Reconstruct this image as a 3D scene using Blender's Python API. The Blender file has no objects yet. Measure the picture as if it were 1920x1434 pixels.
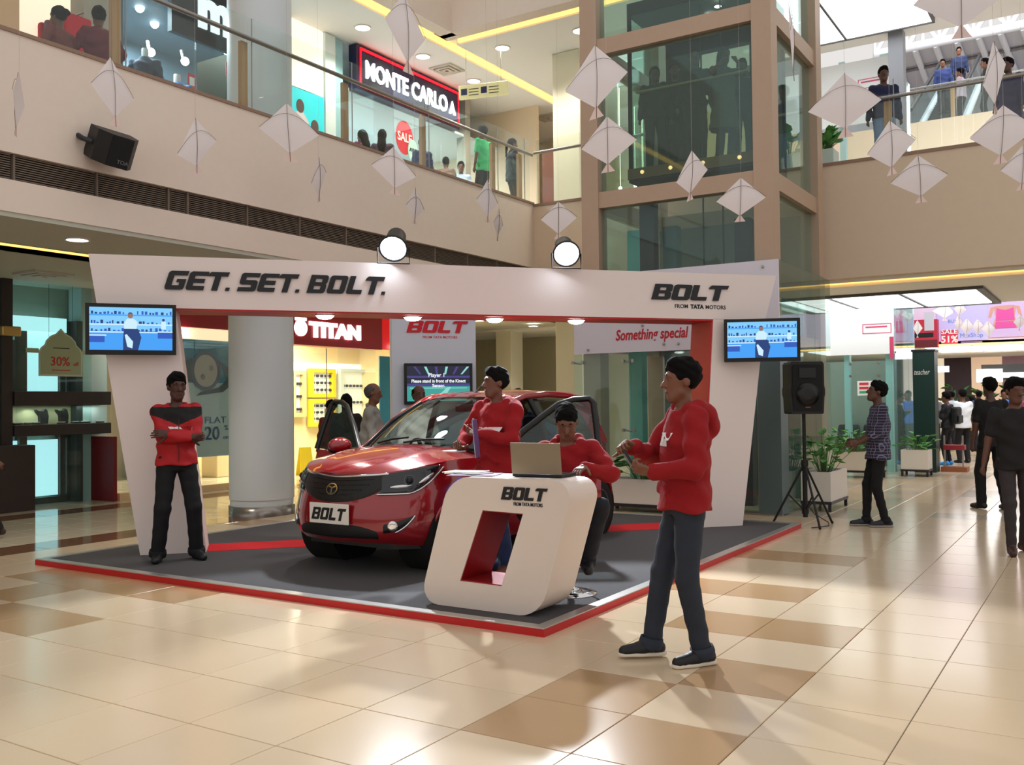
import bpy, bmesh, math, random
import numpy as np
from mathutils import Vector, Matrix
from mathutils.geometry import tessellate_polygon
from mathutils.bvhtree import BVHTree

random.seed(7)
SC = bpy.context.scene
COL = SC.collection
PI = math.pi

# ---------------------------------------------------------------- camera
# World axes follow the building: +X runs away to the right, +Y away to the left, +Z up.
FPX, PITCH, YAW, ROLL, EYE = 1780.0, 0.02068243, 0.5635284, -0.0108492, 1.543
_cp, _sp = math.cos(PITCH), math.sin(PITCH)
FW = Vector((math.cos(YAW) * _cp, math.sin(YAW) * _cp, _sp))
_rt = Vector((math.sin(YAW), -math.cos(YAW), 0.0))
_up = _rt.cross(FW)
RT = math.cos(ROLL) * _rt + math.sin(ROLL) * _up
UP = -math.sin(ROLL) * _rt + math.cos(ROLL) * _up
cam_data = bpy.data.cameras.new('camera')
cam_data.sensor_fit = 'HORIZONTAL'
cam_data.sensor_width = 36.0
cam_data.lens = FPX / 1920.0 * 36.0
cam_data.clip_start = 0.05
cam_data.clip_end = 200
cam = bpy.data.objects.new('camera', cam_data)
COL.objects.link(cam)
M = Matrix((RT, UP, -FW)).transposed().to_4x4()
M.translation = Vector((0, 0, EYE))
cam.matrix_world = M
SC.camera = cam

# ---------------------------------------------------------------- world, exposure
SC.view_settings.view_transform = 'Standard'
SC.view_settings.look = 'None'
SC.view_settings.gamma = 1.0
SC.view_settings.use_curve_mapping = False
SC.view_settings.exposure = 0.0
w = bpy.data.worlds.new('daylight')
SC.world = w
w.use_nodes = True
w.node_tree.nodes['Background'].inputs[0].default_value = (1.0, 0.965, 0.935, 1)
w.node_tree.nodes['Background'].inputs[1].default_value = 0.82
try:
    SC.cycles.max_bounces = 8
    SC.cycles.transparent_max_bounces = 24
    SC.cycles.sample_clamp_indirect = 4.0
    SC.cycles.caustics_reflective = False
    SC.cycles.caustics_refractive = False
except Exception:
    pass


def lamp(name, kind, loc, power, color=(1, 1, 1), size=0.2, aim=None, spot=1.2, blend=0.3, parent=None, sy=None):
    d = bpy.data.lights.new(name, kind)
    d.energy = power
    d.color = color
    if kind == 'AREA':
        d.size = size
        if sy:
            d.shape = 'RECTANGLE'
            d.size_y = sy
    else:
        d.shadow_soft_size = size
    if kind == 'SPOT':
        d.spot_size = spot
        d.spot_blend = blend
    o = bpy.data.objects.new(name, d)
    COL.objects.link(o)
    o.location = loc
    if aim is not None:
        o.rotation_euler = (Vector(aim) - Vector(loc)).to_track_quat('-Z', 'Y').to_euler()
    if parent is not None:
        o.parent = parent
        o.matrix_parent_inverse = XF[parent.name].inverted()
    return o


# ---------------------------------------------------------------- materials
def lin(c):
    return tuple(((v / 255) / 12.92 if v / 255 <= 0.04045 else ((v / 255 + 0.055) / 1.055) ** 2.4) for v in c)


MATS = {}


def mat(name, rgb=(200, 200, 200), rough=0.5, metal=0.0, emit=0.0, ecol=None, alpha=1.0, trans=0.0, ior=1.45,
        noise=0.0, nscale=8.0, bump=0.0, bscale=60.0, coat=0.0, spec=0.5, sheen=0.0, linear=None):
    if name in MATS:
        return MATS[name]
    m = bpy.data.materials.new(name)
    m.use_nodes = True
    nt = m.node_tree
    b = nt.nodes['Principled BSDF']
    c = linear if linear else lin(rgb)
    b.inputs['Base Color'].default_value = (*c, 1)
    b.inputs['Roughness'].default_value = rough
    b.inputs['Metallic'].default_value = metal
    b.inputs['IOR'].default_value = ior
    b.inputs['Specular IOR Level'].default_value = spec
    if coat:
        b.inputs['Coat Weight'].default_value = coat
        b.inputs['Coat Roughness'].default_value = 0.03
    if sheen:
        b.inputs['Sheen Weight'].default_value = sheen
    if trans:
        b.inputs['Transmission Weight'].default_value = trans
    if alpha < 1:
        b.inputs['Alpha'].default_value = alpha
    if emit:
        b.inputs['Emission Color'].default_value = (*(lin(ecol) if ecol else c), 1)
        b.inputs['Emission Strength'].default_value = emit
    if noise or bump:
        tc = nt.nodes.new('ShaderNodeTexCoord')
        n = nt.nodes.new('ShaderNodeTexNoise')
        n.inputs['Scale'].default_value = nscale
        n.inputs['Detail'].default_value = 4
        nt.links.new(tc.outputs['Object'], n.inputs['Vector'])
        if noise:
            mx = nt.nodes.new('ShaderNodeMix')
            mx.data_type = 'RGBA'
            mx.inputs['A'].default_value = (*[max(0, v * (1 - noise)) for v in c], 1)
            mx.inputs['B'].default_value = (*[min(1, v * (1 + noise)) for v in c], 1)
            nt.links.new(n.outputs['Fac'], mx.inputs['Factor'])
            nt.links.new(mx.outputs['Result'], b.inputs['Base Color'])
        if bump:
            n2 = nt.nodes.new('ShaderNodeTexNoise')
            n2.inputs['Scale'].default_value = bscale
            n2.inputs['Detail'].default_value = 3
            nt.links.new(tc.outputs['Object'], n2.inputs['Vector'])
            bp = nt.nodes.new('ShaderNodeBump')
            bp.inputs['Strength'].default_value = bump
            bp.inputs['Distance'].default_value = 0.01
            nt.links.new(n2.outputs['Fac'], bp.inputs['Height'])
            nt.links.new(bp.outputs['Normal'], b.inputs['Normal'])
    MATS[name] = m
    return m


def glass_mat(name, tint=(0.8, 0.95, 0.93), refl=0.06, op=0.08, rough=0.02):
    """Thin architectural pane: see-through with tint, a little mirror."""
    if name in MATS:
        return MATS[name]
    m = bpy.data.materials.new(name)
    m.use_nodes = True
    nt = m.node_tree
    nt.nodes.clear()
    out = nt.nodes.new('ShaderNodeOutputMaterial')
    tr = nt.nodes.new('ShaderNodeBsdfTransparent')
    tr.inputs[0].default_value = (*tint, 1)
    gl = nt.nodes.new('ShaderNodeBsdfGlossy')
    gl.inputs['Roughness'].default_value = rough
    gl.inputs[0].default_value = (0.9, 1, 0.98, 1)
    df = nt.nodes.new('ShaderNodeBsdfDiffuse')
    df.inputs[0].default_value = (*[0.6 * t for t in tint], 1)
    lw = nt.nodes.new('ShaderNodeLayerWeight')
    lw.inputs[0].default_value = 0.5
    pw = nt.nodes.new('ShaderNodeMath')
    pw.operation = 'POWER'
    pw.inputs[1].default_value = 4.5
    nt.links.new(lw.outputs['Facing'], pw.inputs[0])
    ad = nt.nodes.new('ShaderNodeMath')
    ad.operation = 'MULTIPLY_ADD'
    ad.inputs[1].default_value = 0.55
    ad.inputs[2].default_value = refl * .5
    nt.links.new(pw.outputs[0], ad.inputs[0])
    m1 = nt.nodes.new('ShaderNodeMixShader')
    m1.inputs[0].default_value = op
    nt.links.new(tr.outputs[0], m1.inputs[1])
    nt.links.new(df.outputs[0], m1.inputs[2])
    m2 = nt.nodes.new('ShaderNodeMixShader')
    nt.links.new(ad.outputs[0], m2.inputs[0])
    nt.links.new(m1.outputs[0], m2.inputs[1])
    nt.links.new(gl.outputs[0], m2.inputs[2])
    nt.links.new(m2.outputs[0], out.inputs[0])
    MATS[name] = m
    return m


WHITE = mat('white_paint', (236, 230, 224), 0.6, bump=0.05)
BEIGE = mat('beige_paint', (236, 220, 206), 0.75, noise=0.03, bump=0.05)
CEIL = mat('ceiling_paint', (246, 245, 240), 0.8)
STEEL = mat('brushed_steel', (176, 172, 168), 0.35, 0.9)
DARKSTEEL = mat('dark_steel', (60, 60, 64), 0.4, 0.6)
BRONZE = mat('bronze_cladding', (188, 162, 140), 0.5, 0.1, noise=0.04)
BLACK = mat('black_plastic', (11, 11, 12), 0.5)
SATIN = mat('satin_black', (7, 7, 8), 0.35)
REDPAINT = mat('red_paint', (190, 22, 28), 0.45)
GLASS = glass_mat('pane_glass', (.95, .985, .98), .05, .02)
GLASSG = glass_mat('green_glass', (0.86, 0.965, 0.95), 0.05, 0.035)
LAMPW = mat('lamp_white', (255, 255, 255), 0.5, emit=14, ecol=(255, 250, 240))
LAMPWARM = mat('lamp_warm', (255, 220, 150), 0.5, emit=1.9, ecol=(255, 196, 104))

# ---------------------------------------------------------------- objects
XF = {}


def tag(o, label=None, cat=None, group=None, kind=None):
    if label:
        o['label'] = label
    if cat:
        o['category'] = cat
    if group:
        o['group'] = group
    if kind:
        o['kind'] = kind
    return o


def thing(name, label, cat, loc=(0, 0, 0), rz=0.0, group=None, kind=None, scale=1.0):
    o = bpy.data.objects.new(name, None)
    o.empty_display_size = 0.1
    COL.objects.link(o)
    o.location = loc
    o.rotation_euler = (0, 0, rz)
    o.scale = (scale,) * 3
    XF[o.name] = Matrix.Translation(Vector(loc)) @ Matrix.Rotation(rz, 4, 'Z') @ Matrix.Scale(scale, 4)
    return tag(o, label, cat, group, kind)


class MB:
    """Collects faces; build() links them as one mesh object."""

    def __init__(s):
        s.v, s.f, s.m, s.sm = [], [], [], []

    def add(s, v, f, mi=0, smooth=False):
        n = len(s.v)
        s.v += [tuple(p) for p in v]
        s.f += [tuple(i + n for i in q) for q in f]
        s.m += [mi] * len(f)
        s.sm += [smooth] * len(f)
        return s

    def box(s, a, b, mi=0):
        x0, x1 = sorted((a[0], b[0])); y0, y1 = sorted((a[1], b[1])); z0, z1 = sorted((a[2], b[2]))
        v = [(x0, y0, z0), (x1, y0, z0), (x1, y1, z0), (x0, y1, z0), (x0, y0, z1), (x1, y0, z1), (x1, y1, z1), (x0, y1, z1)]
        return s.add(v, [(0, 3, 2, 1), (4, 5, 6, 7), (0, 1, 5, 4), (1, 2, 6, 5), (2, 3, 7, 6), (3, 0, 4, 7)], mi)

    def fbox(s, T, a, b, mi=0):
        n = len(s.v)
        s.box(a, b, mi)
        for i in range(n, len(s.v)):
            s.v[i] = tuple(T @ Vector(s.v[i]))
        return s

    def bbox(s, a, b, bev=0.01, mi=0, T=None):
        """box with chamfered edges"""
        lo = [min(p, q) for p, q in zip(a, b)]; hi = [max(p, q) for p, q in zip(a, b)]
        bm = bmesh.new()
        r = bmesh.ops.create_cube(bm, size=1)
        for v in r['verts']:
            v.co = Vector([lo[i] + (v.co[i] + .5) * (hi[i] - lo[i]) for i in range(3)])
        bmesh.ops.bevel(bm, geom=bm.edges[:], offset=bev, segments=2, affect='EDGES', profile=0.5)
        bm.verts.index_update()
        v = [(T @ x.co) if T else x.co.copy() for x in bm.verts]
        f = [[x.index for x in q.verts] for q in bm.faces]
        bm.free()
        return s.add(v, f, mi)

    def tube(s, path, r, n=8, mi=0, caps=True, smooth=True):
        P = [Vector(p) for p in path]
        R = r if isinstance(r, (list, tuple)) else [r] * len(P)
        rings = []
        t = (P[1] - P[0]).normalized()
        a = t.orthogonal().normalized()
        for i, p in enumerate(P):
            t = ((P[min(i + 1, len(P) - 1)] - P[max(i - 1, 0)])).normalized()
            a = (a - t * a.dot(t)).normalized()
            bb = t.cross(a)
            rings.append([p + R[i] * (math.cos(2 * PI * k / n) * a + math.sin(2 * PI * k / n) * bb) for k in range(n)])
        v = [q for g in rings for q in g]
        f = [(i * n + k, i * n + (k + 1) % n, (i + 1) * n + (k + 1) % n, (i + 1) * n + k) for i in range(len(P) - 1) for k in range(n)]
        s.add(v, f, mi, smooth)
        if caps:
            L = (len(P) - 1) * n
            s.add(v, [tuple(range(n - 1, -1, -1)), tuple(range(L, L + n))], mi)
        return s

    def lathe(s, prof, n=24, T=None, mi=0, smooth=True, caps=True):
        """prof: (r, z) pairs"""
        v = [(r * math.cos(2 * PI * k / n), r * math.sin(2 * PI * k / n), z) for r, z in prof for k in range(n)]
        if T:
            v = [T @ Vector(p) for p in v]
        f = [(i * n + k, i * n + (k + 1) % n, (i + 1) * n + (k + 1) % n, (i + 1) * n + k) for i in range(len(prof) - 1) for k in range(n)]
        s.add(v, f, mi, smooth)
        if not caps:
            return s
        L = (len(prof) - 1) * n
        return s.add(v, [tuple(range(n - 1, -1, -1)), tuple(range(L, L + n))], mi)

    def sphere(s, c, r, n=12, mi=0, T=None):
        rr = r if isinstance(r, (tuple, list)) else (r, r, r)
        v, f = [], []
        m = n // 2
        for i in range(m + 1):
            th = PI * i / m
            for k in range(n):
                p = Vector((rr[0] * math.sin(th) * math.cos(2 * PI * k / n), rr[1] * math.sin(th) * math.sin(2 * PI * k / n), rr[2] * math.cos(th)))
                if T:
                    p = T @ p
                v.append(p + Vector(c))
        for i in range(m):
            for k in range(n):
                f.append((i * n + k, (i + 1) * n + k, (i + 1) * n + (k + 1) % n, i * n + (k + 1) % n))
        return s.add(v, f, mi, True)

    def prism(s, loops, T, d, mi=0, side=None):
        """flat outline (list of 2D loops, first is outer) extruded d along local +z of T"""
        loops3 = [[Vector((p[0], p[1], 0)) for p in L] for L in loops]
        tris = tessellate_polygon(loops3)
        pts = [p for L in loops3 for p in L]
        n = len(pts)
        v = [T @ Vector((p.x, p.y, d)) for p in pts] + [T @ Vector((p.x, p.y, 0)) for p in pts]
        f = []
        for t in tris:
            a, b, c = (pts[i] for i in t)
            if (b - a).cross(c - a).z < 0:
                t = (t[0], t[2], t[1])
            f.append(tuple(t))
        nf = len(f)
        f += [tuple(i + n for i in reversed(t)) for t in f[:nf]]
        s.add(v, f, mi)
        g = []
        k = 0
        for L in loops3:
            m = len(L)
            for i in range(m):
                a, b = k + i, k + (i + 1) % m
                g.append((a, a + n, b + n, b))
            k += m
        return s.add(v, g, mi if side is None else side)

    def quad(s, a, b, c, d, mi=0):
        return s.add([a, b, c, d], [(0, 1, 2, 3)], mi)

    def build(s, name, mats, parent=None, label=None, local=False, kind=None, fixn=False):
        me = bpy.data.meshes.new(name)
        v = s.v
        if parent is not None and not local:
            I = XF[parent.name].inverted()
            v = [I @ Vector(p) for p in v]
        me.from_pydata([tuple(p) for p in v], [], s.f)
        mats = mats if isinstance(mats, (list, tuple)) else [mats]
        for q in mats:
            me.materials.append(q)
        if len(s.f):
            me.polygons.foreach_set('material_index', s.m)
            me.polygons.foreach_set('use_smooth', s.sm)
        if fixn:
            bm = bmesh.new(); bm.from_mesh(me)
            bmesh.ops.recalc_face_normals(bm, faces=bm.faces)
            bm.to_mesh(me); bm.free()
        me.update()
        o = bpy.data.objects.new(name, me)
        COL.objects.link(o)
        if parent is not None:
            o.parent = parent
            XF[o.name] = XF[parent.name]
        else:
            XF[o.name] = Matrix.Identity(4)
        if label:
            o['label'] = label
        if kind:
            o['kind'] = kind
        return o


def B(name, a, b, m, parent=None, **k):
    return MB().box(a, b).build(name, m, parent, **k)


def struct(name, mb, m, label=None):
    o = mb.build(name, m)
    return tag(o, label, None, None, 'structure')


def solo(mb, name, m, label, cat, group=None, kind=None):
    return tag(mb.build(name, m), label, cat, group, kind)


def copy_tree(o, parent=None):
    c = o.copy()
    COL.objects.link(c)
    c.parent = parent
    XF[c.name] = XF[o.name]
    for ch in list(o.children):
        if ch.type in {'MESH', 'EMPTY'}:
            copy_tree(ch, c)
    return c


def frame(origin, right, normal=None):
    """4x4 with local x=right, y=up, z=towards the viewer"""
    r = Vector(right).normalized()
    u = Vector((0, 0, 1))
    n = r.cross(u).normalized()
    m = Matrix((r, u, n)).transposed().to_4x4()
    m.translation = Vector(origin)
    return m


FX = lambda x, y, z: frame((x, y, z), (0, -1, 0))      # on a wall of constant X, facing -X
FY = lambda x, y, z: frame((x, y, z), (1, 0, 0))       # on a wall of constant Y, facing -Y


def ray(px, py):
    return FW + RT * ((px - 960) / FPX) - UP * ((py - 717) / FPX)


def at(px, py, t):                                      # measuring helper: sight line at distance t along the view
    return Vector((0, 0, EYE)) + ray(px, py) * t


def onz(px, py, z):
    d = ray(px, py)
    return Vector((0, 0, EYE)) + d * ((z - EYE) / d.z)


def onx(px, py, x):
    d = ray(px, py)
    return Vector((0, 0, EYE)) + d * (x / d.x)


def ony(px, py, y):
    d = ray(px, py)
    return Vector((0, 0, EYE)) + d * (y / d.y)


def proj(p):
    q = Vector(p) - Vector((0, 0, EYE))
    z = q.dot(FW)
    return 960 + FPX * q.dot(RT) / z, 717 - FPX * q.dot(UP) / z, z


# ---------------------------------------------------------------- lettering
GLY = {
    'E': (1.0, [[(.12, 0), (1, 0), (1, .22), (.34, .22), (.34, .39), (.93, .39), (.93, .61), (.34, .61), (.34, .78), (1.04, .78), (1.04, 1), (.14, 1), (.04, .94), (0, .86), (0, .12), (.04, .04)]]),
    'G': (1.05, [[(.13, 0), (.92, 0), (1.02, .05), (1.05, .14), (1.05, .57), (.55, .57), (.55, .4), (.73, .4), (.73, .23), (.34, .23), (.34, .77), (1.05, .77), (1.09, 1), (.15, 1), (.04, .95), (0, .86), (0, .13), (.04, .04)]]),
    'T': (1.0, [[(.33, 0), (.67, 0), (.67, .77), (1.04, .77), (1.07, 1), (.06, 1), (-.04, .9), (-.06, .77), (.33, .77)]]),
    'S': (1.0, [[(0, 0), (.9, 0), (1.0, .05), (1.03, .13), (1.03, .48), (1.0, .56), (.9, .61), (.32, .61), (.32, .78), (1.03, .78), (1.06, 1), (.12, 1), (.03, .95), (0, .87), (0, .5), (.03, .42), (.12, .37), (.71, .37), (.71, .22), (0, .22)]]),
    'B': (1.05, [[(0, 0), (.9, 0), (1.01, .04), (1.05, .14), (1.05, .4), (1.02, .47), (.95, .5), (1.02, .53), (1.05, .6), (1.05, .86), (1.01, .96), (.9, 1), (0, 1)],
                 [(.33, .2), (.72, .2), (.72, .4), (.33, .4)], [(.33, .6), (.72, .6), (.72, .8), (.33, .8)]]),
    'O': (1.05, [[(.14, 0), (.91, 0), (1.01, .04), (1.05, .14), (1.05, .86), (1.01, .96), (.91, 1), (.14, 1), (.04, .96), (0, .86), (0, .14), (.04, .04)],
                 [(.33, .22), (.72, .22), (.72, .78), (.33, .78)]]),
    'L': (.92, [[(.13, 0), (.92, 0), (.92, .23), (.34, .23), (.34, .98), (.3, 1), (0, 1), (0, .13), (.04, .04)]]),
    '.': (.26, [[(0, 0), (.22, 0), (.22, .17), (0, .17)]]),
}


def glyph_width(txt, asp=1.3, gap=.16, space=.3):
    return sum((space if c == ' ' else GLY[c][0] * asp + gap) for c in txt) - gap


def glyphs(txt, T, h, d, parent, m, name='letter', asp=1.3, shear=.3, gap=.16, space=.3):
    """one mesh per letter, bold slanted capitals; returns list"""
    x = 0
    out = []
    for c in txt:
        if c == ' ':
            x += space
            continue
        wd, loops = GLY[c]
        L = [[((x + p[0] * asp + shear * p[1]) * h, p[1] * h) for p in lp] for lp in loops]
        out.append(MB().prism(L, T, d).build(name, m, parent))
        x += wd * asp + gap
    return out


def text_raw(txt, size=1.0, shear=0.0, bold=0.0, align='CENTER', extrude=0.0, spacing=1.0):
    cu = bpy.data.curves.new('text', 'FONT')
    cu.body = txt
    cu.size = size
    cu.shear = shear
    cu.offset = bold
    cu.extrude = extrude
    cu.align_x = align
    cu.space_character = spacing
    cu.resolution_u = 3
    o = bpy.data.objects.new('text', cu)
    COL.objects.link(o)
    dg = bpy.context.evaluated_depsgraph_get()
    me = bpy.data.meshes.new_from_object(o.evaluated_get(dg))
    v = [x.co.copy() for x in me.vertices]
    f = [tuple(p.vertices) for p in me.polygons]
    bpy.data.objects.remove(o)
    bpy.data.curves.remove(cu)
    bpy.data.meshes.remove(me)
    return v, f


def text(txt, T, size, m, parent=None, name='lettering', shear=0.0, bold=0.0, extrude=0.004, align='CENTER', width=None, spacing=1.0, label=None):
    v, f = text_raw(txt, 1.0, shear, bold, align, 0, spacing)
    if not v:
        return None
    sx = size
    if width:
        xs = [p.x for p in v]
        sx = width / (max(xs) - min(xs))
    # extruded by hand: front, back and rim
    n = len(v)
    P = [T @ Vector((p.x * sx, p.y * size, extrude)) for p in v] + [T @ Vector((p.x * sx, p.y * size, 0.0)) for p in v]
    F = list(f) + [tuple(i + n for i in reversed(q)) for q in f]
    cnt = {}
    for q in f:
        for i in range(len(q)):
            a, b = q[i], q[(i + 1) % len(q)]
            cnt[(a, b)] = 1
    for (a, b) in list(cnt):
        if (b, a) not in cnt:
            F.append((a, a + n, b + n, b))
    return MB().add(P, F).build(name, m, parent, label=label)
# ================================================================ FLOOR
def tile_mat(name, rgb, rough, var=0.05):
    m = mat(name, rgb, rough, spec=0.5)
    nt = m.node_tree
    b = nt.nodes['Principled BSDF']
    oi = nt.nodes.new('ShaderNodeObjectInfo')
    tc = nt.nodes.new('ShaderNodeTexCoord')
    geo = nt.nodes.new('ShaderNodeNewGeometry')
    n = nt.nodes.new('ShaderNodeTexNoise')
    n.inputs['Scale'].default_value = 3.0
    n.inputs['Detail'].default_value = 6
    nt.links.new(geo.outputs['Position'], n.inputs['Vector'])
    ad = nt.nodes.new('ShaderNodeMath'); ad.operation = 'ADD'
    nt.links.new(n.outputs['Fac'], ad.inputs[0])
    nt.links.new(oi.outputs['Random'], ad.inputs[1])
    ml = nt.nodes.new('ShaderNodeMath'); ml.operation = 'MULTIPLY'
    nt.links.new(ad.outputs[0], ml.inputs[0]); ml.inputs[1].default_value = 0.5
    mx = nt.nodes.new('ShaderNodeMix'); mx.data_type = 'RGBA'
    c = lin(rgb)
    mx.inputs['A'].default_value = (*[v * (1 - var) for v in c], 1)
    mx.inputs['B'].default_value = (*[min(1, v * (1 + var)) for v in c], 1)
    nt.links.new(ml.outputs[0], mx.inputs['Factor'])
    nt.links.new(mx.outputs['Result'], b.inputs['Base Color'])
    return m


T_CREAM = tile_mat('tile_cream', (210, 188, 158), 0.18)
T_TAN = tile_mat('tile_tan', (176, 144, 106), 0.18)
T_MARBLE = tile_mat('tile_marble', (216, 206, 182), 0.07)
T_BROWN = tile_mat('tile_brown', (122, 88, 64), 0.08)
T_GREY = tile_mat('tile_grey', (196, 184, 164), 0.15)
floor = struct('floor', MB().box((-8, -9, -0.3), (42, 20, -0.006)), mat('grout', (120, 104, 84), 0.8))
TS, TX0, TY0 = 0.597, 3.08, 0.845
tan_px = [(1022, 1358), (1150, 1375), (1264, 1394), (1411, 1105), (1367, 1166), (1469, 1179), (1418, 1254), (1502, 1270), (1350, 1385), (73, 1154), (10, 1160), (328, 1110), (255, 1096), (146, 1081), (55, 1096), (1180, 1310), (1230, 1300), (1290, 1275)]
tan_set = set()
for p in tan_px:
    q = onz(*p, 0)
    tan_set.add((math.floor((q.x - TX0) / TS), math.floor((q.y - TY0) / TS)))
tiles = []
rng = random.Random(5)
for i in range(-6, 52):
    for j in range(-12, 31):
        x, y = TX0 + (i + .5) * TS, TY0 + (j + .5) * TS
        if x * FW.x + y * FW.y < 2.2:
            continue
        px, py, t = proj((x, y, 0))
        r = rng.random()
        if not (-260 < px < 2180 and py < 1640):
            continue
        if 5.7 < x < 11.2 and 3.5 < y < 8.6:
            continue
        if y > 10.0:
            k = 'b' if (10.0 < y < 10.5 or 12.7 < y < 13.2) else 'm'
        elif x > 12.5:
            k = 'g' if r < .25 else 'c'
        else:
            k = 't' if (i, j) in tan_set or (r < .06 and t > 7) else 'c'
        tiles.append((t, x, y, k))
tiles.sort()


def tile_box(mb, x, y, g=0.0022, mi=0):
    h = TS / 2 - g
    c = 0.0025
    v = [(x - h, y - h, -.006), (x + h, y - h, -.006), (x + h, y + h, -.006), (x - h, y + h, -.006), (x - h, y - h, -c), (x + h, y - h, -c), (x + h, y + h, -c), (x - h, y + h, -c),
         (x - h + c, y - h + c, 0), (x + h - c, y - h + c, 0), (x + h - c, y + h - c, 0), (x - h + c, y + h - c, 0)]
    f = [(0, 1, 5, 4), (1, 2, 6, 5), (2, 3, 7, 6), (3, 0, 4, 7), (4, 5, 9, 8), (5, 6, 10, 9), (6, 7, 11, 10), (7, 4, 8, 11), (8, 9, 10, 11)]
    mb.add(v, f, mi)


TM = {'c': T_CREAM, 't': T_TAN, 'm': T_MARBLE, 'b': T_BROWN, 'g': T_GREY}
protos = {}
vis = [q for q in tiles if -60 < proj((q[1], q[2], 0))[0] < 1980 and proj((q[1], q[2], 0))[1] < 1500]
near = vis[:300]
nset = set((q[1], q[2]) for q in near)
for t, x, y, k in near:
    if k not in protos:
        mb = MB(); tile_box(mb, 0, 0)
        o = mb.build('floor_tile', TM[k], floor, local=True)
        protos[k] = o
    else:
        o = protos[k].copy()
        COL.objects.link(o)
    o.location = (x, y, 0)
mb = MB()
order = ['c', 't', 'm', 'b', 'g']
for t, x, y, k in tiles:
    if (x, y) not in nset:
        tile_box(mb, x, y, mi=order.index(k))
mb.build('floor_tiles_far', [TM[k] for k in order], floor, kind='stuff')

# ================================================================ LEFT BALCONY (wall of constant Y)
YL, XB = 9.5, 15.9
wl = struct('wall_left_balcony', MB().box((-4, YL, 4.16), (XB, YL + .25, 5.40)).box((-4, YL, 3.55), (XB, YL + .25, 3.88)).box((-4, YL + .16, 3.87), (XB, YL + .25, 4.17)), BEIGE)
MB().box((-4, YL - .02, 5.40), (XB, YL + .27, 5.44)).build('coping', mat('coping_stone', (150, 122, 104), 0.5), wl)
GR = mat('vent_grey', (120, 106, 94), 0.6)
GRD = mat('vent_dark', (52, 46, 42), 0.7)
xs = [3.6]
stp = [.95, .95, .95, .95, .28]
k = 0
while xs[-1] < XB - .3:
    xs.append(min(XB - .02, xs[-1] + stp[k % 5])); k += 1
for a, b in zip(xs[:-1], xs[1:]):
    mb = MB().box((a + .01, YL + .1, 3.885), (b - .01, YL + .12, 4.155), 1)
    for s in range(11):
        z = 3.9 + s * .024
        mb.box((a + .02, YL + .05, z), (b - .02, YL + .1, z + .010), 0)
    mb.box((a, YL + .03, 3.88), (a + .02, YL + .11, 4.16), 0)
    mb.build('vent_grille', [GR, GRD], wl)

# balcony turning the corner: wall of constant X, behind the lift and on to the right
wr = struct('wall_far_balcony', MB().box((XB, -4, 3.5), (XB + .25, YL + .25, 5.36)), mat('tan_paint', (224, 202, 178), .75, noise=.03, bump=.05))
MB().box((XB - .02, -4, 5.36), (XB + .27, YL + .25, 5.41)).build('coping', MATS['coping_stone'], wr)

# ground-floor ceilings
cl = struct('ceiling', MB().box((-4, YL + .02, 3.5), (23, 11.1, 3.56)).box((-4, 11.62, 3.5), (23, 18, 3.56)).box((-4, 11.05, 3.72), (23, 11.7, 3.8))
            .box((-4, 11.06, 3.5), (23, 11.1, 3.74)).box((-4, 11.62, 3.5), (23, 11.66, 3.74)), mat('soffit_paint', (196, 196, 182), 0.8))
cr = struct('ceiling', MB().box((16.75, -4, 3.45), (21.4, YL + .3, 3.55)).box((16.1, -4, 3.62), (16.8, YL + .3, 3.7)).box((XB + .2, -4, 3.45), (16.15, YL + .3, 3.5)), CEIL)
cf = struct('ceiling', MB().box((28.0, -4, 2.98), (42, 14, 3.05)).box((21.4, 9.0, 3.45), (28, 18, 3.55)), CEIL)
# first floor slabs
struct('floor_upper_left', MB().box((-4, YL + .25, 5.15), (40, 18, 5.25)), mat('upper_floor', (200, 190, 176), 0.25))
struct('floor_upper_far', MB().box((XB + .25, -4, 5.15), (21.4, YL + .25, 5.25)), MATS['upper_floor'])
# upper ceilings and the second floor's edge
cu = struct('ceiling', MB().box((-4, 11.25, 8.7), (40, 18, 8.8)).box((15.4, 5.9, 8.7), (24, 10.95, 8.8)).box((15.0, 5.9, 8.86), (15.45, 11.3, 8.95)).box((-4, 10.9, 8.86), (40, 11.3, 8.95)), CEIL)
w2 = struct('wall_second_floor', MB().box((-4, 10.6, 8.66), (14.9, 10.9, 11.5)).box((14.75, 5.9, 8.66), (15.05, 10.9, 11.5)), BEIGE)


def cove(name, a, b, label):
    o = MB().box(a, b).build(name, LAMPWARM)
    return tag(o, label, 'light strip')


cove('cove_light', (-3, 11.58, 3.56), (22, 11.62, 3.70), 'warm yellow cove light strip in the ceiling above the jewellery shop')
cove('cove_light', (16.7, -3, 3.50), (16.76, 9, 3.62), 'warm cove light strip under the far balcony on the right')
cove('cove_light', (-3, 11.2, 8.74), (39, 11.25, 8.84), 'warm cove strip along the upper floor ceiling above the shop signs')
cove('cove_light', (15.36, 6, 8.74), (15.4, 10.9, 8.84), 'short warm cove strip on the upper ceiling beside the lift tower')
cove('cove_light', (27.9, -3, 2.93), (28.0, 8, 2.98), 'thin warm strip below the wall of posters at the far end')

# walls closing the place
DIM = mat('wall_shade', (168, 158, 142), 0.8)
struct('wall_back_left', MB().box((-4, 18, 0), (42, 18.2, 9)), mat('wall_store', (188, 184, 172), 0.8))
struct('wall_back', MB().box((24, 8.6, 0), (24.2, 18, 3.5)), mat('wall_greige', (190, 184, 158), 0.8))
struct('wall_end', MB().box((40, -6, 0), (40.2, 18, 3.05)), mat('wall_end', (226, 190, 170), 0.8))
struct('wall_far_posters', MB().box((28, -5, 2.98), (28.2, 14, 6.2)), mat('lilac_wall', (222, 200, 226), 0.7))

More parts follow.
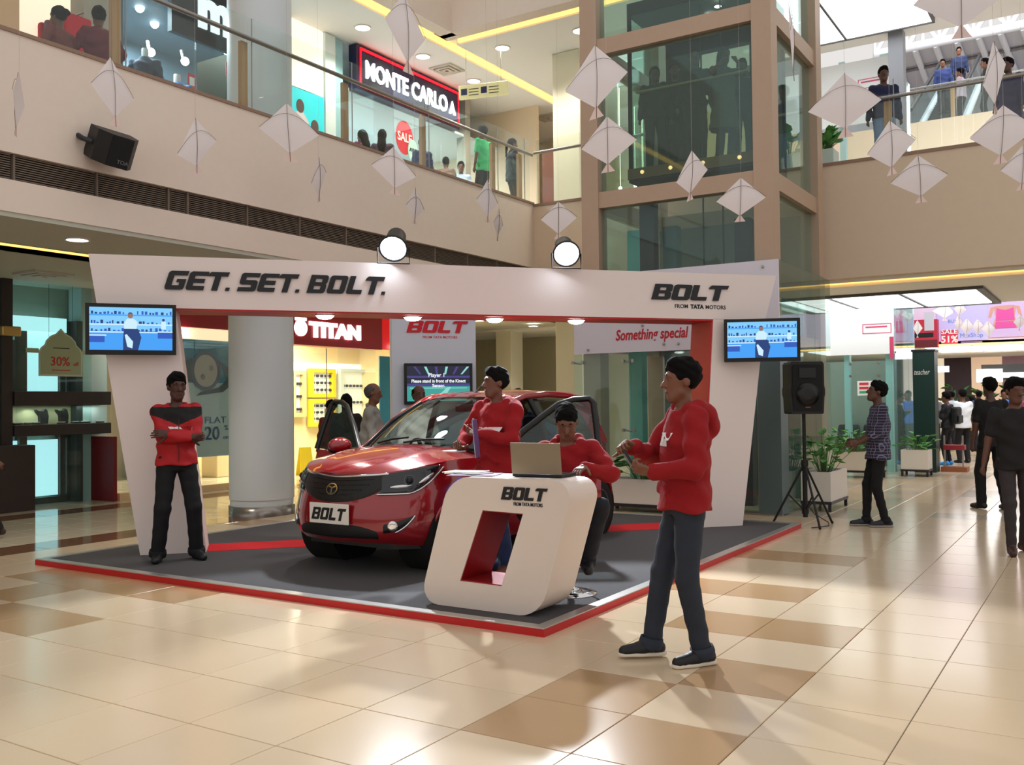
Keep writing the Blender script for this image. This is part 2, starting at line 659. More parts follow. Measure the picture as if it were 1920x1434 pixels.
# round column, both floors
col = thing('round_column', 'round white column left of the red car rising through both floors', 'column', (9.55, 10.27, 0))
MB().lathe([(.452, .22), (.452, 8.7)], 40, Matrix.Translation((9.55, 10.27, 0))).build('shaft', mat('column_paint', (214, 222, 226), 0.4), col)
MB().lathe([(.46, 0), (.46, .13), (.457, .13)], 40, Matrix.Translation((9.55, 10.27, 0))).build('plinth', mat('plinth_steel', (150, 146, 140), 0.25, 0.6), col)
MB().lathe([(.44, .1), (.44, .24)], 40, Matrix.Translation((9.55, 10.27, 0))).build('reveal', MATS['column_paint'], col)
# square columns
SQ = mat('column_cream', (224, 220, 196), 0.6)
for (x0, x1, y0, y1, lab) in ((16.9, 17.35, 9.0, 9.62, 'square cream column just left of the lift, both floors'),
                              (21.5, 22.1, 13.6, 14.1, 'square cream column right of the white screen wall'),
                              (22.3, 22.8, 12.0, 12.4, 'slim cream column in the back corridor between the red car and the lift')):
    solo(MB().bbox((x0, y0, 0), (x1, y1, 3.5 if x0 > 17 else 8.7), .02), 'square_column', SQ, lab, 'column')
# ================================================================ LIGHT FITTINGS
def downlight(p, label, r=.11, group=None, power=0, col=(1, .93, .82), m=None):
    t = thing('downlight', label, 'ceiling light', (p[0], p[1], p[2]), group=group)
    T = Matrix.Translation(Vector(p))
    MB().lathe([(r + .02, -.012), (r + .02, 0.01), (r, .01), (r, -.012), (r + .02, -.012)], 20, T, caps=False).build('trim_ring', WHITE, t)
    MB().lathe([(r, -.004), (r * .6, -.011)], 20, T).build('lens', m or LAMPW, t)
    if power:
        lamp('downlight_bulb', 'SPOT', (p[0], p[1], p[2] - .03), power, col, .1, (p[0], p[1], 0), 2.2, .6)


for (px, py, s) in ((680, 52, 'recessed upper downlight over the turquoise poster'), (793, 106, 'recessed upper downlight right above the navy sign'), (888, 152, 'recessed upper downlight beside the hanging direction sign')):
    downlight(onz(px, py, 8.69), s, .14, 'upper corridor downlights', 330)
for (px, py, s) in ((942, 90, 'recessed upper downlight between the two warm cove strips'), (1088, 58, 'recessed upper downlight close to the lift tower post')):
    downlight(onz(px, py, 8.69), s, .14, 'upper corridor downlights', 330)
for (px, py, s, z) in ((145, 449, 'ceiling downlight above the left end of the white portal', 3.49), (27, 545, 'small downlight close to the dark post at the left edge', 3.49),
                       (1000, 611, 'downlight in the back corridor between the cream columns', 3.44), (898, 601, 'small downlight beside the white screen wall', 3.44)):
    downlight(onz(px, py, z), s, .12, power=140)
# luminous ceiling over the lobby: dark frame, six bright panes
lc = thing('luminous_ceiling', 'large white luminous ceiling panel in a dark frame over the lobby', 'ceiling light', (19.6, 3.6, 3.42))
PANE = mat('light_pane', (255, 255, 255), .5, emit=2.5, ecol=(246, 252, 255))
x0, x1, y0, y1 = 18.1, 21.1, 1.95, 8.2
mb = MB().box((x0 - .1, y0 - .12, 3.40), (x0, y1 + .1, 3.45)).box((x1, y0 - .12, 3.40), (x1 + .1, y1 + .1, 3.45)).box((x0, y0 - .12, 3.40), (x1, y0, 3.45)).box((x0, y1, 3.40), (x1, y1 + .1, 3.45))
ny = 5
for k in range(1, ny):
    y = y0 + (y1 - y0) * k / ny
    mb.box((x0, y - .02, 3.40), (x1, y + .02, 3.45))
mb.build('frame', mat('frame_dark', (84, 84, 84), .5), lc)
for k in range(ny):
    for q in range(3):
        a, b = y0 + (y1 - y0) * k / ny, y0 + (y1 - y0) * (k + 1) / ny
        c, d = x0 + (x1 - x0) * q / 3, x0 + (x1 - x0) * (q + 1) / 3
        MB().box((c + .03, a + .04, 3.415), (d - .03, b - .04, 3.44)).build('pane', PANE, lc)
# the same on the upper floor
lc = thing('luminous_ceiling', 'bright white luminous ceiling on the upper floor right of the lift tower', 'ceiling light', (18.0, 4.3, 8.6))
for k in range(2):
    for q in range(2):
        a = 2.72 + k * 1.6
        MB().box((16.6 + q * 1.35, a, 8.62), (17.9 + q * 1.35, a + 1.55, 8.66)).build('pane', PANE, lc)
mb = MB()
for k in range(3):
    mb.box((16.5, 2.68 + k * 1.59, 8.6), (19.3, 2.72 + k * 1.59, 8.68))
mb.box((16.5, 2.68, 8.6), (16.58, 5.9, 8.7)).box((19.26, 2.68, 8.6), (19.3, 5.9, 8.7)).build('frame', MATS['frame_dark'], lc)
struct('ceiling', MB().box((15.4, -4, 8.7), (20.0, 5.9, 8.8)), CEIL)
# ================================================================ STAGE
SX0, SX1, SY0, SY1, SZ = 5.39, 11.47, 3.18, 8.95, 0.055
CARPET = mat('grey_carpet', (74, 72, 74), .95, noise=.12, nscale=160, bump=.5, bscale=220)
REDC = mat('red_carpet', (196, 22, 34), .95, noise=.08, nscale=160, bump=.4, bscale=220)
ALU = mat('aluminium_strip', (196, 194, 190), .3, .75, noise=.05, nscale=30)
REDSK = mat('red_skirting', (186, 24, 26), .45)
st = thing('stage_platform', 'low square display stage with grey carpet, silver edging and red sides', 'stage', ((SX0 + SX1) / 2, (SY0 + SY1) / 2, 0))
e = .085
MB().box((SX0 + e, SY0 + e, .005), (SX1 - e, SY1 - e, SZ)).build('carpet', CARPET, st)
for a, b in (((SX0 - .004, SY0 - .004, 0), (SX0 + .016, SY1 + .004, SZ - .004)), ((SX1 - .016, SY0 - .004, 0), (SX1 + .004, SY1 + .004, SZ - .004)),
             ((SX0 + .016, SY0 - .004, 0), (SX1 - .016, SY0 + .016, SZ - .004)), ((SX0 + .016, SY1 - .016, 0), (SX1 - .016, SY1 + .004, SZ - .004))):
    MB().box(a, b).build('side_panel', REDSK, st)
z0, z1 = SZ - .006, SZ + .004
for loop in ([(SX0, SY0), (SX0 + e, SY0 + e), (SX0 + e, SY1 - e), (SX0, SY1)], [(SX1, SY0), (SX1, SY1), (SX1 - e, SY1 - e), (SX1 - e, SY0 + e)],
             [(SX0, SY0), (SX1, SY0), (SX1 - e, SY0 + e), (SX0 + e, SY0 + e)], [(SX0, SY1), (SX0 + e, SY1 - e), (SX1 - e, SY1 - e), (SX1, SY1)]):
    MB().prism([loop], Matrix.Translation((0, 0, z0)), z1 - z0).build('edge_strip', ALU, st)

# ================================================================ PORTAL across the stage's diagonal
GA, GB = Vector((6.043, 8.236, 0)), Vector((10.973, 3.723, 0))
GU = (GB - GA).normalized()
GN = GU.cross(Vector((0, 0, 1))).normalized()            # towards the camera
if GN.dot(GA) > 0:
    GN = -GN
GT = Matrix((GU, Vector((0, 0, 1)), GU.cross(Vector((0, 0, 1))))).transposed().to_4x4()
GT.translation = GA
PD = .55                                                 # depth of the portal
PW = mat('portal_white', (232, 218, 213), .55, bump=.03)
PR = mat('portal_red', (190, 34, 38), .5)
gp = thing('display_portal', 'white portal frame with leaning legs and black lettering spanning the stage', 'portal', tuple((GA + GB) / 2))


def gbox(pts, name, m, d0=0.0, d1=PD, ms=None):
    # outline in (s, z) on the portal's front plane, extruded back
    T = GT @ Matrix.Translation((0, 0, -d1))
    return MB().prism([pts], T, d1 - d0, 0, 1 if ms else None).build(name, [m, ms] if ms else m, gp)


gbox([(-.39, 2.535), (7.02, 2.49), (7.18, 3.03), (-.47, 3.06)], 'header', PW)
gbox([(.004, SZ), (.62, SZ), (.33, 2.54), (-.385, 2.535)], 'leg', PW)
gbox([(6.17, SZ), (6.68, SZ), (7.015, 2.49), (6.34, 2.50)], 'leg', PW)
# red linings: soffit and the inner faces of both legs
gbox([(.3, 2.515), (6.36, 2.475), (6.36, 2.496), (.3, 2.536)], 'soffit', PR, .012, PD - .004)
gbox([(6.155, SZ), (6.169, SZ), (6.339, 2.48), (6.325, 2.48)], 'lining', PR, .012, PD - .004)
gbox([(.621, SZ), (.635, SZ), (.345, 2.52), (.331, 2.52)], 'lining', PW, .012, PD - .004)
# red carpet strip on the stage between the legs
MB().prism([[(.64, -.02), (6.15, -.02), (6.15, -PD), (.64, -PD)]], Matrix(((GU.x, -GN.x, 0, GA.x), (GU.y, -GN.y, 0, GA.y), (0, 0, 1, SZ), (0, 0, 0, 1))) @ Matrix.Scale(-1, 4, (0, 1, 0)), .004).build('red_strip', REDC, st)
LT = lambda s, z, d=0.0: GT @ Matrix.Translation((s, z, d))
w_ = glyph_width('GET. SET. BOLT.')
BLK = mat('letter_black', (16, 16, 20), .4)
RSL = Matrix.Rotation(-.0055, 4, 'Z')
glyphs('GET. SET. BOLT.', LT(.235, 2.72) @ RSL, .19, .02, gp, BLK, asp=(2.22 / .19 - .3) / w_ * 1.3 * 1.035, gap=.1, space=.28)
glyphs('BOLT', LT(5.55, 2.715) @ RSL, .18, .02, gp, BLK, asp=1.2, gap=.1)
text('FROM', LT(5.93, 2.62) @ RSL, .065, BLK, gp, align='CENTER', bold=.012)
text('TATA', LT(6.13, 2.617) @ RSL, .065, BLK, gp, align='CENTER', bold=.05)
text('MOTORS', LT(6.37, 2.614) @ RSL, .065, BLK, gp, align='CENTER', bold=.01)


# downlights in the soffit
for (px, py, q) in ((607, 586, 'first'), (779, 590, 'second'), (940, 594, 'third'), (1095, 596, 'fourth')):
    s = {607: 1.85, 779: 2.80, 940: 3.73, 1095: 4.70}[px]
    z = 2.514 - .04 * (s - .3) / 6.06
    p = GA + GU * s - GN * .2
    p.z = z
    t = thing('portal_downlight', '%s round downlight from the left under the white portal beam' % q, 'ceiling light', p, group='portal downlights')
    T = Matrix.Translation(p)
    MB().lathe([(.105, -.012), (.105, 0), (.088, 0), (.088, -.012), (.105, -.012)], 20, T, caps=False).build('rim', WHITE, t)
    MB().lathe([(.092, -.004), (.088, -.024), (.066, -.042), (.03, -.05)], 20, T).build('lens', LAMPW, t)  # lens domed out so its shape takes in the lamp's glare
    lamp('portal_bulb', 'SPOT', p + Vector((0, 0, -.09)), 55, (1, .97, .92), .06, p - Vector((0, 0, 2)), 2.0, .5)

# two floodlights clamped on top of the beam
FLOOD = mat('flood_lens', (255, 255, 255), .5, emit=60, ecol=(225, 240, 255))
for s, z, lab, aimp in ((2.55, 3.20, 'blazing floodlight on top of the portal above the lettering end', (4.2, 4.4, 0)), (4.49, 3.20, 'blazing floodlight on top of the portal, the one nearer the lift', (4.9, 1.9, 0))):
    p = GA + GU * s + GN * .10
    p.z = z
    t = thing('floodlight', lab, 'floodlight', (p.x, p.y, 3.03))
    d = (Vector(aimp) - p).normalized()
    R_ = d.to_track_quat('Z', 'Y').to_matrix().to_4x4()
    T = Matrix.Translation(p) @ R_ @ Matrix.Scale(1.35, 4)
    MB().lathe([(.055, -.22), (.075, -.2), (.085, -.05), (.115, 0), (.115, .02), (.105, .02), (.10, 0.005)], 24, T, caps=True).build('housing', BLACK, t)
    MB().lathe([(.10, .012), (.02, .024)], 24, T).build('lens', FLOOD, t)
    MB().tube([p + GU * .17, p + GU * .17 - Vector((0, 0, .165)), p - GU * .17 - Vector((0, 0, .165)), p - GU * .17], .009, 6).build('bracket', BLACK, t)
    lamp('flood_bulb', 'SPOT', p + d * .09, 700 if s < 3 else 1300, (.86, .93, 1.0), .07, aimp, 1.15, .35)


# ---------------------------------------------------------------- televisions
def tv(name, label, T, wd, ht, dp, pattern, tilt=0.0, mount=True):
    """T: centre of the screen's back face, local z towards the viewer"""
    t = thing(name, label, 'television', tuple(T.translation - Vector((0, 0, ht / 2))))
    T = T @ Matrix.Rotation(tilt, 4, 'X')
    b = .036
    MB().bbox((-wd / 2, -ht / 2, 0), (wd / 2, ht / 2, dp - .012), .008, T=T).build('back_cover', BLACK, t)
    MB().prism([[(-wd / 2, -ht / 2), (wd / 2, -ht / 2), (wd / 2, ht / 2), (-wd / 2, ht / 2)], [(-wd / 2 + b, -ht / 2 + b * 1.3), (wd / 2 - b, -ht / 2 + b * 1.3), (wd / 2 - b, ht / 2 - b), (-wd / 2 + b, ht / 2 - b)]],
               T @ Matrix.Translation((0, 0, dp - .014)), .016).build('bezel', SATIN, t)
    pattern(t, T @ Matrix.Translation((0, .15 * b, dp - .012)), wd - 2 * b, ht - 2.3 * b)
    if mount:
        MB().fbox(T, (-.12, -.12, -.11), (.12, .12, 0)).build('wall_mount', DARKSTEEL, t)
    return t


def scr(name, rgb, e=1.0):
    return mat('screen_' + name, (8, 8, 10), .25, emit=e, ecol=rgb)


def film_screen(t, T, W, H):
    """blue picture: shop shelves and a seated figure"""
    S0, S1, S2, S3, S4, S5 = scr('azure', (66, 160, 246)), scr('sky', (128, 204, 252)), scr('navy', (28, 60, 120)), scr('pale', (206, 238, 255)), scr('skin', (150, 110, 100)), scr('deep', (40, 90, 190))
    mb = MB()
    f = lambda x0, y0, x1, y1, z, mi: mb.fbox(T, (-W / 2 + x0 * W, -H / 2 + y0 * H, 0), (-W / 2 + x1 * W, -H / 2 + y1 * H, z), mi)
    f(0, 0, 1, .45, .002, 0)
    f(0, .45, 1, 1, .002, 1)
    rg = random.Random(3)
    for yb in (.44, .62, .84):
        x = .02
        f(0, yb - .035, 1, yb - .005, .0026, 3 if yb < .8 else 0)
        while x < .97:
            wd = rg.uniform(.015, .035)
            if not .40 < x < .56:
                f(x, yb, min(.99, x + wd), yb + rg.uniform(.03, .085), .003, 2 if rg.random() < .6 else 5)
            x += wd + rg.uniform(.01, .04)
    f(0, .18, .18, .33, .0032, 5); f(0, .33, .2, .36, .0033, 3)
    f(.82, .28, 1, .42, .0032, 5); f(.82, .42, 1, .45, .0033, 3)
    mb.prism([[(-.10 * W, -.5 * H), (.08 * W, -.5 * H), (.12 * W, -.2 * H), (.08 * W, 0), (-.09 * W, .02 * H), (-.10 * W, -.25 * H)]], T, .004, 2)
    mb.prism([[(-.09 * W, 0), (.06 * W, 0), (.075 * W, .16 * H), (.03 * W, .24 * H), (-.05 * W, .24 * H), (-.085 * W, .15 * H)]], T, .0044, 3)
    mb.prism([[(-.05 * W, -.42 * H), (.01 * W, -.46 * H), (.02 * W, -.3 * H), (-.06 * W, -.12 * H), (-.08 * W, -.15 * H)]], T, .0046, 3)
    mb.lathe([(.032 * W, 0), (.032 * W, .0047)], 14, T @ Matrix.Translation((-.012 * W, .305 * H, 0)), 4)
    mb.lathe([(.03 * W, 0), (.03 * W, .0044)], 14, T @ Matrix.Translation((-.012 * W, .335 * H, 0)), 2)
    f(.86, .5, .92, .68, .0036, 3)
    mb.lathe([(.018 * W, 0), (.018 * W, .0042)], 10, T @ Matrix.Translation((.39 * W, .22 * H, 0)), 2)
    mb.build('screen', [S0, S1, S2, S3, S4, S5], t)


GTV = lambda s, z, rot=0.0, d=0.0: GT @ Matrix.Translation((s, z, d)) @ Matrix.Rotation(rot, 4, 'Y')
tv('television', 'black flat television on the portal leg above the man with folded arms', GTV(-.055, 2.30, .10, .14), .83, .50, .05, film_screen, .05)
tv('television', 'black flat television on the right portal leg beside the loudspeaker', GTV(6.84, 2.235, -.42, .22), .86, .50, .07, film_screen, .04)


# screen wall behind the car, with a game television
def game_screen(t, T, W, H):
    a, b, c, d, e2 = scr('violet', (70, 62, 130)), scr('teal', (60, 160, 150)), scr('night', (26, 30, 52)), scr('white', (240, 248, 255)), scr('mint', (140, 215, 205))
    mb = MB()
    f = lambda x0, y0, x1, y1, z, mi: mb.fbox(T, (-W / 2 + x0 * W, -H / 2 + y0 * H, 0), (-W / 2 + x1 * W, -H / 2 + y1 * H, z), mi)
    f(0, 0, 1, .42, .002, 1); f(0, .42, 1, .72, .002, 0); f(0, .72, 1, 1, .002, 2)
    f(0, .5, 1, .66, .0024, 2)
    for k in range(6):
        mb.prism([[(-.3 * W + k * .13 * W, .26 * H), (-.27 * W + k * .13 * W, .26 * H), (-.36 * W + k * .17 * W, .48 * H), (-.4 * W + k * .17 * W, .48 * H)]], T, .0026, 4 if k % 2 else 0)
    mb.prism([[(-.1 * W, -.5 * H), (.05 * W, -.5 * H), (.2 * W, -.1 * H), (.14 * W, -.1 * H)]], T, .0026, 4)
    f(.05, .36, .95, .38, .003, 4)
    mb.build('screen', [a, b, c, d, e2], t)
    W3 = scr('white', (240, 248, 255))
    text('Player 1', T @ Matrix.Translation((-.03 * W, .19 * H, 0)), .075, W3, t, 'caption', bold=.02, extrude=.003)
    text('Please stand in front of the Kinect', T @ Matrix.Translation((0, .03 * H, 0)), .062, W3, t, 'caption', bold=.03, extrude=.0035, width=.86 * W)
    text('Sensor.', T @ Matrix.Translation((0, -.1 * H, 0)), .062, W3, t, 'caption', bold=.03, extrude=.0035)


KT = GT.copy()
c0 = at(733, 760, 13.5); c1 = at(898, 760, 13.5)
kc = (c0 + c1) / 2
kc.z = SZ + .006
KT.translation = kc
kw = (c1 - c0).dot(GU)
k = thing('screen_wall', 'white freestanding screen wall with red lettering behind the red car', 'display wall', tuple(kc))
MB().fbox(KT, (-kw / 2, 0, -.25), (kw / 2, 2.85, 0)).build('panel', mat('screen_wall_white', (214, 222, 236), .5), k)
RL = mat('letter_red', (214, 22, 44), .4)
zz = lambda px, py: (at(px, py, 13.5) - kc).dot(GU), 
p0 = at(760, 625, 13.5); p1 = at(873, 600, 13.5)
glyphs('BOLT', KT @ Matrix.Translation(((p0 - kc).dot(GU), p0.z - SZ, 0)), p1.z - p0.z - .01, .012, k, RL, asp=1.15, gap=.09, shear=.3)
p0 = at(826, 634, 13.5)
text('FROM TATA MOTORS', KT @ Matrix.Translation(((p0 - kc).dot(GU), p0.z - SZ - .005, 0)), .05, RL, k, bold=.01, width=.5)
a, b = at(754, 683, 13.5), at(888, 765, 13.5)
tv('television', 'television with a game picture mounted on the white screen wall', KT @ Matrix.Translation((((a + b) / 2 - kc).dot(GU), a.z - SZ - .29, .03)), (b - a).dot(GU), .58, .06, game_screen, 0, True)

# ================================================================ RECEPTION DESK shaped like a slanted zero
DX0, DX1 = 5.64, 6.05


def rrect(y0, y1, z0, z1, r, sh, n=6):
    """rounded outline; y runs towards image left, sheared sideways by sh per metre"""
    out = []
    for cx, cz, a0 in ((y1 - r, z0 + r, -PI / 2), (y1 - r, z1 - r, 0), (y0 + r, z1 - r, PI / 2), (y0 + r, z0 + r, PI)):
        for i in range(n + 1):
            a = a0 + PI / 2 * i / n
            y, z = cx + r * math.cos(a), cz + r * math.sin(a)
            out.append((y - sh * (z - z0), z))
    return out


dk = thing('reception_desk', 'white reception desk shaped like a slanted zero at the stage corner', 'desk', (5.84, 3.8, SZ))
WD = mat('desk_white', (224, 210, 200), .5, bump=.03)
sh = .30
outer = rrect(3.355, 4.40, SZ + .002, 1.005, .17, sh)
hz0, hz1 = .255, .77
# hole corners measured on the front face
hole = [(4.03, .25), (3.67, .245), (3.485, .765), (3.825, .772)]
DT = Matrix(((0, 0, -1, DX1), (1, 0, 0, 0), (0, 1, 0, 0), (0, 0, 0, 1)))   # local x->Y, y->Z, z->-X
nn = len(outer)
mb = MB().prism([outer, hole], DT, DX1 - DX0, 0)
# smooth the outer rim
o = mb.build('body', WD, dk)
for p in o.data.polygons:
    if len(p.vertices) == 4 and abs(p.normal.x) < .1:
        p.use_smooth = True
DRED = mat('desk_red', (150, 16, 26), .5)
# red lining of the opening, four boards
for (a, b) in ((0, 1), (1, 2), (2, 3), (3, 0)):
    pa, pb = Vector((0, *hole[a])), Vector((0, *hole[b]))
    cen = Vector((0, 3.75, .51))
    ia, ib = pa + (cen - pa) * .03, pb + (cen - pb) * .03
    mb = MB()
    L = [[pa.y, pa.z], [pb.y, pb.z], [ib.y, ib.z], [ia.y, ia.z]]
    mb.prism([L], DT @ Matrix.Translation((0, 0, .004)), DX1 - DX0 - .012).build('lining_board', DRED, dk)
DFT = lambda y, z: FX(DX0, y, z)
q0, q1 = onx(940, 936, DX0), onx(1030, 914, DX0)
glyphs('BOLT', DFT(q0.y, q0.z), q1.z - q0.z - .008, .008, dk, BLK, asp=(q0.y - q1.y) / (q1.z - q0.z) / 4.1 * .93, gap=.08, shear=.28)
q2 = onx(990, 949, DX0)
text('FROM TATA MOTORS', DFT(q2.y, q2.z), .034, BLK, dk, bold=.01, width=.235)
# ================================================================ GLASS LIFT TOWER
LX, LY0, LY1 = 12.48, 3.70, 6.78
lt = thing('lift_tower', 'glass lift tower with bronze steel frame rising beside the portal', 'lift tower', (13.7, 5.2, 0))
BR = BRONZE
TWX0, TWX1 = 12.62, 15.3
BRG = mat('frame_grey', (128, 116, 110), .5, .3)
posts = (((TWX0, 6.42), (TWX0 + .28, 6.70)), ((TWX0, 3.79), (TWX0 + .28, 4.06)), ((TWX1 - .35, 3.79), (TWX1 - .05, 4.06)), ((TWX1 - .35, 6.42), (TWX1 - .05, 6.70)))
for (a, b) in posts:
    MB().box((*a, 0), (*b, 11.5)).build('post', BR, lt)
for z0_, z1_ in ((4.42, 4.66), (6.72, 6.96), (9.3, 9.55), (2.28, 2.46)):
    MB().box((TWX0 + .02, 4.06, z0_), (TWX0 + .22, 6.42, z1_)).build('cross_beam', BR, lt)
    MB().box((TWX1 - .3, 4.06, z0_), (TWX1 - .1, 6.42, z1_)).build('cross_beam', BR, lt)
    for y in (3.82, 6.46):
        MB().box((TWX0 + .28, y, z0_), (TWX1 - .35, y + .2, z1_)).build('cross_beam', BR, lt)
# shaft glass, front and two sides, upper part
for z0_, z1_ in ((2.48, 4.42), (4.66, 6.72), (6.96, 9.3)):
    MB().box((TWX0 + .10, 4.08, z0_), (TWX0 + .115, 6.4, z1_)).build('glass_pane', GLASSG, lt)
    MB().box((TWX0 + .3, 3.9, z0_), (TWX1 - .37, 3.915, z1_)).build('glass_pane', GLASSG, lt)
    MB().box((TWX0 + .3, 6.55, z0_), (TWX1 - .37, 6.565, z1_)).build('glass_pane', GLASSG, lt)
# white banner panels around the foot (front and right side), then glass below with spider fittings
bn = MB().box((LX, LY0, 2.245), (LX + .03, LY1, 3.40)).build('banner_panel', mat('banner_white', (226, 222, 234), .5), lt)
BR2 = mat('banner_red', (196, 30, 44), .5)
q = onx(1220, 635, LX - .002)
text('Something special', FX(LX - .001, q.y, q.z), .215, BR2, bn, 'lettering', shear=.2, bold=.02, width=1.12, extrude=.004)
for px, py in ((1245, 645), (1272, 644), (1103, 656), (1430, 500), (1205, 610)):
    q = onx(px, py, LX)
    MB().lathe([(.018, 0), (.018, .02), (.012, .026)], 12, FX(LX, q.y, q.z)).build('bolt', STEEL, bn)
MB().box((LX + .03, LY0, 2.9), (15.2, LY0 + .02, 3.40)).build('side_panel', glass_mat('dark_glass', (.66, .72, .66), .08, .12), lt)
for k in range(3):
    a, b = LX + .03 + k * .89, LX + .03 + (k + 1) * .89
    MB().box((a, LY0, .02), (b - .01, LY0 + .018, 2.89)).build('glass_pane', GLASSG, lt)
for k in range(3):
    a, b = LY0 + .3 + k * .93, LY0 + .3 + (k + 1) * .93
    MB().box((LX, a + .005, .02), (LX + .018, b - .005, 2.235)).build('glass_pane', GLASSG, lt)
MB().box((LX, LY0, 0.0), (LX + .05, LY1, .05)).build('base_rail', STEEL, lt)
MB().box((LX - .01, LY0 - .005, .02), (LX + .32, LY0 + .30, 2.245)).build('corner_cladding', mat('teal_cladding', (92, 112, 116), .35, .3), lt)
for y in (4.95, 5.9, 6.72):
    for dz in (2.1, 1.1):
        mb = MB()
        for sx in (-.08, .08):
            mb.tube([(LX + .10, y, dz), (LX + .03, y + sx, dz + .02)], .014, 6)
            mb.lathe([(.026, 0), (.026, .02)], 10, FX(LX - .004, y + sx, dz + .02))
        mb.build('spider_fitting', STEEL, lt)
# inner steelwork seen through the foot glass
TEAL = mat('inner_teal', (120, 196, 190), .4)
for y, m_ in ((6.15, TEAL), (4.42, DARKSTEEL), (5.55, mat('inner_grey', (90, 110, 112), .5))):
    MB().box((13.5, y, 0), (13.7, y + .22, 4.2)).build('inner_column', m_, lt)
MB().box((14.85, 4.1, 0), (14.9, 6.3, 2.2)).build('inner_door', mat('inner_door', (70, 92, 94), .35, .4), lt)
MB().box((14.88, 4.06, 2.3), (14.95, 6.42, 4.4)).build('shaft_backing', mat('shaft_wall', (128, 126, 122), .7), lt)
for y in (4.7, 5.0):
    MB().tube([(13.2, y, 2.3), (13.2, y, 9)], .012, 6).build('hoist_rope', BLACK, lt)
MB().box((13.05, 5.72, 2.3), (13.22, 5.95, 4.6)).build('guide_rail', DARKSTEEL, lt)

# ---------------------------------------------------------------- cabin
cb = thing('lift_cabin', 'dark glass lift cabin full of people, stopped near the upper floor', 'lift cabin', (13.9, 5.1, 4.83))
CX0, CX1, CY0, CY1, CZ0, CZ1 = 12.98, 14.5, 4.14, 6.08, 5.0, 7.35
DK = mat('cabin_dark', (40, 36, 34), .5, .3)
MB().box((CX0, CY0, 4.82), (CX1, CY1, CZ0)).build('floor_plate', DK, cb)
MB().box((CX0 - .02, CY0 - .01, 4.86), (CX0, CY1 + .01, 5.02)).build('front_sill', mat('cabin_bronze', (96, 80, 56), .4, .5), cb)
MB().box((CX0, CY0, CZ1), (CX1, CY1, CZ1 + .18)).build('roof', DK, cb)
for y in (CY0, CY1 - .05):
    for x in (CX0, CX1 - .05):
        MB().box((x, y, CZ0), (x + .05, y + .05, CZ1)).build('corner_post', DK, cb)
MB().box((CX0 + .01, CY0 + .05, CZ0), (CX0 + .02, CY1 - .05, CZ1)).build('glass_pane', glass_mat('cabin_glass', (.86, .93, .91), .04, .02), cb)
MB().box((CX0 + .05, CY0 + .02, CZ0), (CX1 - .05, CY0 + .03, CZ1)).build('glass_pane', MATS['cabin_glass'], cb)
MB().box((CX0 + .05, CY1 - .03, CZ0), (CX1 - .05, CY1 - .02, CZ1)).build('glass_pane', MATS['cabin_glass'], cb)
MB().box((CX1 - .02, CY0, CZ0), (CX1, CY0 + .55, CZ1)).box((CX1 - .02, CY1 - .55, CZ0), (CX1, CY1, CZ1)).box((CX1 - .02, CY0 + .55, 7.1), (CX1, CY1 - .55, CZ1)).build('door_frame', DK, cb)
MB().box((CX1 - .015, CY0 + .55, CZ0), (CX1 - .005, CY1 - .55, 7.1)).build('door_glass', MATS['cabin_glass'], cb)
MB().tube([(CX0 + .08, CY0 + .1, 6.19), (CX0 + .08, CY1 - .1, 6.19)], .022, 8).build('handrail', mat('rail_bronze', (150, 130, 96), .35, .6), cb)
for y in (4.36, 4.9, 5.4, 5.85):
    MB().sphere((CX0 - .03, y, 4.95), .03, 10).build('button_lamp', mat('amber', (230, 190, 120), .3, emit=1.2, ecol=(255, 210, 140)), cb)
MB().lathe([(.09, 0), (.05, -.01)], 16, Matrix.Translation((13.6, 5.0, 7.335))).build('ceiling_lamp', mat('cabin_lamp', (255, 250, 240), .5, emit=4), cb)
for (y, z, r) in ((5.05, 7.62, .11), (4.75, 7.28, .05)):
    MB().lathe([(r, 0), (r * .5, -.012)], 18, Matrix.Translation((13.25, y, z))).build('shaft_lamp', LAMPW, cb)

# ---------------------------------------------------------------- second lift enclosure in the lobby
l2 = thing('lobby_lift', 'second glass lift enclosure with bright white boards, behind the tower', 'lift tower', (21.2, 5.0, 0))
WB = mat('bright_board', (244, 246, 248), .5)
for z0_, z1_ in ((2.44, 3.38), (7.2, 8.5)):
    b_ = MB().box((20.28, 3.70, z0_), (20.33, 6.2, z1_)).build('white_board', WB, l2)
    T = FX(20.279, 4.02, z1_ - .42 if z0_ < 3 else z1_ - .5)
    PK = mat('board_pink', (206, 70, 110), .5)
    MB().prism([[(-.28, -.1), (.28, -.1), (.28, .1), (-.28, .1)], [(-.265, -.085), (.265, -.085), (.265, .085), (-.265, .085)]], T, .004).build('board_frame', PK, b_)
    MB().fbox(T, (-.22, .02, 0), (.2, .05, .004)).build('board_line', PK, b_)
    MB().fbox(T, (.24, -.62, 0), (.32, -.18, .004)).build('board_tab', PK, b_)
for (a, b) in (((20.45, 3.72), (20.65, 3.9)), ((20.45, 4.6), (20.6, 4.72)), ((22.6, 3.72), (22.8, 3.92))):
    MB().box((*a, 0), (*b, 8.6)).build('post', mat('pale_post', (190, 224, 226), .4), l2)
for k in range(3):
    MB().box((20.3, 3.75 + k * .82, .05), (20.315, 4.55 + k * .82, 2.43)).build('glass_pane', GLASSG, l2)
    MB().box((20.35 + k * .8, 3.71, .05), (21.13 + k * .8, 3.725, 3.4)).build('glass_pane', glass_mat('mirror_glass', (.7, .8, .8), .25, .12), l2)
for y in (4.0, 4.55):
    for z in (2.0, 2.25):
        MB().lathe([(.03, 0), (.03, .04)], 10, FX(20.29, y, z)).build('spider_fitting', STEEL, l2)
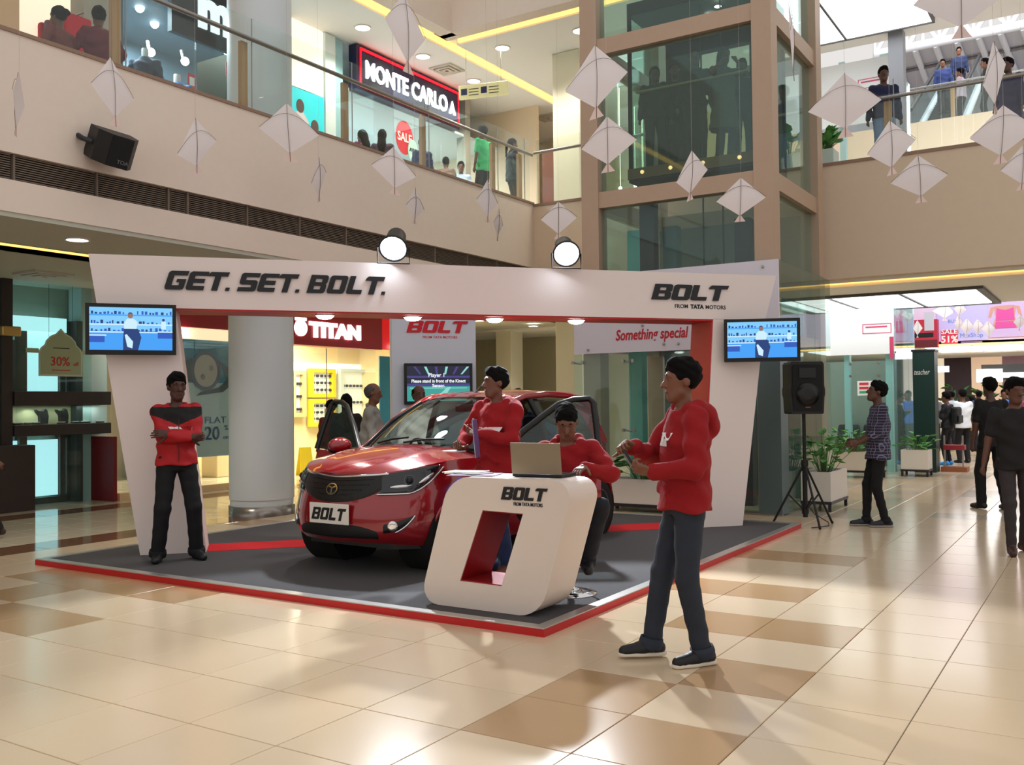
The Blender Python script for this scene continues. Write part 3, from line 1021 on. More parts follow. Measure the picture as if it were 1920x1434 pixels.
nt_ = MB().box((20.27, 4.12, 1.60), (20.28, 4.42, 1.90)).build('notice', mat('notice_white', (244, 244, 244), .5), l2)
for k, c in enumerate(((214, 50, 70), (214, 50, 70), (60, 170, 120))):
    MB().box((20.262, 4.20, 1.82 - k * .085), (20.27, 4.38, 1.865 - k * .085)).build('notice_bar', mat('notice%d' % k, c, .5), nt_)
MB().box((22.8, 3.8, 0), (22.85, 6.2, 2.4)).build('lobby_lift_back', mat('lift_back', (150, 160, 150), .5), l2)
# ================================================================ RED HATCHBACK
CARP = mat('car_red', (168, 8, 22), .22, 0.15, coat=1.0, linear=(.27, .004, .009))
CHROME = mat('chrome', (220, 220, 222), .08, 1.0)
CBLK = mat('car_black', (10, 10, 11), .28)
CGLASS = glass_mat('car_glass', (.42, .52, .50), .10, .03)
TYRE = mat('tyre', (16, 16, 17), .8)
ALLOY = mat('alloy', (150, 150, 152), .25, .9)
LAMPG = mat('headlamp', (66, 68, 70), .05, .8)
FABRIC = mat('seat_fabric', (34, 34, 38), .9)

ST = [(-1.80, 0), (-1.79, .35), (-1.74, .62), (-1.60, .775), (-1.235, .835), (-.8, .842), (-.3, .847), (.2, .847), (.75, .842), (1.235, .835), (1.55, .79), (1.75, .68), (1.885, .50), (1.965, .28), (1.995, 0)]
TOPZ = [.98, .98, .985, .99, 1.0, .985, .965, .95, .955, .955, .93, .895, .865, .85, .835]
BOTZ = [.30, .29, .27, .24, .21, .19, .19, .19, .19, .20, .23, .25, .265, .27, .27]
INS_S = [.06, .02, 0.0, .004, .06]      # side: inset at the five levels
INS_F = [.07, .012, 0.0, .03, .085]     # front and rear
LV = [None, .34, .49, .67, None]
NU, NV = len(ST), 5
net = np.zeros((NU, NV, 3))
for i, (x, y) in enumerate(ST):
    f_ = min(1, max(0, (i - 9.5) / 2)) if i > 9 else min(1, max(0, (3.5 - i) / 2))
    for j in range(NV):
        ins = INS_S[j] * (1 - f_) + INS_F[j] * f_
        z = BOTZ[i] if j == 0 else (TOPZ[i] if j == 4 else LV[j] + (.0 if i > 9 else .02 * j))
        net[i, j] = (x * (1 - ins / 2.0 * (1 if f_ > 0 else 0)), y * (1 - ins / .84), z)


def cr(P, t):
    """Catmull-Rom through rows of P (n,...) at float t"""
    n = len(P)
    t = min(max(t, 0), n - 1 - 1e-6)
    i = int(t)
    f = t - i
    p1, p2 = P[i], P[i + 1]
    p0 = P[i - 1] if i > 0 else 2 * p1 - p2
    p3 = P[i + 2] if i + 2 < n else 2 * p2 - p1
    return .5 * ((2 * p1) + (-p0 + p2) * f + (2 * p0 - 5 * p1 + 4 * p2 - p3) * f * f + (-p0 + 3 * p1 - 3 * p2 + p3) * f ** 3)


# mirrored net so that the outline is smooth through both centre lines
mnet = np.concatenate([net[1:][::-1] * np.array([1, -1, 1]), net], 0)   # index NU-1 is the rear centre
full = np.concatenate([net, (net[:-1][::-1]) * np.array([1, -1, 1])], 0)   # 0 rear centre .. 14 front centre .. 28 rear centre


def W(u, v):
    """wall of the car; u 0..28 around from the rear centre over the left side, v 0..4 up"""
    u = u % 28
    i = int(u); f = u - i
    g = lambda k: full[k % 28]
    p0, p1, p2, p3 = g(i - 1), g(i), g(i + 1), g(i + 2)
    col_ = .5 * ((2 * p1) + (-p0 + p2) * f + (2 * p0 - 5 * p1 + 4 * p2 - p3) * f * f + (-p0 + 3 * p1 - 3 * p2 + p3) * f ** 3)
    return Vector(cr(col_, v))


def WN(u, v):
    e_ = .02
    a = W(u + e_, v) - W(u - e_, v)
    b = W(u, min(4, v + e_)) - W(u, max(0, v - e_))
    n = a.cross(b)
    n.normalize()
    c = W(u, v)
    if n.dot(Vector((c.x * .4, c.y, 0.05))) < 0:
        n = -n
    return n


def patch(rows, name, m, parent, T, smooth=True, thick=0.0, mi=None):
    """grid of points -> mesh"""
    v = [p for r in rows for p in r]
    nc = len(rows[0])
    f = [(i * nc + j, i * nc + j + 1, (i + 1) * nc + j + 1, (i + 1) * nc + j) for i in range(len(rows) - 1) for j in range(nc - 1)]
    return MB().add([T @ Vector(p) for p in v], f, 0, smooth).build(name, m, parent, fixn=True)


def decal(u0, u1, top, bot, d, name, m, parent, T, nu=14, nv=5, both=False, rim=True):
    """strip on the car wall between two curves given as (t, v) functions; raised by d with a skirt"""
    outs = []
    for sgn in ((1, -1) if both else (1,)):
        rows = []
        for i in range(nu + 1):
            t = i / nu
            u = u0 + (u1 - u0) * t
            if sgn < 0:
                u = 28 - u
            vt, vb = top(t), bot(t)
            row = []
            for j in range(nv + 1):
                v = vb + (vt - vb) * j / nv
                p = W(u, v)
                n = WN(u, v)
                edge = rim and (i in (0, nu) or j in (0, nv))
                row.append(p + n * (d if not edge else -.004))
            rows.append(row)
        outs.append(patch(rows, name, m, parent, T))
    return outs


CARX, CARY, CARR, CARS = 8.24, 5.735, math.radians(177.4), 1.02
car = thing('hatchback_car', 'shiny red five-door hatchback with both front doors open on the stage', 'car', (CARX, CARY, SZ + .004), CARR, scale=CARS)
CT = XF[car.name]
S_ = lambda y: Vector((1, -1, 1))

# ---- body walls (left and right, without door apertures and wheel arches)
DU0, DU1 = 6.05, 8.02                      # door aperture in u


def wall_faces(cond):
    nu, nv = 196, 24
    mb = MB()
    idx = {}
    vs = []
    for i in range(nu):
        for j in range(nv + 1):
            vs.append(W(28 * i / nu, 4 * j / nv))
    fs = []
    for i in range(nu):
        for j in range(nv):
            u = 28 * (i + .5) / nu
            v = 4 * (j + .5) / nv
            us = u if u < 14 else 28 - u
            c = W(u, v)
            arch = any((c.x - ax) ** 2 + (c.z - .31) ** 2 < .335 ** 2 and abs(c.y) > .45 for ax in (1.235, -1.235))
            if arch or not cond(us, v):
                continue
            fs.append((i * (nv + 1) + j, ((i + 1) % nu) * (nv + 1) + j, ((i + 1) % nu) * (nv + 1) + j + 1, i * (nv + 1) + j + 1))
    used = sorted(set(k for f in fs for k in f))
    re = {k: n for n, k in enumerate(used)}
    mb.add([CT @ vs[k] for k in used], [tuple(re[k] for k in f) for f in fs], 0, True)
    return mb


indoor = lambda us, v: DU0 < us < DU1 and v > .45
wall_faces(lambda us, v: us <= 10.0 and not indoor(us, v)).build('body_shell', CARP, car, fixn=True)
fb = wall_faces(lambda us, v: us > 10.0).build('front_bumper', CARP, car, fixn=True)

# ---- hood
CX = [.985, 1.22, 1.46, 1.66, 1.81, 1.90, 1.93]
CZ = [1.07, 1.05, 1.012, .968, .918, .872, .840]
rows = []
nr = 26
for i in range(nr + 1):
    tt = 6 * i / nr
    cx, cz = cr(np.array(CX), tt), cr(np.array(CZ), tt)
    E_ = W(8 + tt, 4)
    row = []
    for j in range(-16, 17):
        s = abs(j) / 16
        x = cx + (E_.x - cx) * s ** 1.6
        z = cz + (E_.z - cz) * s ** 2.4 + .012 * math.exp(-((s - .62) / .10) ** 2) * (1 - i / nr) * (1 if s < .9 else 0)
        row.append(Vector((x, E_.y * s * (1 if j >= 0 else -1), z)))
    rows.append(row)
patch(rows, 'hood', CARP, car, CT)

# ---- roof, pillars, glass
ROX = [.14, -.1, -.5, -.9, -1.25, -1.52, -1.62]
ROZ = [1.515, 1.562, 1.59, 1.58, 1.545, 1.49, 1.46]
ROY = [.59, .595, .60, .595, .58, .55, .52]
rows = []
for i in range(25):
    t = 6 * i / 24
    x, z, y = cr(np.array(ROX), t), cr(np.array(ROZ), t), cr(np.array(ROY), t)
    rows.append([Vector((x - .05 * (abs(j) / 10) ** 2 * (1 if i < 3 else 0), y * j / 10, z - .055 * (abs(j) / 10) ** 3)) for j in range(-10, 11)])
patch(rows, 'roof', CARP, car, CT)
# windscreen: from the cowl curve to the roof's front edge
bw = lambda s: Vector((1.02 - .28 * abs(s) ** 2, .775 * s, 1.065 - .05 * s * s))
tw = lambda s: Vector((.135 - .055 * s * s, .575 * s, 1.515 - .052 * abs(s) ** 3))
rows = []
for i in range(13):
    t = i / 12
    rows.append([bw(j / 10).lerp(tw(j / 10), t) + Vector((.5, 0, .86)).normalized() * .035 * math.sin(PI * t) for j in range(-10, 11)])
patch(rows, 'windscreen', CGLASS, car, CT)
for s in (-1, 1):
    P0, P1 = bw(s * 1.02), tw(s * 1.02)
    pth = [P0 + Vector((.12, .02 * s, -.05)), P0, P0.lerp(P1, .5) + Vector((.5, 0, .86)).normalized() * .035, P1, Vector((-.1, .605 * s, 1.512)), Vector((-.5, .61 * s, 1.535)), Vector((-.95, .605 * s, 1.522)), Vector((-1.3, .59 * s, 1.465)), Vector((-1.52, .57 * s, 1.37))]
    MB().tube([CT @ p for p in pth], [.03 * CARS] + [.036 * CARS] * 6 + [.05 * CARS, .06 * CARS], 10).build('roof_rail_pillar', CARP, car)
    MB().tube([CT @ (p + Vector((.03, -.02 * s, .004))) for p in (P0, P0.lerp(P1, .5) + Vector((.5, 0, .86)).normalized() * .04, P1)], .02 * CARS, 8).build('windscreen_seal', CBLK, car)
# cowl and wipers
rows = [[Vector((bw(j / 10).x + .05 * k, bw(j / 10).y * (1 + .03 * k), bw(j / 10).z - .006 + .004 * k)) for j in range(-10, 11)] for k in (-.6, .6)]
patch(rows, 'cowl', CBLK, car, CT)
for a, b in ((-.55, .02), (-.02, .52)):
    A = bw(a) + Vector((.0, 0, .02)); Bq = bw(b).lerp(tw(b), .07) + Vector((.03, 0, .035))
    wp = MB().tube([CT @ A, CT @ (A.lerp(Bq, .5) + Vector((0, 0, .012))), CT @ Bq], .010, 6).build('wiper', CBLK, car)
# rear: hatch glass and panel
rows = []
for i in range(9):
    t = i / 8
    rows.append([Vector((-1.60 - .16 * t - .02 * math.sin(PI * t), (.52 + .1 * t) * j / 8, 1.462 - .47 * t - .05 * (abs(j) / 8) ** 2)) for j in range(-8, 9)])
patch(rows, 'hatch_window', CGLASS, car, CT)
# rear quarters: C pillar and rear door windows (fixed, closed)
for s in (-1, 1):
    low = [(-.28, .80, .965), (-.75, .81, .985), (-1.2, .80, 1.0), (-1.62, .72, .99)]
    up = [(-.22, .60, 1.47), (-.7, .595, 1.475), (-1.1, .585, 1.44), (-1.5, .57, 1.36)]
    L = [Vector((a, b * s, c)) for a, b, c in low]; U = [Vector((a, b * s, c)) for a, b, c in up]
    rows = []
    for i in range(9):
        t = i / 8 * 2.0
        l_, u_ = Vector(cr(np.array([tuple(q) for q in L]), t)), Vector(cr(np.array([tuple(q) for q in U]), t))
        rows.append([l_.lerp(u_, j / 6) + Vector((0, s * .02 * math.sin(PI * j / 6), 0)) for j in range(7)])
    patch(rows, 'rear_door_window', CGLASS, car, CT)
    rows = []
    for i in range(6):
        t = 2.0 + i / 5
        l_, u_ = Vector(cr(np.array([tuple(q) for q in L]), t)), Vector(cr(np.array([tuple(q) for q in U]), t))
        rows.append([l_.lerp(u_, j / 6) + Vector((0, s * .02 * math.sin(PI * j / 6), 0)) for j in range(7)])
    patch(rows, 'rear_pillar', CARP, car, CT)
    MB().tube([CT @ Vector((-.25, .80 * s, .95)), CT @ Vector((-.25, .72 * s, 1.25)), CT @ Vector((-.21, .60 * s, 1.475))], .035, 8).build('centre_pillar', CBLK, car)
    # belt filler under the windows
    rows = [[W(u if s > 0 else 28 - u, 4) for u in np.linspace(2.6, 6.1, 16)], [Vector((W(u, 4).x, s * (W(u, 4).y - .03), W(u, 4).z + .012)) for u in np.linspace(2.6, 6.1, 16)]]
    patch(rows, 'belt_seal', CBLK, car, CT)
    # fender top between bonnet edge and door
    # wheel arch lips
    for ax in (1.235, -1.235):
        pts = []
        for k in range(19):
            a = math.radians(-14 + 208 * k / 18)
            x, z = ax + .335 * math.cos(a), .31 + .335 * math.sin(a)
            # find the wall's y there
            yy = .83
            best = None
            for u in np.linspace(3.2, 10.8, 60):
                for v in (0, .5, 1, 1.5, 2, 2.5, 3):
                    p = W(u, v)
                    q = (p.x - x) ** 2 + (p.z - z) ** 2
                    if best is None or q < best:
                        best = q; yy = p.y
            pts.append(CT @ Vector((x, s * (yy - .004), z)))
        MB().tube(pts, .02, 8).build('wheel_arch_lip', CARP, car)
        # dark liner inside the arch
        T2 = CT @ Matrix.Translation((ax, s * .60, .31)) @ Matrix.Rotation(-PI / 2 * s, 4, 'X')
        MB().lathe([(.36, -.2), (.36, .2)], 28, T2).build('arch_liner', mat('liner', (8, 8, 8), .9), car)
# floor pan and sill
MB().prism([[(1.75, .5), (1.75, -.5), (1.55, -.7), (-1.55, -.7), (-1.7, -.5), (-1.7, .5), (-1.55, .7), (1.55, .7)]], CT @ Matrix.Translation((0, 0, .21)), .05).build('floor_pan', CBLK, car)

# ---- wheels
for ax in (1.235, -1.235):
    for s in (-1, 1):
        steer = 0.0
        T2 = CT @ Matrix.Translation((ax, s * .735, .302)) @ Matrix.Rotation(-s * PI / 2, 4, 'X')
        wh = MB().lathe([(.2, -.085), (.275, -.092), (.298, -.075), (.302, -.03), (.302, .03), (.298, .075), (.275, .092), (.2, .085)], 40, T2).build('wheel', TYRE, car)
        MB().lathe([(.205, .06), (.203, .09), (.192, .092), (.18, .05), (.06, .04)], 40, T2, caps=False).build('rim', ALLOY, wh)
        mb = MB()
        for k in range(7):
            a = 2 * PI * k / 7
            mb.fbox(T2 @ Matrix.Rotation(a, 4, 'Z'), (.03, -.018, .045), (.195, .018, .08))
        mb.lathe([(.055, .03), (.055, .085), (.03, .092)], 20, T2)
        mb.build('spokes', ALLOY, wh, kind=None)
        MB().lathe([(.2, -.02), (.2, .02)], 30, T2).build('brake', mat('brake_dark', (20, 20, 20), .6), wh)

# ---- front details
lerp = lambda a, b: (lambda t: a + (b - a) * t)
gtop = lambda t: 4.0
gbot = lambda t: 2.62 + .75 * abs(2 * t - 1) ** 2.0
decal(11.85, 16.15, gtop, gbot, .010, 'grille', mat('grille_black', (9, 9, 10), .35, bump=.4, bscale=120), car, CT, 40, 8)
for k in range(4):                                   # slim mesh bars
    vv = 3.05 + k * .23
    hw = 1.6 - (.9 if k == 0 else .45 if k == 1 else .15 if k == 2 else 0)
    MB().tube([CT @ (W(14 - hw + 2 * hw * i / 20, vv) + WN(14 - hw + 2 * hw * i / 20, vv) * .012) for i in range(21)], .004, 6).build('grille_bar', CBLK, car)
decal(11.75, 16.25, lambda t: 4.0, lambda t: 3.86, .018, 'chrome_strip', CHROME, car, CT, 40, 3)
htop = lambda t: 3.99 - .06 * t ** 4
hbot = lambda t: 3.02 + .06 * t if t < .45 else 3.047 + (3.86 - 3.047) * ((t - .45) / .55) ** 1.25
hl = decal(12.15, 9.6, htop, hbot, .012, 'headlamp', LAMPG, car, CT, 26, 6, both=True)
for q, s in zip(hl, (1, -1)):
    for uu, vv, r in ((10.95, 3.56, .05),):
        u_ = uu if s > 0 else 28 - uu
        n = WN(u_, vv)
        T2 = CT @ (Matrix.Translation(W(u_, vv) + n * .012) @ n.to_track_quat('Z', 'Y').to_matrix().to_4x4())
        MB().lathe([(r, -.01), (r, .008), (r * .85, .010), (r * .8, .0)], 20, T2, caps=False).build('bulb_bowl', mat('lamp_ring', (96, 98, 102), .15, .8), q)
        MB().sphere(CT @ (W(u_, vv) + n * .014), r * .62, 12).build('bulb', mat('bulb_dark', (30, 31, 34), .05, .4), q)
    pth = [W((u if s > 0 else 28 - u), v) + WN((u if s > 0 else 28 - u), v) * .014 for u, v in [(12.2 - 2.8 * t, hbot(t) + .05) for t in np.linspace(0, .95, 14)]]
    MB().tube([CT @ p for p in pth], .008, 6).build('chrome_lip', CHROME, q)
    for tt0, tt1, vo in ((.18, .5, .35), (.62, .85, .30)):
        pth = [W((u if s > 0 else 28 - u), v) + WN((u if s > 0 else 28 - u), v) * .013 for u, v in [(12.15 - 2.55 * t, hbot(t) + (htop(t) - hbot(t)) * vo) for t in np.linspace(tt0, tt1, 8)]]
        MB().tube([CT @ p for p in pth], [.006, .012, .016, .018, .018, .016, .012, .006], 8).build('reflector', CHROME, q)
decal(12.1, 15.9, lambda t: 1.75 - .5 * abs(2 * t - 1) ** 3, lambda t: .5 + .12 * abs(2 * t - 1), .006, 'lower_intake', mat('intake_black', (8, 8, 9), .6), car, CT, 30, 5)
fg = decal(12.0, 10.75, lambda t: 1.75 + .42 * t ** 1.4, lambda t: 1.12 + 1.0 * t ** 2.2, .006, 'fog_bezel', CBLK, car, CT, 14, 4, both=True)
for q, s in zip(fg, (1, -1)):
    u_ = 11.6 if s > 0 else 16.4
    n = WN(u_, 1.6)
    T2 = CT @ (Matrix.Translation(W(u_, 1.6) + n * .006) @ n.to_track_quat('Z', 'Y').to_matrix().to_4x4())
    MB().lathe([(.045, 0), (.045, .012), (.03, .016), (.01, .016)], 18, T2).build('fog_lamp', CHROME, q)
    pth = [W((u if s > 0 else 28 - u), v) + WN((u if s > 0 else 28 - u), v) * .008 for u, v in [(11.5 - .75 * t, 1.12 + 1.0 * (.4 + .6 * t) ** 2.2) for t in np.linspace(0, 1, 8)]]
    MB().tube([CT @ p for p in pth], .009, 6).build('chrome_trim', CHROME, q)
# badge: oval ring with a T shape
pc = W(14, 3.28) + WN(14, 3.28) * .014
n = WN(14, 3.28)
BT = CT @ Matrix.Translation(pc) @ Matrix((Vector((0, 1, 0)), n.cross(Vector((0, 1, 0))), n)).transposed().to_4x4()
ov = lambda a, b, k=28: [(a * math.cos(2 * PI * i / k), b * math.sin(2 * PI * i / k)) for i in range(k)]
bd = MB().prism([ov(.066, .052), ov(.055, .042)], BT, .010).build('badge', CHROME, car)
MB().prism([[(-.044, .016), (-.036, .028), (-.012, .022), (-.006, .006), (-.010, -.042), (.010, -.042), (.006, .006), (.012, .022), (.036, .028), (.044, .016), (.02, .012), (.014, -.03), (-.014, -.03), (-.02, .012)][:6] +
            [(.010, -.042), (.006, .006), (.012, .022), (.036, .028), (.044, .016), (.016, .010), (0, .016), (-.016, .010)]], BT, .010).build('badge_t', CHROME, bd)
# number plate
pz = .515
PT = CT @ Matrix.Translation((W(14, 2.1).x + .008, 0, pz)) @ Matrix((Vector((0, 1, 0)), Vector((0, 0, 1)), Vector((1, 0, 0)))).transposed().to_4x4()
pl = MB().bbox((-.235, -.088, 0), (.235, .088, .012), .005, T=PT).build('number_plate', mat('plate_white', (226, 222, 214), .5), car)
gw = (glyph_width('BOLT', .84, .1) + .3) * .105
glyphs('BOLT', PT @ Matrix.Translation((-gw / 2, -.055, .012)), .105, .003, pl, BLK, asp=.84, gap=.1, name='plate_letter')
# aerial
MB().tube([CT @ Vector((.02, 0, 1.50)), CT @ Vector((-.1, .0, 1.56)), CT @ Vector((-.42, 0, 1.80))], [.022, .010, .003], 8).build('aerial', CBLK, car)

# ---- doors, swung open about their front edge
for s, ang in ((1, math.radians(52)), (-1, math.radians(73))):
    hinge = Vector((.76, s * .80, 0))
    DTm = CT @ Matrix.Translation(hinge) @ Matrix.Rotation(-s * ang, 4, 'Z') @ Matrix.Translation(-hinge)
    us = [u if s > 0 else 28 - u for u in np.linspace(DU0 + .02, DU1 - .02, 16)]
    rows = [[W(u, v) for u in us] for v in np.linspace(.5, 4, 12)]
    inner = [[W(u, v) - Vector((0, s * .055, 0)) for u in us] for v in np.linspace(.5, 4, 12)]
    dr = patch(rows, 'front_door', CARP, car, DTm)
    patch(inner, 'door_card', FABRIC, dr, DTm)
    edge = [rows[0][k] for k in range(16)] + [rows[k][15] for k in range(12)] + [rows[11][15 - k] for k in range(16)] + [rows[11 - k][0] for k in range(12)]
    e2 = [inner[0][k] for k in range(16)] + [inner[k][15] for k in range(12)] + [inner[11][15 - k] for k in range(16)] + [inner[11 - k][0] for k in range(12)]
    patch([edge, e2], 'door_edge', CARP, dr, DTm)
    fr_ = [Vector((.70, s * .79, .965)), Vector((.42, s * .70, 1.20)), Vector((.10, s * .62, 1.43)), Vector((-.05, s * .60, 1.475)), Vector((-.20, s * .605, 1.482)), Vector((-.235, s * .63, 1.44)), Vector((-.25, s * .72, 1.2)), Vector((-.255, s * .80, .965))]
    MB().tube([DTm @ p for p in fr_], .030 * CARS, 8).build('window_frame', CBLK, dr)
    a0, b0 = fr_[0], fr_[-1]
    cen = [Vector((.66, s * .785, .97)), Vector((.40, s * .695, 1.19)), Vector((.10, s * .615, 1.42)), Vector((-.20, s * .605, 1.47)), Vector((-.24, s * .70, 1.25)), Vector((-.25, s * .79, .97))]
    MB().add([DTm @ p for p in cen], [(0, 1, 2, 3, 4, 5)]).build('window_glass', CGLASS, dr)
    c = Vector((.60, s * .97, 1.03))
    Rm = Matrix.Rotation(CARR - s * ang, 3, 'Z')
    MB().sphere(DTm @ c, (.085, .135, .088), 18, T=Rm).build('mirror', CARP, dr)
    MB().sphere(DTm @ (c + Vector((-.012, 0, -.034))), (.084, .132, .060), 16, T=Rm).build('mirror_base', CBLK, dr)
    MB().tube([DTm @ Vector((.66, s * .80, .985)), DTm @ (c + Vector((.01, -s * .06, -.05)))], .03, 8).build('mirror_arm', CBLK, dr)
    MB().tube([DTm @ Vector((-.12, s * .86, .80)), DTm @ Vector((-.02, s * .885, .80)), DTm @ Vector((.06, s * .862, .80))], .012, 6).build('door_handle', CARP, dr)

# ---- interior
MB().bbox((.42, -.66, .62), (.86, .66, .98), .06, T=CT).build('dashboard', FABRIC, car)
for s in (-1, 1):
    sb = MB().bbox((-.42, s * .36 - .23, .40), (.12, s * .36 + .23, .56), .05, T=CT).build('seat', FABRIC, car)
    MB().bbox((-.12, -.22, 0), (.04, .22, .60), .05, T=CT @ Matrix.Translation((-.40, s * .36, .52)) @ Matrix.Rotation(-.3, 4, 'Y')).build('seat_back', FABRIC, sb)
    MB().bbox((-.05, -.12, 0), (.05, .12, .18), .04, T=CT @ Matrix.Translation((-.62, s * .36, 1.12)) @ Matrix.Rotation(-.2, 4, 'Y')).build('headrest', FABRIC, sb)
MB().bbox((-1.05, -.62, .42), (-.62, .62, .58), .05, T=CT).build('rear_bench', FABRIC, car)
MB().bbox((-1.25, -.62, .55), (-1.1, .62, 1.1), .05, T=CT).build('rear_backrest', FABRIC, car)
Tst = CT @ Matrix.Translation((.32, -.36, .93)) @ Matrix.Rotation(-1.1, 4, 'Y')
MB().tube([Tst @ Vector((.18 * math.cos(2 * PI * k / 20), .18 * math.sin(2 * PI * k / 20), 0)) for k in range(21)], .014, 8).fbox(Tst, (-.16, -.02, -.012), (.16, .02, .008)).build('steering_wheel', CBLK, car)
MB().bbox((.02, -.11, 1.36), (.06, .11, 1.43), .01, T=CT @ Matrix.Translation((.05, 0, 0))).build('rear_view_mirror', CBLK, car)
# ================================================================ GROUND-FLOOR SHOPS ON THE LEFT
WOODD = mat('dark_wood', (52, 42, 40), .4)
CYAN = mat('lit_panel', (200, 236, 240), .5, emit=1.1, ecol=(190, 236, 244))
PALE = mat('pale_blue_wall', (196, 220, 222), .5)
JG = glass_mat('shop_glass', (.95, .985, .975), .035, .02)
js = thing('jewellery_shop', 'jewellery shop front with dark frames and lit panels at the far left', 'shop front', (8.6, 14.3, 0))
MB().box((3.0, 14.75, 0), (9.9, 14.8, 3.5)).build('back_wall', mat('jewel_back', (150, 160, 146), .7), js)
for x0, x1, z0_, z1_ in ((8.18, 8.46, .12, 1.02), (8.58, 9.14, .12, 1.02), (8.56, 9.14, 1.80, 2.92)):
    MB().box((x0, 14.55, z0_), (x1, 14.6, z1_)).build('lit_panel', CYAN, js)
MB().box((8.0, 14.4, 2.75), (9.2, 14.7, 2.98)).build('lit_panel', CYAN, js)
for x0, x1, z0_, z1_ in ((8.46, 8.58, 0.05, 2.75), (9.14, 9.3, 0.0, 2.95), (8.14, 9.3, 0.0, .10), (8.2, 8.46, 1.8, 2.6)):
    MB().box((x0, 14.48, z0_), (x1, 14.62, z1_)).build('dark_frame', WOODD, js)
MB().box((9.31, 14.3, 0.0), (9.42, 14.62, 2.95)).build('dark_frame', mat('dark_frame_b', (38, 44, 48), .4), js)
MB().box((8.17, 14.46, 1.8), (8.28, 14.47, 2.4)).build('red_banner', REDPAINT, js)
MB().box((9.43, 14.35, 0), (9.9, 14.7, 3.5)).build('pale_wall', PALE, js)
MB().box((9.60, 13.74, 0), (9.66, 14.4, 1.05)).build('red_wall', mat('dark_red', (120, 10, 18), .5), js)
for x0, x1 in ((4.0, 6.0), (6.02, 7.96), (8.14, 9.05), (9.06, 9.5)):
    MB().box((x0, 14.18, 0.02), (x1, 14.195, 3.49)).build('glass_pane', GLASSG, js)
MB().box((7.96, 14.1, 0), (8.13, 14.3, 3.5)).build('dark_post', WOODD, js)
MB().bbox((7.9, 13.98, 2.62), (8.2, 14.08, 2.77), .02).build('brass_handle', mat('brass', (196, 164, 100), .3, .8), js)
MB().bbox((7.4, 13.7, 0), (8.25, 14.08, .98), .01).build('dark_cabinet', WOODD, js)
sc_ = thing('showcase', 'lit glass showcase between two dark shelves, holding necklace busts', 'showcase', (8.95, 14.35, 1.1))
MB().bbox((8.14, 14.06, 1.10), (9.78, 14.5, 1.275), .008).build('shelf', WOODD, sc_)
MB().bbox((8.14, 14.06, 1.57), (9.78, 14.5, 1.79), .008).build('shelf', WOODD, sc_)
MB().box((8.16, 14.46, 1.275), (9.76, 14.48, 1.57)).build('back_panel', mat('cream_lit', (206, 200, 160), .7), sc_)
MB().box((8.16, 14.07, 1.275), (9.76, 14.078, 1.57)).build('front_glass', JG, sc_)
lamp('showcase_lamp', 'SPOT', (8.6, 14.3, 1.56), 2.5, (1, .98, .9), .02, (8.55, 14.46, 1.3), 1.6, .4)
lamp('showcase_strip', 'AREA', (9.0, 14.25, 1.56), 3, (1, .98, .9), 1.4, (9.0, 14.25, 1.2), sy=.05)
VELV = mat('velvet', (70, 52, 66), .9)
for x, lab, m_ in ((8.72, 'purple necklace bust inside the lit showcase, left one', VELV), (9.06, 'black necklace bust inside the lit showcase, right one', mat('velvet_black', (26, 24, 28), .9))):
    t = thing('necklace_bust', lab, 'display bust', (x, 14.28, 1.277))
    MB().prism([[(-.06, 0), (.06, 0), (.075, .12), (.05, .22), (.015, .24), (-.02, .2), (-.10, .21), (-.13, .225), (-.12, .19), (-.07, .13)]], FY(x, 14.31, 1.278), .07).build('bust', m_, t)
    MB().lathe([(.05, 0), (.03, .012)], 14, Matrix.Translation((x, 14.28, 1.278))).build('foot', m_, t)
TRAY = mat('tray_white', (224, 232, 228), .4)
for k, (x, y) in enumerate(((8.24, 14.2), (8.33, 14.3), (8.42, 14.18), (8.55, 14.2), (8.95, 14.15), (9.3, 14.32), (9.4, 14.22), (9.5, 14.33), (9.7, 14.25))):
    t = thing('jewel_tray', ['flat jewellery tray at the far left of the showcase', 'raised jewellery tray second from the left in the showcase', 'small jewellery tray third from the left in the showcase', 'white jewellery tray left of the purple bust', 'white jewellery tray in front of the black bust', 'jewellery tray just right of the black bust', 'jewellery tray at the front right of the showcase', 'raised jewellery tray on the right of the showcase', 'last jewellery tray at the right end of the showcase'][k], 'tray', (x, y, 1.277), group='trays in the showcase')
    MB().bbox((x - .055, y - .04, 1.278), (x + .055, y + .04, 1.298), .004).build('base', BLACK, t)
    MB().bbox((x - .05, y - .036, 1.297), (x + .05, y + .036, 1.31), .004).build('pad', TRAY, t)
# arched sale sign hanging in the window
sg = thing('sale_sign', 'arched cream sign reading 30% off hanging in the jewellery window', 'sign', (8.9, 14.1, 2.0))
pts = [(-.37, 0), (.37, 0), (.37, .38), (.34, .44), (.27, .5), (.25, .56), (.17, .64), (.08, .68), (0, .76), (-.08, .68), (-.17, .64), (-.25, .56), (-.27, .5), (-.34, .44), (-.37, .38)]
ST_ = FY(8.92, 14.12, 2.03)
CREAMS = mat('sign_cream', (164, 176, 142), .6)
MB().prism([pts], ST_, .012).build('board', mat('sign_edge', (196, 206, 186), .6), sg)
MB().prism([[(x * .92, .03 + y * .92) for x, y in pts]], ST_ @ Matrix.Translation((0, 0, .012)), .004).build('face', CREAMS, sg)
for s in (-1, 1):
    MB().fbox(ST_, (s * .37, .36, 0), (s * .58, .43, .012)).build('side_arm', CREAMS, sg)
text('30%', ST_ @ Matrix.Translation((-.02, .17, .016)), .2, mat('sale_red', (190, 40, 40), .5), sg, 'price', bold=.01)
text('off', ST_ @ Matrix.Translation((.25, .17, .016)), .09, MATS['sale_red'], sg, 'price')
MB().fbox(ST_, (-.16, .09, .016), (.16, .105, .019)).build('small_line', MATS['sale_red'], sg)
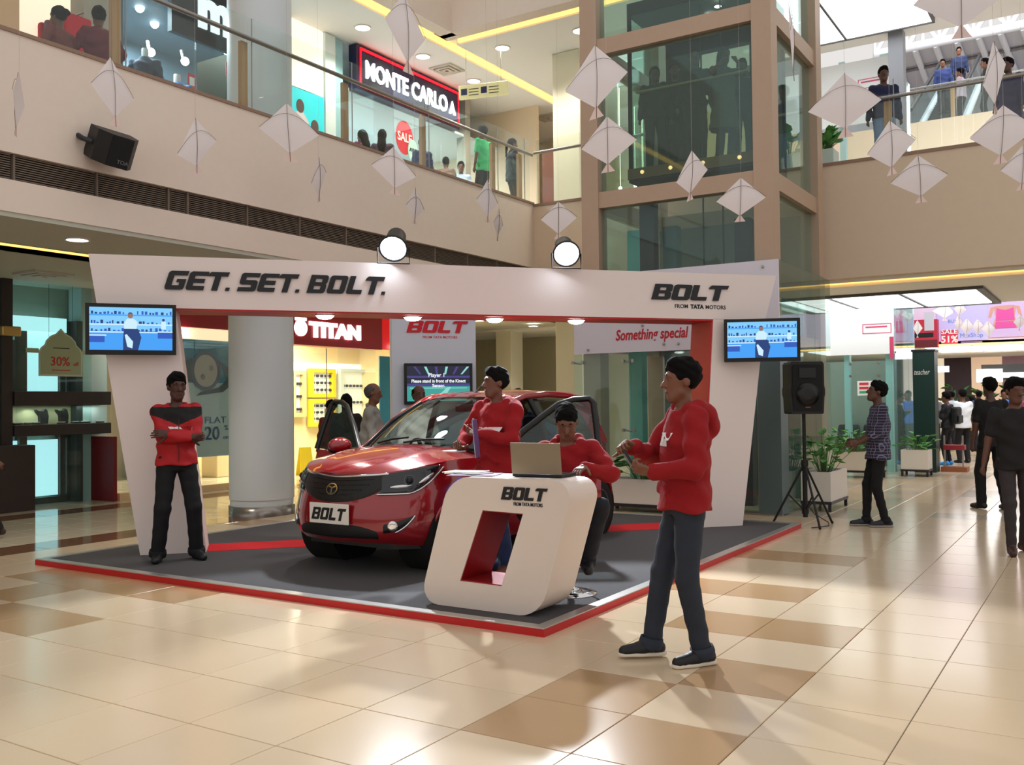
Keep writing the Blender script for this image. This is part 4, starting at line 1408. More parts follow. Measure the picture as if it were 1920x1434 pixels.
MB().fbox(ST_, (-.14, .44, .016), (.14, .452, .019)).build('small_line', BLACK, sg)
for s in (-1, 1):
    MB().tube([ST_ @ Vector((s * .2, .6, .005)), ST_ @ Vector((s * .2, 1.45, .005))], .003, 5).build('cord', BLACK, sg)

# ---------------------------------------------------------------- watch shop
YS = 13.74
wsx = thing('watch_shop', 'red fronted watch shop with white glowing name sign behind the column', 'shop front', (13.5, YS, 0))
REDF = mat('shop_red', (150, 18, 32), .35)
sb = MB().box((9.7, YS, 2.93), (13.55, YS + .3, 3.5)).build('red_band', REDF, wsx)
sb = MB().box((13.55, YS - .12, 2.73), (16.2, YS + .2, 3.5)).build('sign_box', REDF, wsx)
SIGNW = mat('sign_white', (255, 255, 255), .5, emit=2.2)
SGY = YS - .125
q = ony(577, 624, SGY)
for i, (ch, px) in enumerate(zip('TITAN', (596, 620, 638, 657, 677))):
    c0_ = ony((585, 611, 627, 646, 666)[i], 0, SGY).x
    c1_ = ony((606, 618, 644, 662, 675)[i], 0, SGY).x
wdx = ony(676, 620, SGY).x - ony(580, 605, SGY).x
z_b = ony(600, 631, SGY).z
text('TITAN', FY((ony(676, 620, SGY).x + ony(580, 605, SGY).x) / 2, SGY, z_b), .40, SIGNW, wsx, 'sign_letters', bold=.06, width=wdx, extrude=.03)
TL = FY(ony(563, 615, SGY).x, SGY, ony(563, 615, SGY).z)
mb = MB().prism([ov(.17, .16, 24), [(.1 * math.cos(a) * .9, .11 * math.sin(a)) for a in np.linspace(0, 2 * PI, 20)[:-1]]], TL, .03)
mb.fbox(TL, (-.02, -.14, 0), (.02, .16, .03)).fbox(TL, (-.15, .15, 0), (.15, .21, .03)).fbox(TL, (-.075, -.12, 0), (-.045, .12, .03)).fbox(TL, (.045, -.12, 0), (.075, .12, .03))
mb.build('sign_emblem', SIGNW, wsx)
# window with the watch poster (left) and open glass front (right)
MB().box((9.7, YS + .02, 2.72), (13.5, YS + .1, 2.92)).build('lit_fascia', mat('warm_fascia', (250, 232, 196), .5, emit=.8, ecol=(255, 232, 190)), wsx)
po = MB().box((10.0, YS + .06, .62), (12.6, YS + .08, 2.72)).build('poster', mat('poster_pale', (176, 200, 214), .5), wsx)
MB().box((10.0, YS + .05, 1.95), (12.6, YS + .06, 2.72)).build('poster_top', mat('poster_teal', (52, 118, 146), .5), po)
PB = mat('poster_blue', (44, 62, 124), .5)
WC = ony(385, 695, YS + .05)
WTf = FY(WC.x, YS + .045, WC.z)
MB().prism([ov(.33, .36, 30)], WTf, .006).build('watch_case', mat('watch_case', (70, 76, 84), .3, .6), po)
MB().prism([ov(.26, .29, 30)], WTf, .009).build('watch_dial', mat('watch_dial', (176, 170, 168), .4), po)
for a in (.4, 4.2):
    MB().prism([ov(.05, .055, 16)], WTf @ Matrix.Translation((.13 * math.cos(a), .13 * math.sin(a), 0)), .011).build('watch_subdial', mat('watch_sub', (140, 124, 122), .4), po)
MB().prism([[(-.6, .1), (-.3, .22), (-.3, -.2), (-.66, -.12)]], WTf, .007).build('watch_strap', mat('watch_strap', (58, 62, 70), .5), po)
MB().prism([[(.3, .2), (.62, .0), (.66, -.2), (.4, -.38), (-.2, -.45), (-.1, -.38), (.3, -.3), (.5, -.16)]], WTf, .004).build('watch_strap', MATS['watch_strap'], po)
q = ony(404, 790, YS + .05)
text('FLAT', FY(q.x, YS + .048, q.z - .03), .17, PB, po, 'print', width=.48)
q = ony(398, 824, YS + .05)
text('20', FY(q.x, YS + .048, q.z), .34, PB, po, 'print', bold=.004)
q = ony(424, 806, YS + .05)
text('%', FY(q.x, YS + .048, q.z), .13, PB, po, 'print')
q = ony(424, 823, YS + .05)
text('OFF', FY(q.x, YS + .048, q.z), .08, PB, po, 'print')
text('8', FY(ony(344, 690, YS).x, YS + .045, ony(344, 690, YS).z), .3, mat('poster_ice', (180, 220, 230), .5), po, 'print', bold=.01)
for x0, x1 in ((9.75, 11.2), (11.22, 12.6), (12.65, 13.5), (14.9, 16.1)):
    MB().box((x0, YS - .01, .02), (x1, YS, 2.72)).build('glass_pane', JG, wsx)
MB().box((9.7, YS - .02, 0), (13.5, YS + .12, .12)).build('window_sill', mat('warm_sill', (220, 190, 150), .4), wsx)
# glass entrance door leaf with steel handle, swung inwards
dl = MB().box((13.6, YS + .05, .03), (14.62, YS + .065, 2.6)).build('glass_door', JG, wsx)
MB().tube([(14.5, YS - .02, .75), (14.5, YS - .02, 1.45)], .02, 8).build('door_handle', STEEL, dl)
MB().tube([(14.62, YS + .06, 0.02), (14.62, YS + .06, 2.7)], .012, 6).build('door_edge', STEEL, dl)
# interior: lit cream walls, wall cabinets with shelves of watches
CREAMW = mat('shop_cream', (232, 214, 170), .7)
MB().box((12.8, 17.2, 0), (19.6, 17.25, 3.3)).build('back_wall', CREAMW, wsx)
MB().box((19.5, 13.9, 0), (19.6, 17.25, 3.3)).build('side_wall', CREAMW, wsx)
MB().box((12.8, 17.15, 2.35), (19.5, 17.2, 2.6)).build('light_shelf', mat('light_shelf', (255, 246, 214), .5, emit=1.4, ecol=(255, 240, 200)), wsx)
lamp('shop_light', 'AREA', (15.6, 15.6, 3.2), 520, (1, .88, .66), 3.0, (15.6, 15.6, 0), sy=2.0)
lamp('shop_light', 'AREA', (11.2, 14.0, 2.9), 18, (1, .92, .78), 2.0, (11.2, 13.9, 0), sy=.2)
YEL = mat('cabinet_yellow', (226, 190, 40), .5)
for k, (pxa, pxb, pya, pyb, m_, lab) in enumerate(((549, 575, 695, 782, mat('cabinet_wood', (196, 172, 120), .5), 'cream wall cabinet of watches beside the column in the watch shop'), (583, 630, 692, 745, YEL, 'yellow framed wall cabinet of watches above the shop door handle'), (583, 630, 748, 800, YEL, 'lower yellow framed watch cabinet behind the wet floor sign'), (640, 700, 693, 800, mat('cabinet_pale', (206, 220, 214), .5), 'pale wall cabinet behind the grey haired man'))):
    a, b = ony(pxa, pyb, 17.0), ony(pxb, pya, 17.0)
    t = thing('watch_cabinet', lab, 'cabinet', (a.x, 17.1, a.z), group='watch shop cabinets')
    MB().prism([[(a.x, a.z), (b.x, a.z), (b.x, b.z), (a.x, b.z)], [(a.x + .12, a.z + .1), (b.x - .12, a.z + .1), (b.x - .12, b.z - .1), (a.x + .12, b.z - .1)]], FY(0, 17.14, 0), .14).build('frame', m_, t)
    MB().box((a.x, 17.12, a.z), (b.x, 17.14, b.z)).build('back', mat('cabinet_lit', (236, 236, 228), .5, emit=.35), t)
    for r in range(3):
        z = a.z + .12 + (b.z - a.z - .2) * r / 3
        sh_ = MB().box((a.x + .1, 17.02, z), (b.x - .1, 17.12, z + .015)).build('shelf', JG, t)
        n_ = max(2, int((b.x - a.x) / .16))
        for c in range(n_):
            x = a.x + .16 + (b.x - a.x - .32) * c / max(1, n_ - 1)
            MB().lathe([(.035, 0), (.035, .05), (.03, .055)], 10, FY(x, 17.09, z + .075)).build('watch', mat('watch_dark', (60, 60, 68), .3, .5), sh_)
MB().bbox((13.8, 16.2, 0), (15.9, 16.7, .95), .02).build('counter', mat('counter_cream', (222, 200, 160), .5), wsx)
MB().box((13.85, 16.19, .72), (15.85, 16.2, .86)).build('counter_band', mat('counter_gold', (170, 140, 80), .4), wsx)
# yellow wet-floor board
q = onz(590, 868, 0)
wf = thing('wet_floor_board', 'yellow folding wet floor board standing at the watch shop entrance', 'floor sign', (15.1, 14.9, 0))
for s in (-1, 1):
    MB().prism([[(-.17, 0), (.17, 0), (.13, .62), (-.13, .62)]], Matrix.Translation((15.1, 14.9, 0)) @ Matrix.Rotation(-.4, 4, 'Z') @ Matrix.Translation((0, s * .13, 0)) @ Matrix.Rotation(s * .2 + PI / 2, 4, 'X'), .012).build('panel', mat('wet_yellow', (236, 206, 24), .4), wf)
# strip beyond the sign: lit red panel and teal watch poster
t = thing('teal_poster', 'teal poster with a dark watch beside the white screen wall', 'poster', (16.5, YS, 0))
MB().box((16.25, YS, .3), (18.2, YS + .03, 2.6)).build('sheet', mat('poster_teal2', (40, 130, 160), .5), t)
MB().prism([ov(.36, .5, 24)], FY(17.0, YS - .002, 1.35), .01).build('watch_print', mat('print_dark', (40, 44, 50), .4), t)
MB().prism([ov(.25, .3, 24)], FY(17.0, YS - .012, 1.35), .006).build('dial_print', mat('print_grey', (120, 130, 138), .4), t)
MB().box((16.22, YS, 2.75), (18.2, YS + .06, 3.5)).build('red_panel', mat('lit_red', (214, 16, 24), .5, emit=.5), wsx)
for x in (11.0, 16.7):
    MB().sphere((x, YS - .03, 2.82), .06, 10).build('fascia_lamp', LAMPW, wsx)

# ================================================================ BALUSTRADES
RAILS = mat('rail_steel', (150, 146, 142), .3, .85)
POSTW = mat('rail_post', (190, 150, 108), .5)
BG = glass_mat('balustrade_glass', (.95, .98, .965), .04, .03)


def balustrade(name, label, P0, P1, stops, zb, zr, zt, inset=(0, 0)):
    t = thing(name, label, 'balustrade', ((P0[0] + P1[0]) / 2, (P0[1] + P1[1]) / 2, zb))
    d = Vector((P1[0] - P0[0], P1[1] - P0[1], 0)); L = d.length; d.normalize()
    n = Vector((-d.y, d.x, 0))
    at_ = lambda s, z, o=0: Vector((P0[0], P0[1], z)) + d * s + n * o
    T = Matrix((d, n, Vector((0, 0, 1)))).transposed().to_4x4(); T.translation = Vector((P0[0], P0[1], 0))
    for s in stops:
        MB().fbox(T, (s - .055, .03, zb), (s + .055, .09, zr - .03)).build('post', POSTW, t)
        MB().tube([at_(s + .1, zb), at_(s + .1, zr + .3)], .008, 6).build('rod', RAILS, t)
    ed = [0] + list(stops) + [L]
    for a, b in zip(ed[:-1], ed[1:]):
        if b - a > .12:
            MB().fbox(T, (a + .01, 0, zb + .005), (b - .01, .014, zt)).build('glass_panel', BG, t)
    MB().tube([at_(0, zr, -.05), at_(L, zr, -.05)], .03, 10).build('handrail', RAILS, t)
    return t


balustrade('balustrade', 'long glass balustrade with steel handrail along the left balcony', (0, YL + .08), (XB, YL + .08), [2.9, 4.85, 6.76, 8.67, 10.64, 12.54, 14.65, 15.6], 5.44, 6.38, 6.68)
balustrade('balustrade', 'glass balustrade on the balcony between the corner and the lift', (XB + .08, YL), (XB + .08, 6.9), [1.3], 5.41, 6.42, 6.68)
balustrade('balustrade', 'glass balustrade with steel handrail on the balcony right of the lift', (XB + .08, 3.7), (XB + .08, -3.5), [.75, 3.2, 5.4], 5.41, 6.33, 6.40)

# ================================================================ UPPER SHOPS
YU = 12.7
us = thing('upper_shop', 'denim shop with black sign on the upper floor left of the column', 'shop front', (9.5, YU, 5.25))
MB().box((9.0, 15.2, 5.25), (12.5, 15.25, 8.7)).build('back_wall', mat('denim_wall', (96, 112, 124), .7), us)
MB().box((9.0, YU, 5.25), (9.05, 15.2, 8.7)).build('side_wall', MATS['denim_wall'], us)
MB().box((9.05, YU, 8.28), (12.4, 15.2, 8.34)).build('inner_ceiling', mat('denim_ceiling', (88, 104, 116), .6), us)
a, b = ony(325, 0, YU - .1), ony(436, 80, YU - .1)
sgn = MB().box((ony(322, 40, YU - .1).x, YU - .1, 7.55), (12.2, YU, 8.69)).build('sign_board', mat('sign_charcoal', (36, 42, 52), .4), us)
q = ony(405, 45, YU - .12)
text('mufti', FY(ony(362, 40, YU).x, YU - .105, 7.82), .92, mat('sign_ice', (220, 236, 240), .5, emit=1.0), us, 'sign_letters', bold=.05, align='LEFT', extrude=.03)
for x0, x1 in ((9.06, 10.4), (10.42, 11.6), (11.62, 12.5)):
    MB().box((x0, YU, 5.25), (x1, YU + .012, 8.0)).build('glass_pane', JG, us)
lamp('shop_light', 'AREA', (10, 14, 8.2), 420, (.72, .88, 1), 2.5, (10, 14, 0), sy=1.2)
for i, (px, py) in enumerate(((290, 45), (283, 98), (347, 115), (425, 95), (262, 15))):
    p = onz(px, py, 8.26)
    if p.y < 13 or p.y > 15.1:
        p = ony(px, py, 14.2)
    t = thing('shop_spotlight', ['cold white shop spotlight highest at the left of the denim shop', 'shop spotlight above the dark shirt mannequin', 'shop spotlight above the blue jacket mannequin', 'shop spotlight half hidden by the column', 'square shop lamp beside the brown railing post'][i], 'spotlight', p, group='denim shop spotlights')
    MB().sphere(p, .075, 12).build('bulb', mat('cold_lamp', (255, 255, 255), .5, emit=14, ecol=(220, 240, 255)), t)
    MB().tube([p + Vector((0, .05, .02)), p + Vector((0, .1, .22))], .03, 8).build('stem', STEEL, t)
# neighbouring upper fronts
SHW = mat('white_glow', (255, 248, 232), .6, emit=.85, ecol=(255, 240, 212))
t = thing('upper_shop', 'brightly lit cream clothes shop above the left edge behind two seated women', 'shop front', (6.5, YU, 5.25))
MB().box((ony(36, 50, YU + .6).x, YU + .6, 5.25), (ony(160, 50, YU + .6).x, YU + .65, 8.7)).build('glow_wall', SHW, t)  # wall itself glows, standing in for the bright shop interior
MB().box((4.0, YU, 5.25), (ony(36, 50, YU).x, YU + .3, 8.7)).build('peach_wall', mat('peach', (232, 190, 150), .7), t)
MB().box((ony(155, 50, YU).x, YU - .02, 5.25), (9.0, YU + .3, 8.7)).build('grey_wall', mat('grey_beige', (176, 172, 160), .7), t)
for k in range(5):
    MB().bbox((8.0, YU - .2 + .16 * k, 5.9), (8.4, YU - .08 + .16 * k, 7.2), .04).build('hanging_coat', mat('coat%d' % (k % 2), [(196, 30, 50), (120, 96, 110)][k % 2], .8), t)
MB().tube([(8.2, YU - .3, 7.22), (8.2, YU + .6, 7.22)], .012, 6).build('rack_rail', STEEL, t)

t = thing('light_poster', 'turquoise poster of two people beside the column on the upper floor', 'poster', (12.9, YU, 5.25))
MB().box((12.5, YU - .02, 5.9), (13.4, YU, 7.42)).build('sheet', mat('turquoise', (40, 190, 196), .5, emit=.6, ecol=(40, 200, 206)), t)
for x, z, c in ((12.78, 6.85, (236, 226, 226)), (13.16, 6.55, (110, 96, 140))):
    MB().prism([[(-.2, -.6), (.2, -.6), (.22, 0), (.08, .14), (-.08, .14), (-.22, 0)]], FY(x, YU - .021, z), .006).build('figure_print', mat('fig%d' % c[0], c, .6), t)
    MB().prism([ov(.1, .13, 16)], FY(x, YU - .022, z + .25), .007).build('head_print', mat('fig_head', (90, 64, 60), .6), t)
MB().box((12.5, YU - .02, 7.44), (13.4, YU, 8.69)).build('light_box', SHW, t)
t = thing('white_pillar', 'pale glossy pillar between the turquoise poster and the navy sign', 'pillar', (13.3, YU, 5.25))
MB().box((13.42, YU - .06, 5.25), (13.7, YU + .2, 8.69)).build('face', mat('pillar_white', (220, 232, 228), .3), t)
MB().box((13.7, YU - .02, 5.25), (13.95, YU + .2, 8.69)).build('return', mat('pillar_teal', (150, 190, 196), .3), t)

mc = thing('upper_shop', 'menswear shop with navy and red neon sign on the upper floor', 'shop front', (15.7, YU, 5.25))
NAVY = mat('sign_navy', (28, 30, 62), .4)
sx0, sx1 = 14.15, 17.65
S0z, S1z = 7.86, 8.62
MB().box((sx0, YU - .2, S0z - .08), (sx1, YU, S1z + .05)).build('sign_board', NAVY, mc)
NEON = mat('neon_red', (220, 20, 40), .5, emit=1.6, ecol=(230, 20, 40))
MB().tube([(sx0 + .1, YU - .22, S0z), (sx1 - .06, YU - .22, S0z), (sx1 - .06, YU - .22, S1z - .02), (sx0 + .1, YU - .22, S1z - .02), (sx0 + .1, YU - .22, S0z)], .028, 8).build('neon_border', NEON, mc)
text('MONTE CARLO', FY((sx0 + sx1) / 2 - .12, YU - .205, S0z + .2), .5, SIGNW, mc, 'sign_letters', bold=.02, width=2.75, extrude=.03)
MB().prism([[(-.12, 0), (0, .3), (.12, 0), (.05, 0), (0, .14), (-.05, 0)]], FY(sx1 - .3, YU - .205, S0z + .2), .03).build('sign_emblem', SIGNW, mc)
MB().box((14.0, 15.5, 5.25), (19.6, 15.55, 8.7)).build('back_wall', mat('mc_wall', (150, 182, 200), .6), mc)
MB().box((14.0, YU, 7.76), (19.6, 15.5, 7.82)).build('inner_ceiling', mat('mc_ceiling', (214, 222, 226), .6), mc)
lamp('shop_light', 'AREA', (16.5, 14.2, 7.7), 230, (.84, .94, 1), 3.5, (16.5, 14.2, 0), sy=1.5)
for x0, x1 in ((13.97, 15.6), (15.62, 17.2), (17.22, 18.1)):
    MB().box((x0, YU, 5.25), (x1, YU + .012, 7.76)).build('glass_pane', JG, mc)
MB().box((18.1, YU - .05, 5.25), (18.3, YU + .2, 8.69)).build('jamb', mat('jamb_grey', (170, 164, 150), .6), mc)
for px, py, m_, wd, ht in ((790, 235, mat('pic_a', (120, 110, 150), .5), .8, .9), (700, 255, mat('pic_b', (70, 110, 180), .5), .7, .8), (880, 300, mat('pic_c', (150, 190, 220), .5), .9, .9)):
    p = ony(px, py, 15.4)
    t = thing('wall_picture', {790: 'framed picture above the red sale disc inside the menswear shop', 700: 'blue framed picture at the left of the menswear shop', 880: 'pale framed picture at the right of the menswear shop'}[px], 'picture', (p.x, 15.45, p.z - ht / 2))
    MB().bbox((p.x - wd / 2, 15.4, p.z - ht / 2), (p.x + wd / 2, 15.45, p.z + ht / 2), .01).build('frame', DARKSTEEL, t)
    MB().box((p.x - wd / 2 + .05, 15.39, p.z - ht / 2 + .05), (p.x + wd / 2 - .05, 15.4, p.z + ht / 2 - .05)).build('print', m_, t)
p = ony(760, 258, YU - .05)
t = thing('sale_disc', 'round red SALE disc stuck on the menswear shop glass', 'sticker', (p.x, YU - .02, p.z - .3))
MB().prism([ov(.29, .36, 28)], FY(p.x, YU - .02, p.z), .012).build('disc', mat('disc_red', (190, 30, 44), .5), t)
text('SALE', FY(p.x, YU - .033, p.z - .08), .26, WHITE, t, 'print', bold=.02, width=.48)
p = ony(775, 283, YU - .05)
t = thing('mint_disc', 'small round mint sticker below the red SALE disc', 'sticker', (p.x, YU - .02, p.z - .2))
MB().prism([ov(.17, .24, 24)], FY(p.x, YU - .034, p.z), .01).build('disc', mat('disc_mint', (176, 214, 200), .5), t)
text('AW5', FY(p.x, YU - .046, p.z - .03), .12, BLACK, t, 'print', bold=.02, width=.26)
# hanging direction sign
HS = thing('direction_sign', 'pale yellow hanging direction sign with dark arrows over the upper corridor', 'sign', (16.3, 11.2, 7.7))
c_ = ony(845, 188, 11.2); d_ = ony(922, 170, 11.2)
T = Matrix.Translation((15.75, 11.15, 7.72)) @ Matrix.Rotation(-PI / 2 + .25, 4, 'Z') @ Matrix.Rotation(PI / 2, 4, 'X')
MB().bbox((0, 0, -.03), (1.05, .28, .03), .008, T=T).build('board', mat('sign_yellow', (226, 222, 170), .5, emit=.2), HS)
for x in (.05, .48):
    MB().fbox(T, (x, .08, .03), (x + .13, .21, .034)).build('arrow_square', mat('sign_navy2', (36, 44, 90), .5), HS)
    for k in range(3):
        MB().fbox(T, (x + .17, .18 - k * .06, .03), (x + .38, .195 - k * .06, .033)).build('text_line', BLACK, HS)
for x in (.15, .9):
    MB().tube([T @ Vector((x, .28, 0)), T @ Vector((x, .98, 0))], .006, 5).build('rod', STEEL, HS)
# far upper corner: beige walls, brown rack and strings of lights
struct('wall_upper_back', MB().box((22.5, 5.9, 5.25), (22.6, 18, 8.7)), mat('upper_beige', (226, 200, 160), .7))
struct('wall_upper_corner', MB().box((19.6, 11.6, 5.25), (19.7, 18, 8.7)), mat('upper_cream', (230, 210, 180), .7))
MB_ = thing('brown_rack', 'brown display rack in the upper corner left of the square column', 'rack', (17.9, 9.95, 5.25))
MB().box((17.7, 9.9, 5.25), (17.8, 10.35, 7.0)).build('board', mat('rack_brown', (120, 74, 58), .6), MB_)
MB().box((17.66, 9.95, 5.5), (17.7, 10.25, 5.85)).build('red_card', REDPAINT, MB_)
rg = random.Random(8)
for k in range(14):
    p = Vector((18.2 + rg.random() * 3, 8.3 + rg.random() * 2.4, 5.6 + rg.random() * 1.6))
    t = solo(MB().sphere(p, .045, 8).tube([p, (p.x, p.y, 8.7)], .003, 5), 'pendant_bulb', mat('pendant', (255, 240, 210), .5, emit=8, ecol=(255, 236, 200)), 'tiny pendant bulb hanging behind the balcony glass left of the lift', 'pendant lamp', 'pendant bulbs in the upper corner')
# ceiling vents on the upper ceiling
for px, py, lab in ((838, 130, 'square ceiling vent above the navy sign'), (1028, 220, 'square ceiling vent in the beige upper corner')):
    p = onz(px, py, 8.69)
    t = thing('ceiling_vent', lab, 'vent', p)
    for k in range(3):
        r0, r1 = .28 - k * .09, .22 - k * .09
        MB().prism([[(-r0, -r0), (r0, -r0), (r0, r0), (-r0, r0)], [(-r1, -r1), (r1, -r1), (r1, r1), (-r1, r1)]], Matrix.Translation((p.x, p.y, 8.67 - .01 * k)), .03).build('louvre', mat('vent_white', (200, 194, 180), .6), t)
    MB().box((p.x - .27, p.y - .27, 8.69), (p.x + .27, p.y + .27, 8.698)).build('throat', GRD, t)
p = onz(82, 514, 3.49)
t = thing('ceiling_vent', 'square ceiling vent above the jewellery shop', 'vent', p)
for k in range(3):
    r0, r1 = .3 - k * .1, .24 - k * .1
    MB().prism([[(-r0, -r0), (r0, -r0), (r0, r0), (-r0, r0)], [(-r1, -r1), (r1, -r1), (r1, r1), (-r1, r1)]], Matrix.Translation((p.x, p.y, 3.47 - .01 * k)), .03).build('louvre', MATS['vent_white'], t)
# ================================================================ LOBBY ON THE RIGHT
pil = thing('green_pillar', 'dark green square pillar with white lettering at the lobby edge', 'pillar', (21.3, 3.3, 0))
MB().box((21.15, 3.08, 0), (21.6, 3.50, 2.52)).build('shaft', mat('pillar_green', (22, 52, 48), .4), pil)
MB().box((21.13, 3.06, 2.50), (21.62, 3.52, 2.54)).build('cap', mat('pillar_cap', (30, 34, 36), .4), pil)
text('teacher', FX(21.148, 3.33, 2.02), .16, WHITE, pil, 'lettering', shear=.3, width=.3, extrude=.003)
XP = 27.99
ps = thing('sale_posters', 'lilac poster wall with red 51% sale card high above the crowd', 'poster', (XP, 3.5, 3.0))
a, b = onx(1757, 643, XP), onx(1853, 640, XP)
MB().box((XP - .02, b.y, 3.06), (XP, a.y, 4.25)).build('lilac_sheet', mat('poster_lilac', (196, 186, 236), .5), ps)
a, b = onx(1765, 645, XP), onx(1796, 618, XP)
c_ = MB().box((XP - .035, b.y, a.z), (XP - .02, a.y, b.z)).build('red_card', mat('card_red', (206, 44, 76), .5), ps)
text('SALE', FX(XP - .036, (a.y + b.y) / 2, a.z + .27), .17, WHITE, c_, 'print', bold=.02, width=.4)
text('51%', FX(XP - .036, (a.y + b.y) / 2, a.z + .04), .25, WHITE, c_, 'print', bold=.03, width=.42)
a, b = onx(1802, 644, XP), onx(1842, 641, XP)
MB().box((XP - .03, b.y, a.z), (XP - .02, a.y, b.z + .03)).build('grey_bar', mat('bar_grey', (110, 104, 140), .5), ps)
text('MaxShop', FX(XP - .022, (a.y + b.y) / 2, a.z + .16), .16, mat('print_blue', (90, 130, 200), .5), ps, 'print', width=.55)
text('BUY', FX(XP - .022, onx(1786, 603, XP).y, onx(1786, 605, XP).z), .12, MATS['print_blue'], ps, 'print')
a, b = onx(1715, 645, XP - .3), onx(1757, 598, XP - .3)
t = thing('red_display', 'red and black shop display panel between pillar and lilac posters', 'poster', (XP - .3, a.y, 3.0))
MB().box((XP - .3, b.y, a.z - .1), (XP, a.y + .5, b.z)).build('sheet', mat('display_red', (180, 36, 60), .5), t)
MB().fbox(FX(XP - .301, b.y + .2, a.z + .35), (-.12, 0, 0), (.12, .5, .006)).build('print', mat('display_grey', (190, 190, 200), .5), t)
MB().fbox(FX(XP - .301, b.y + .35, a.z + .17), (-.3, 0, 0), (.25, .12, .006)).build('print', BLACK, t)
MB().fbox(FX(XP - .301, a.y, a.z - .1), (-.5, 0, 0), (a.y - b.y, .2, .006)).build('dark_band', mat('display_band', (96, 26, 34), .5), t)
# poster of a person in a pink outfit: torso without head, as cropped by the frame of the slab
t = thing('pink_outfit_poster', 'lilac poster of a figure wearing a pink top and shorts', 'poster', (XP, 1.9, 3.2))
a, b = onx(1853, 633, XP), onx(1935, 550, XP)
MB().box((XP - .02, b.y, a.z), (XP, a.y, b.z)).build('sheet', mat('poster_mauve', (206, 180, 222), .5), t)
T = FX(XP - .021, onx(1885, 600, XP).y, onx(1885, 628, XP).z)
PKK = mat('print_pink', (220, 80, 160), .6); SKN = mat('print_skin', (208, 152, 140), .6)
MB().prism([[(-.34, .46), (-.17, .5), (.17, .5), (.34, .46), (.40, -.1 + .3), (.33, .2), (.26, .42), (.22, .2), (.3, -.1), (.12, -.1), (.03, .12), (-.04, .12), (-.16, -.1), (-.32, -.1), (-.22, .2), (-.26, .42), (-.33, .2), (-.40, .2)]], T @ Matrix.Translation((0, .28, 0)), .004).build('figure_print', SKN, t)
MB().prism([[(-.22, .38), (.22, .38), (.2, .72), (.1, .68), (0, .66), (-.1, .68), (-.2, .72)]], T, .008).build('top_print', PKK, t)
MB().prism([[(-.26, .18), (.26, .18), (.22, .36), (-.22, .36)]], T, .008).build('shorts_print', PKK, t)
# upper room above the posters
# far corridor shops under the posters
sf = thing('far_shops', 'row of lit shop fronts at the far end behind the crowd', 'shop front', (36, 2, 0))
for k, (y0, y1, c, e) in enumerate(((6.0, 8.0, (120, 80, 80), 0), (5.2, 6.0, (240, 226, 200), .6), (4.3, 5.2, (70, 56, 66), 0), (3.3, 4.3, (232, 200, 170), .5), (2.0, 3.3, (150, 120, 130), .15), (.8, 2.0, (236, 214, 206), .6), (-1.2, .8, (60, 64, 66), 0))):
    MB().box((38, y0, 0), (38.1, y1, 2.98)).build('front', mat('farshop%d' % k, c, .6, emit=e), sf)
for px, py, w_, h_, c in ((1892, 703, 1.0, .16, (250, 250, 250)), (1855, 704, .75, .42, (255, 250, 250)), (1768, 692, .35, .2, (250, 250, 250))):
    p = onx(px, py, 34)
    MB().box((34, p.y - w_ / 2, p.z - h_ / 2), (34.1, p.y + w_ / 2, p.z + h_ / 2)).build('lit_sign', mat('far_sign', c, .5, emit=2.0), sf)
p = onx(1892, 700, 34.2)
MB().box((34.2, p.y - 1.0, p.z - .2), (34.3, p.y + .8, p.z + .3)).build('dark_fascia', BLACK, sf)
lamp('far_light', 'AREA', (33, 2.5, 2.9), 260, (1, .96, .92), 5, (33, 2.5, 0), sy=4)
lamp('far_atrium_fill', 'AREA', (22.0, 2.0, 7.6), 560, (.92, .96, 1), 3, (27, 3, 2.6), sy=3)  # added fill without a fitting, brightens the poster wall and far kites
lc = thing('luminous_ceiling', 'thin white luminous panel under the poster wall at the far end', 'ceiling light', (30, 2.5, 2.95))
for k in range(4):
    MB().box((29.3, -.4 + k * 1.25, 2.95), (32.5, .75 + k * 1.25, 2.975)).build('pane', PANE, lc)
PLEAF = mat('leaf_green', (98, 176, 84), .55, noise=.25, nscale=30, linear=(.10, .32, .07))
PLEAFD = mat('leaf_dark', (52, 104, 48), .6, noise=.25, nscale=30)
SOIL = mat('soil', (70, 56, 44), .95)


def leaf_plant(t, c, h, spread, n, size, m, seed, name='foliage', up=.5, wd=.42):
    """broad leaves on thin stems"""
    rg = random.Random(seed)
    mbl, mbs = MB(), MB()
    for i in range(n):
        a = rg.random() * 2 * PI
        r = spread * math.sqrt(rg.random())
        p = Vector(c) + Vector((r * math.cos(a) * 1.5 if False else r * math.cos(a), r * math.sin(a), h * (.25 + .75 * rg.random()) * (1 - .35 * (r / spread) ** 2)))
        b0 = Vector(c) + Vector((r * .3 * math.cos(a), r * .3 * math.sin(a), 0))
        mbs.tube([b0, b0.lerp(p, .6) + Vector((0, 0, .03)), p], .0045, 4, caps=False)
        d = Vector((math.cos(a + rg.uniform(-1, 1)), math.sin(a + rg.uniform(-1, 1)), rg.uniform(-.3, up))).normalized()
        s = size * rg.uniform(.7, 1.25)
        sd = d.cross(Vector((0, 0, 1))).normalized() * s * wd
        nn_ = sd.cross(d).normalized() * s * .1
        v = [p, p + d * s * .3 + sd * .8 + nn_, p + d * s * .65 + sd * .7 + nn_, p + d * s, p + d * s * .65 - sd * .7 + nn_, p + d * s * .3 - sd * .8 + nn_, p + d * s * .5 - nn_]
        mbl.add(v, [(0, 1, 6), (1, 2, 6), (2, 3, 6), (3, 4, 6), (4, 5, 6), (5, 0, 6)], 0, True)
    mbs.build('stems', mat('stem_green', (84, 120, 60), .7), t, kind='stuff')
    mbl.build(name, m, t, kind='stuff')


PLW = mat('planter_white', (226, 220, 212), .5)


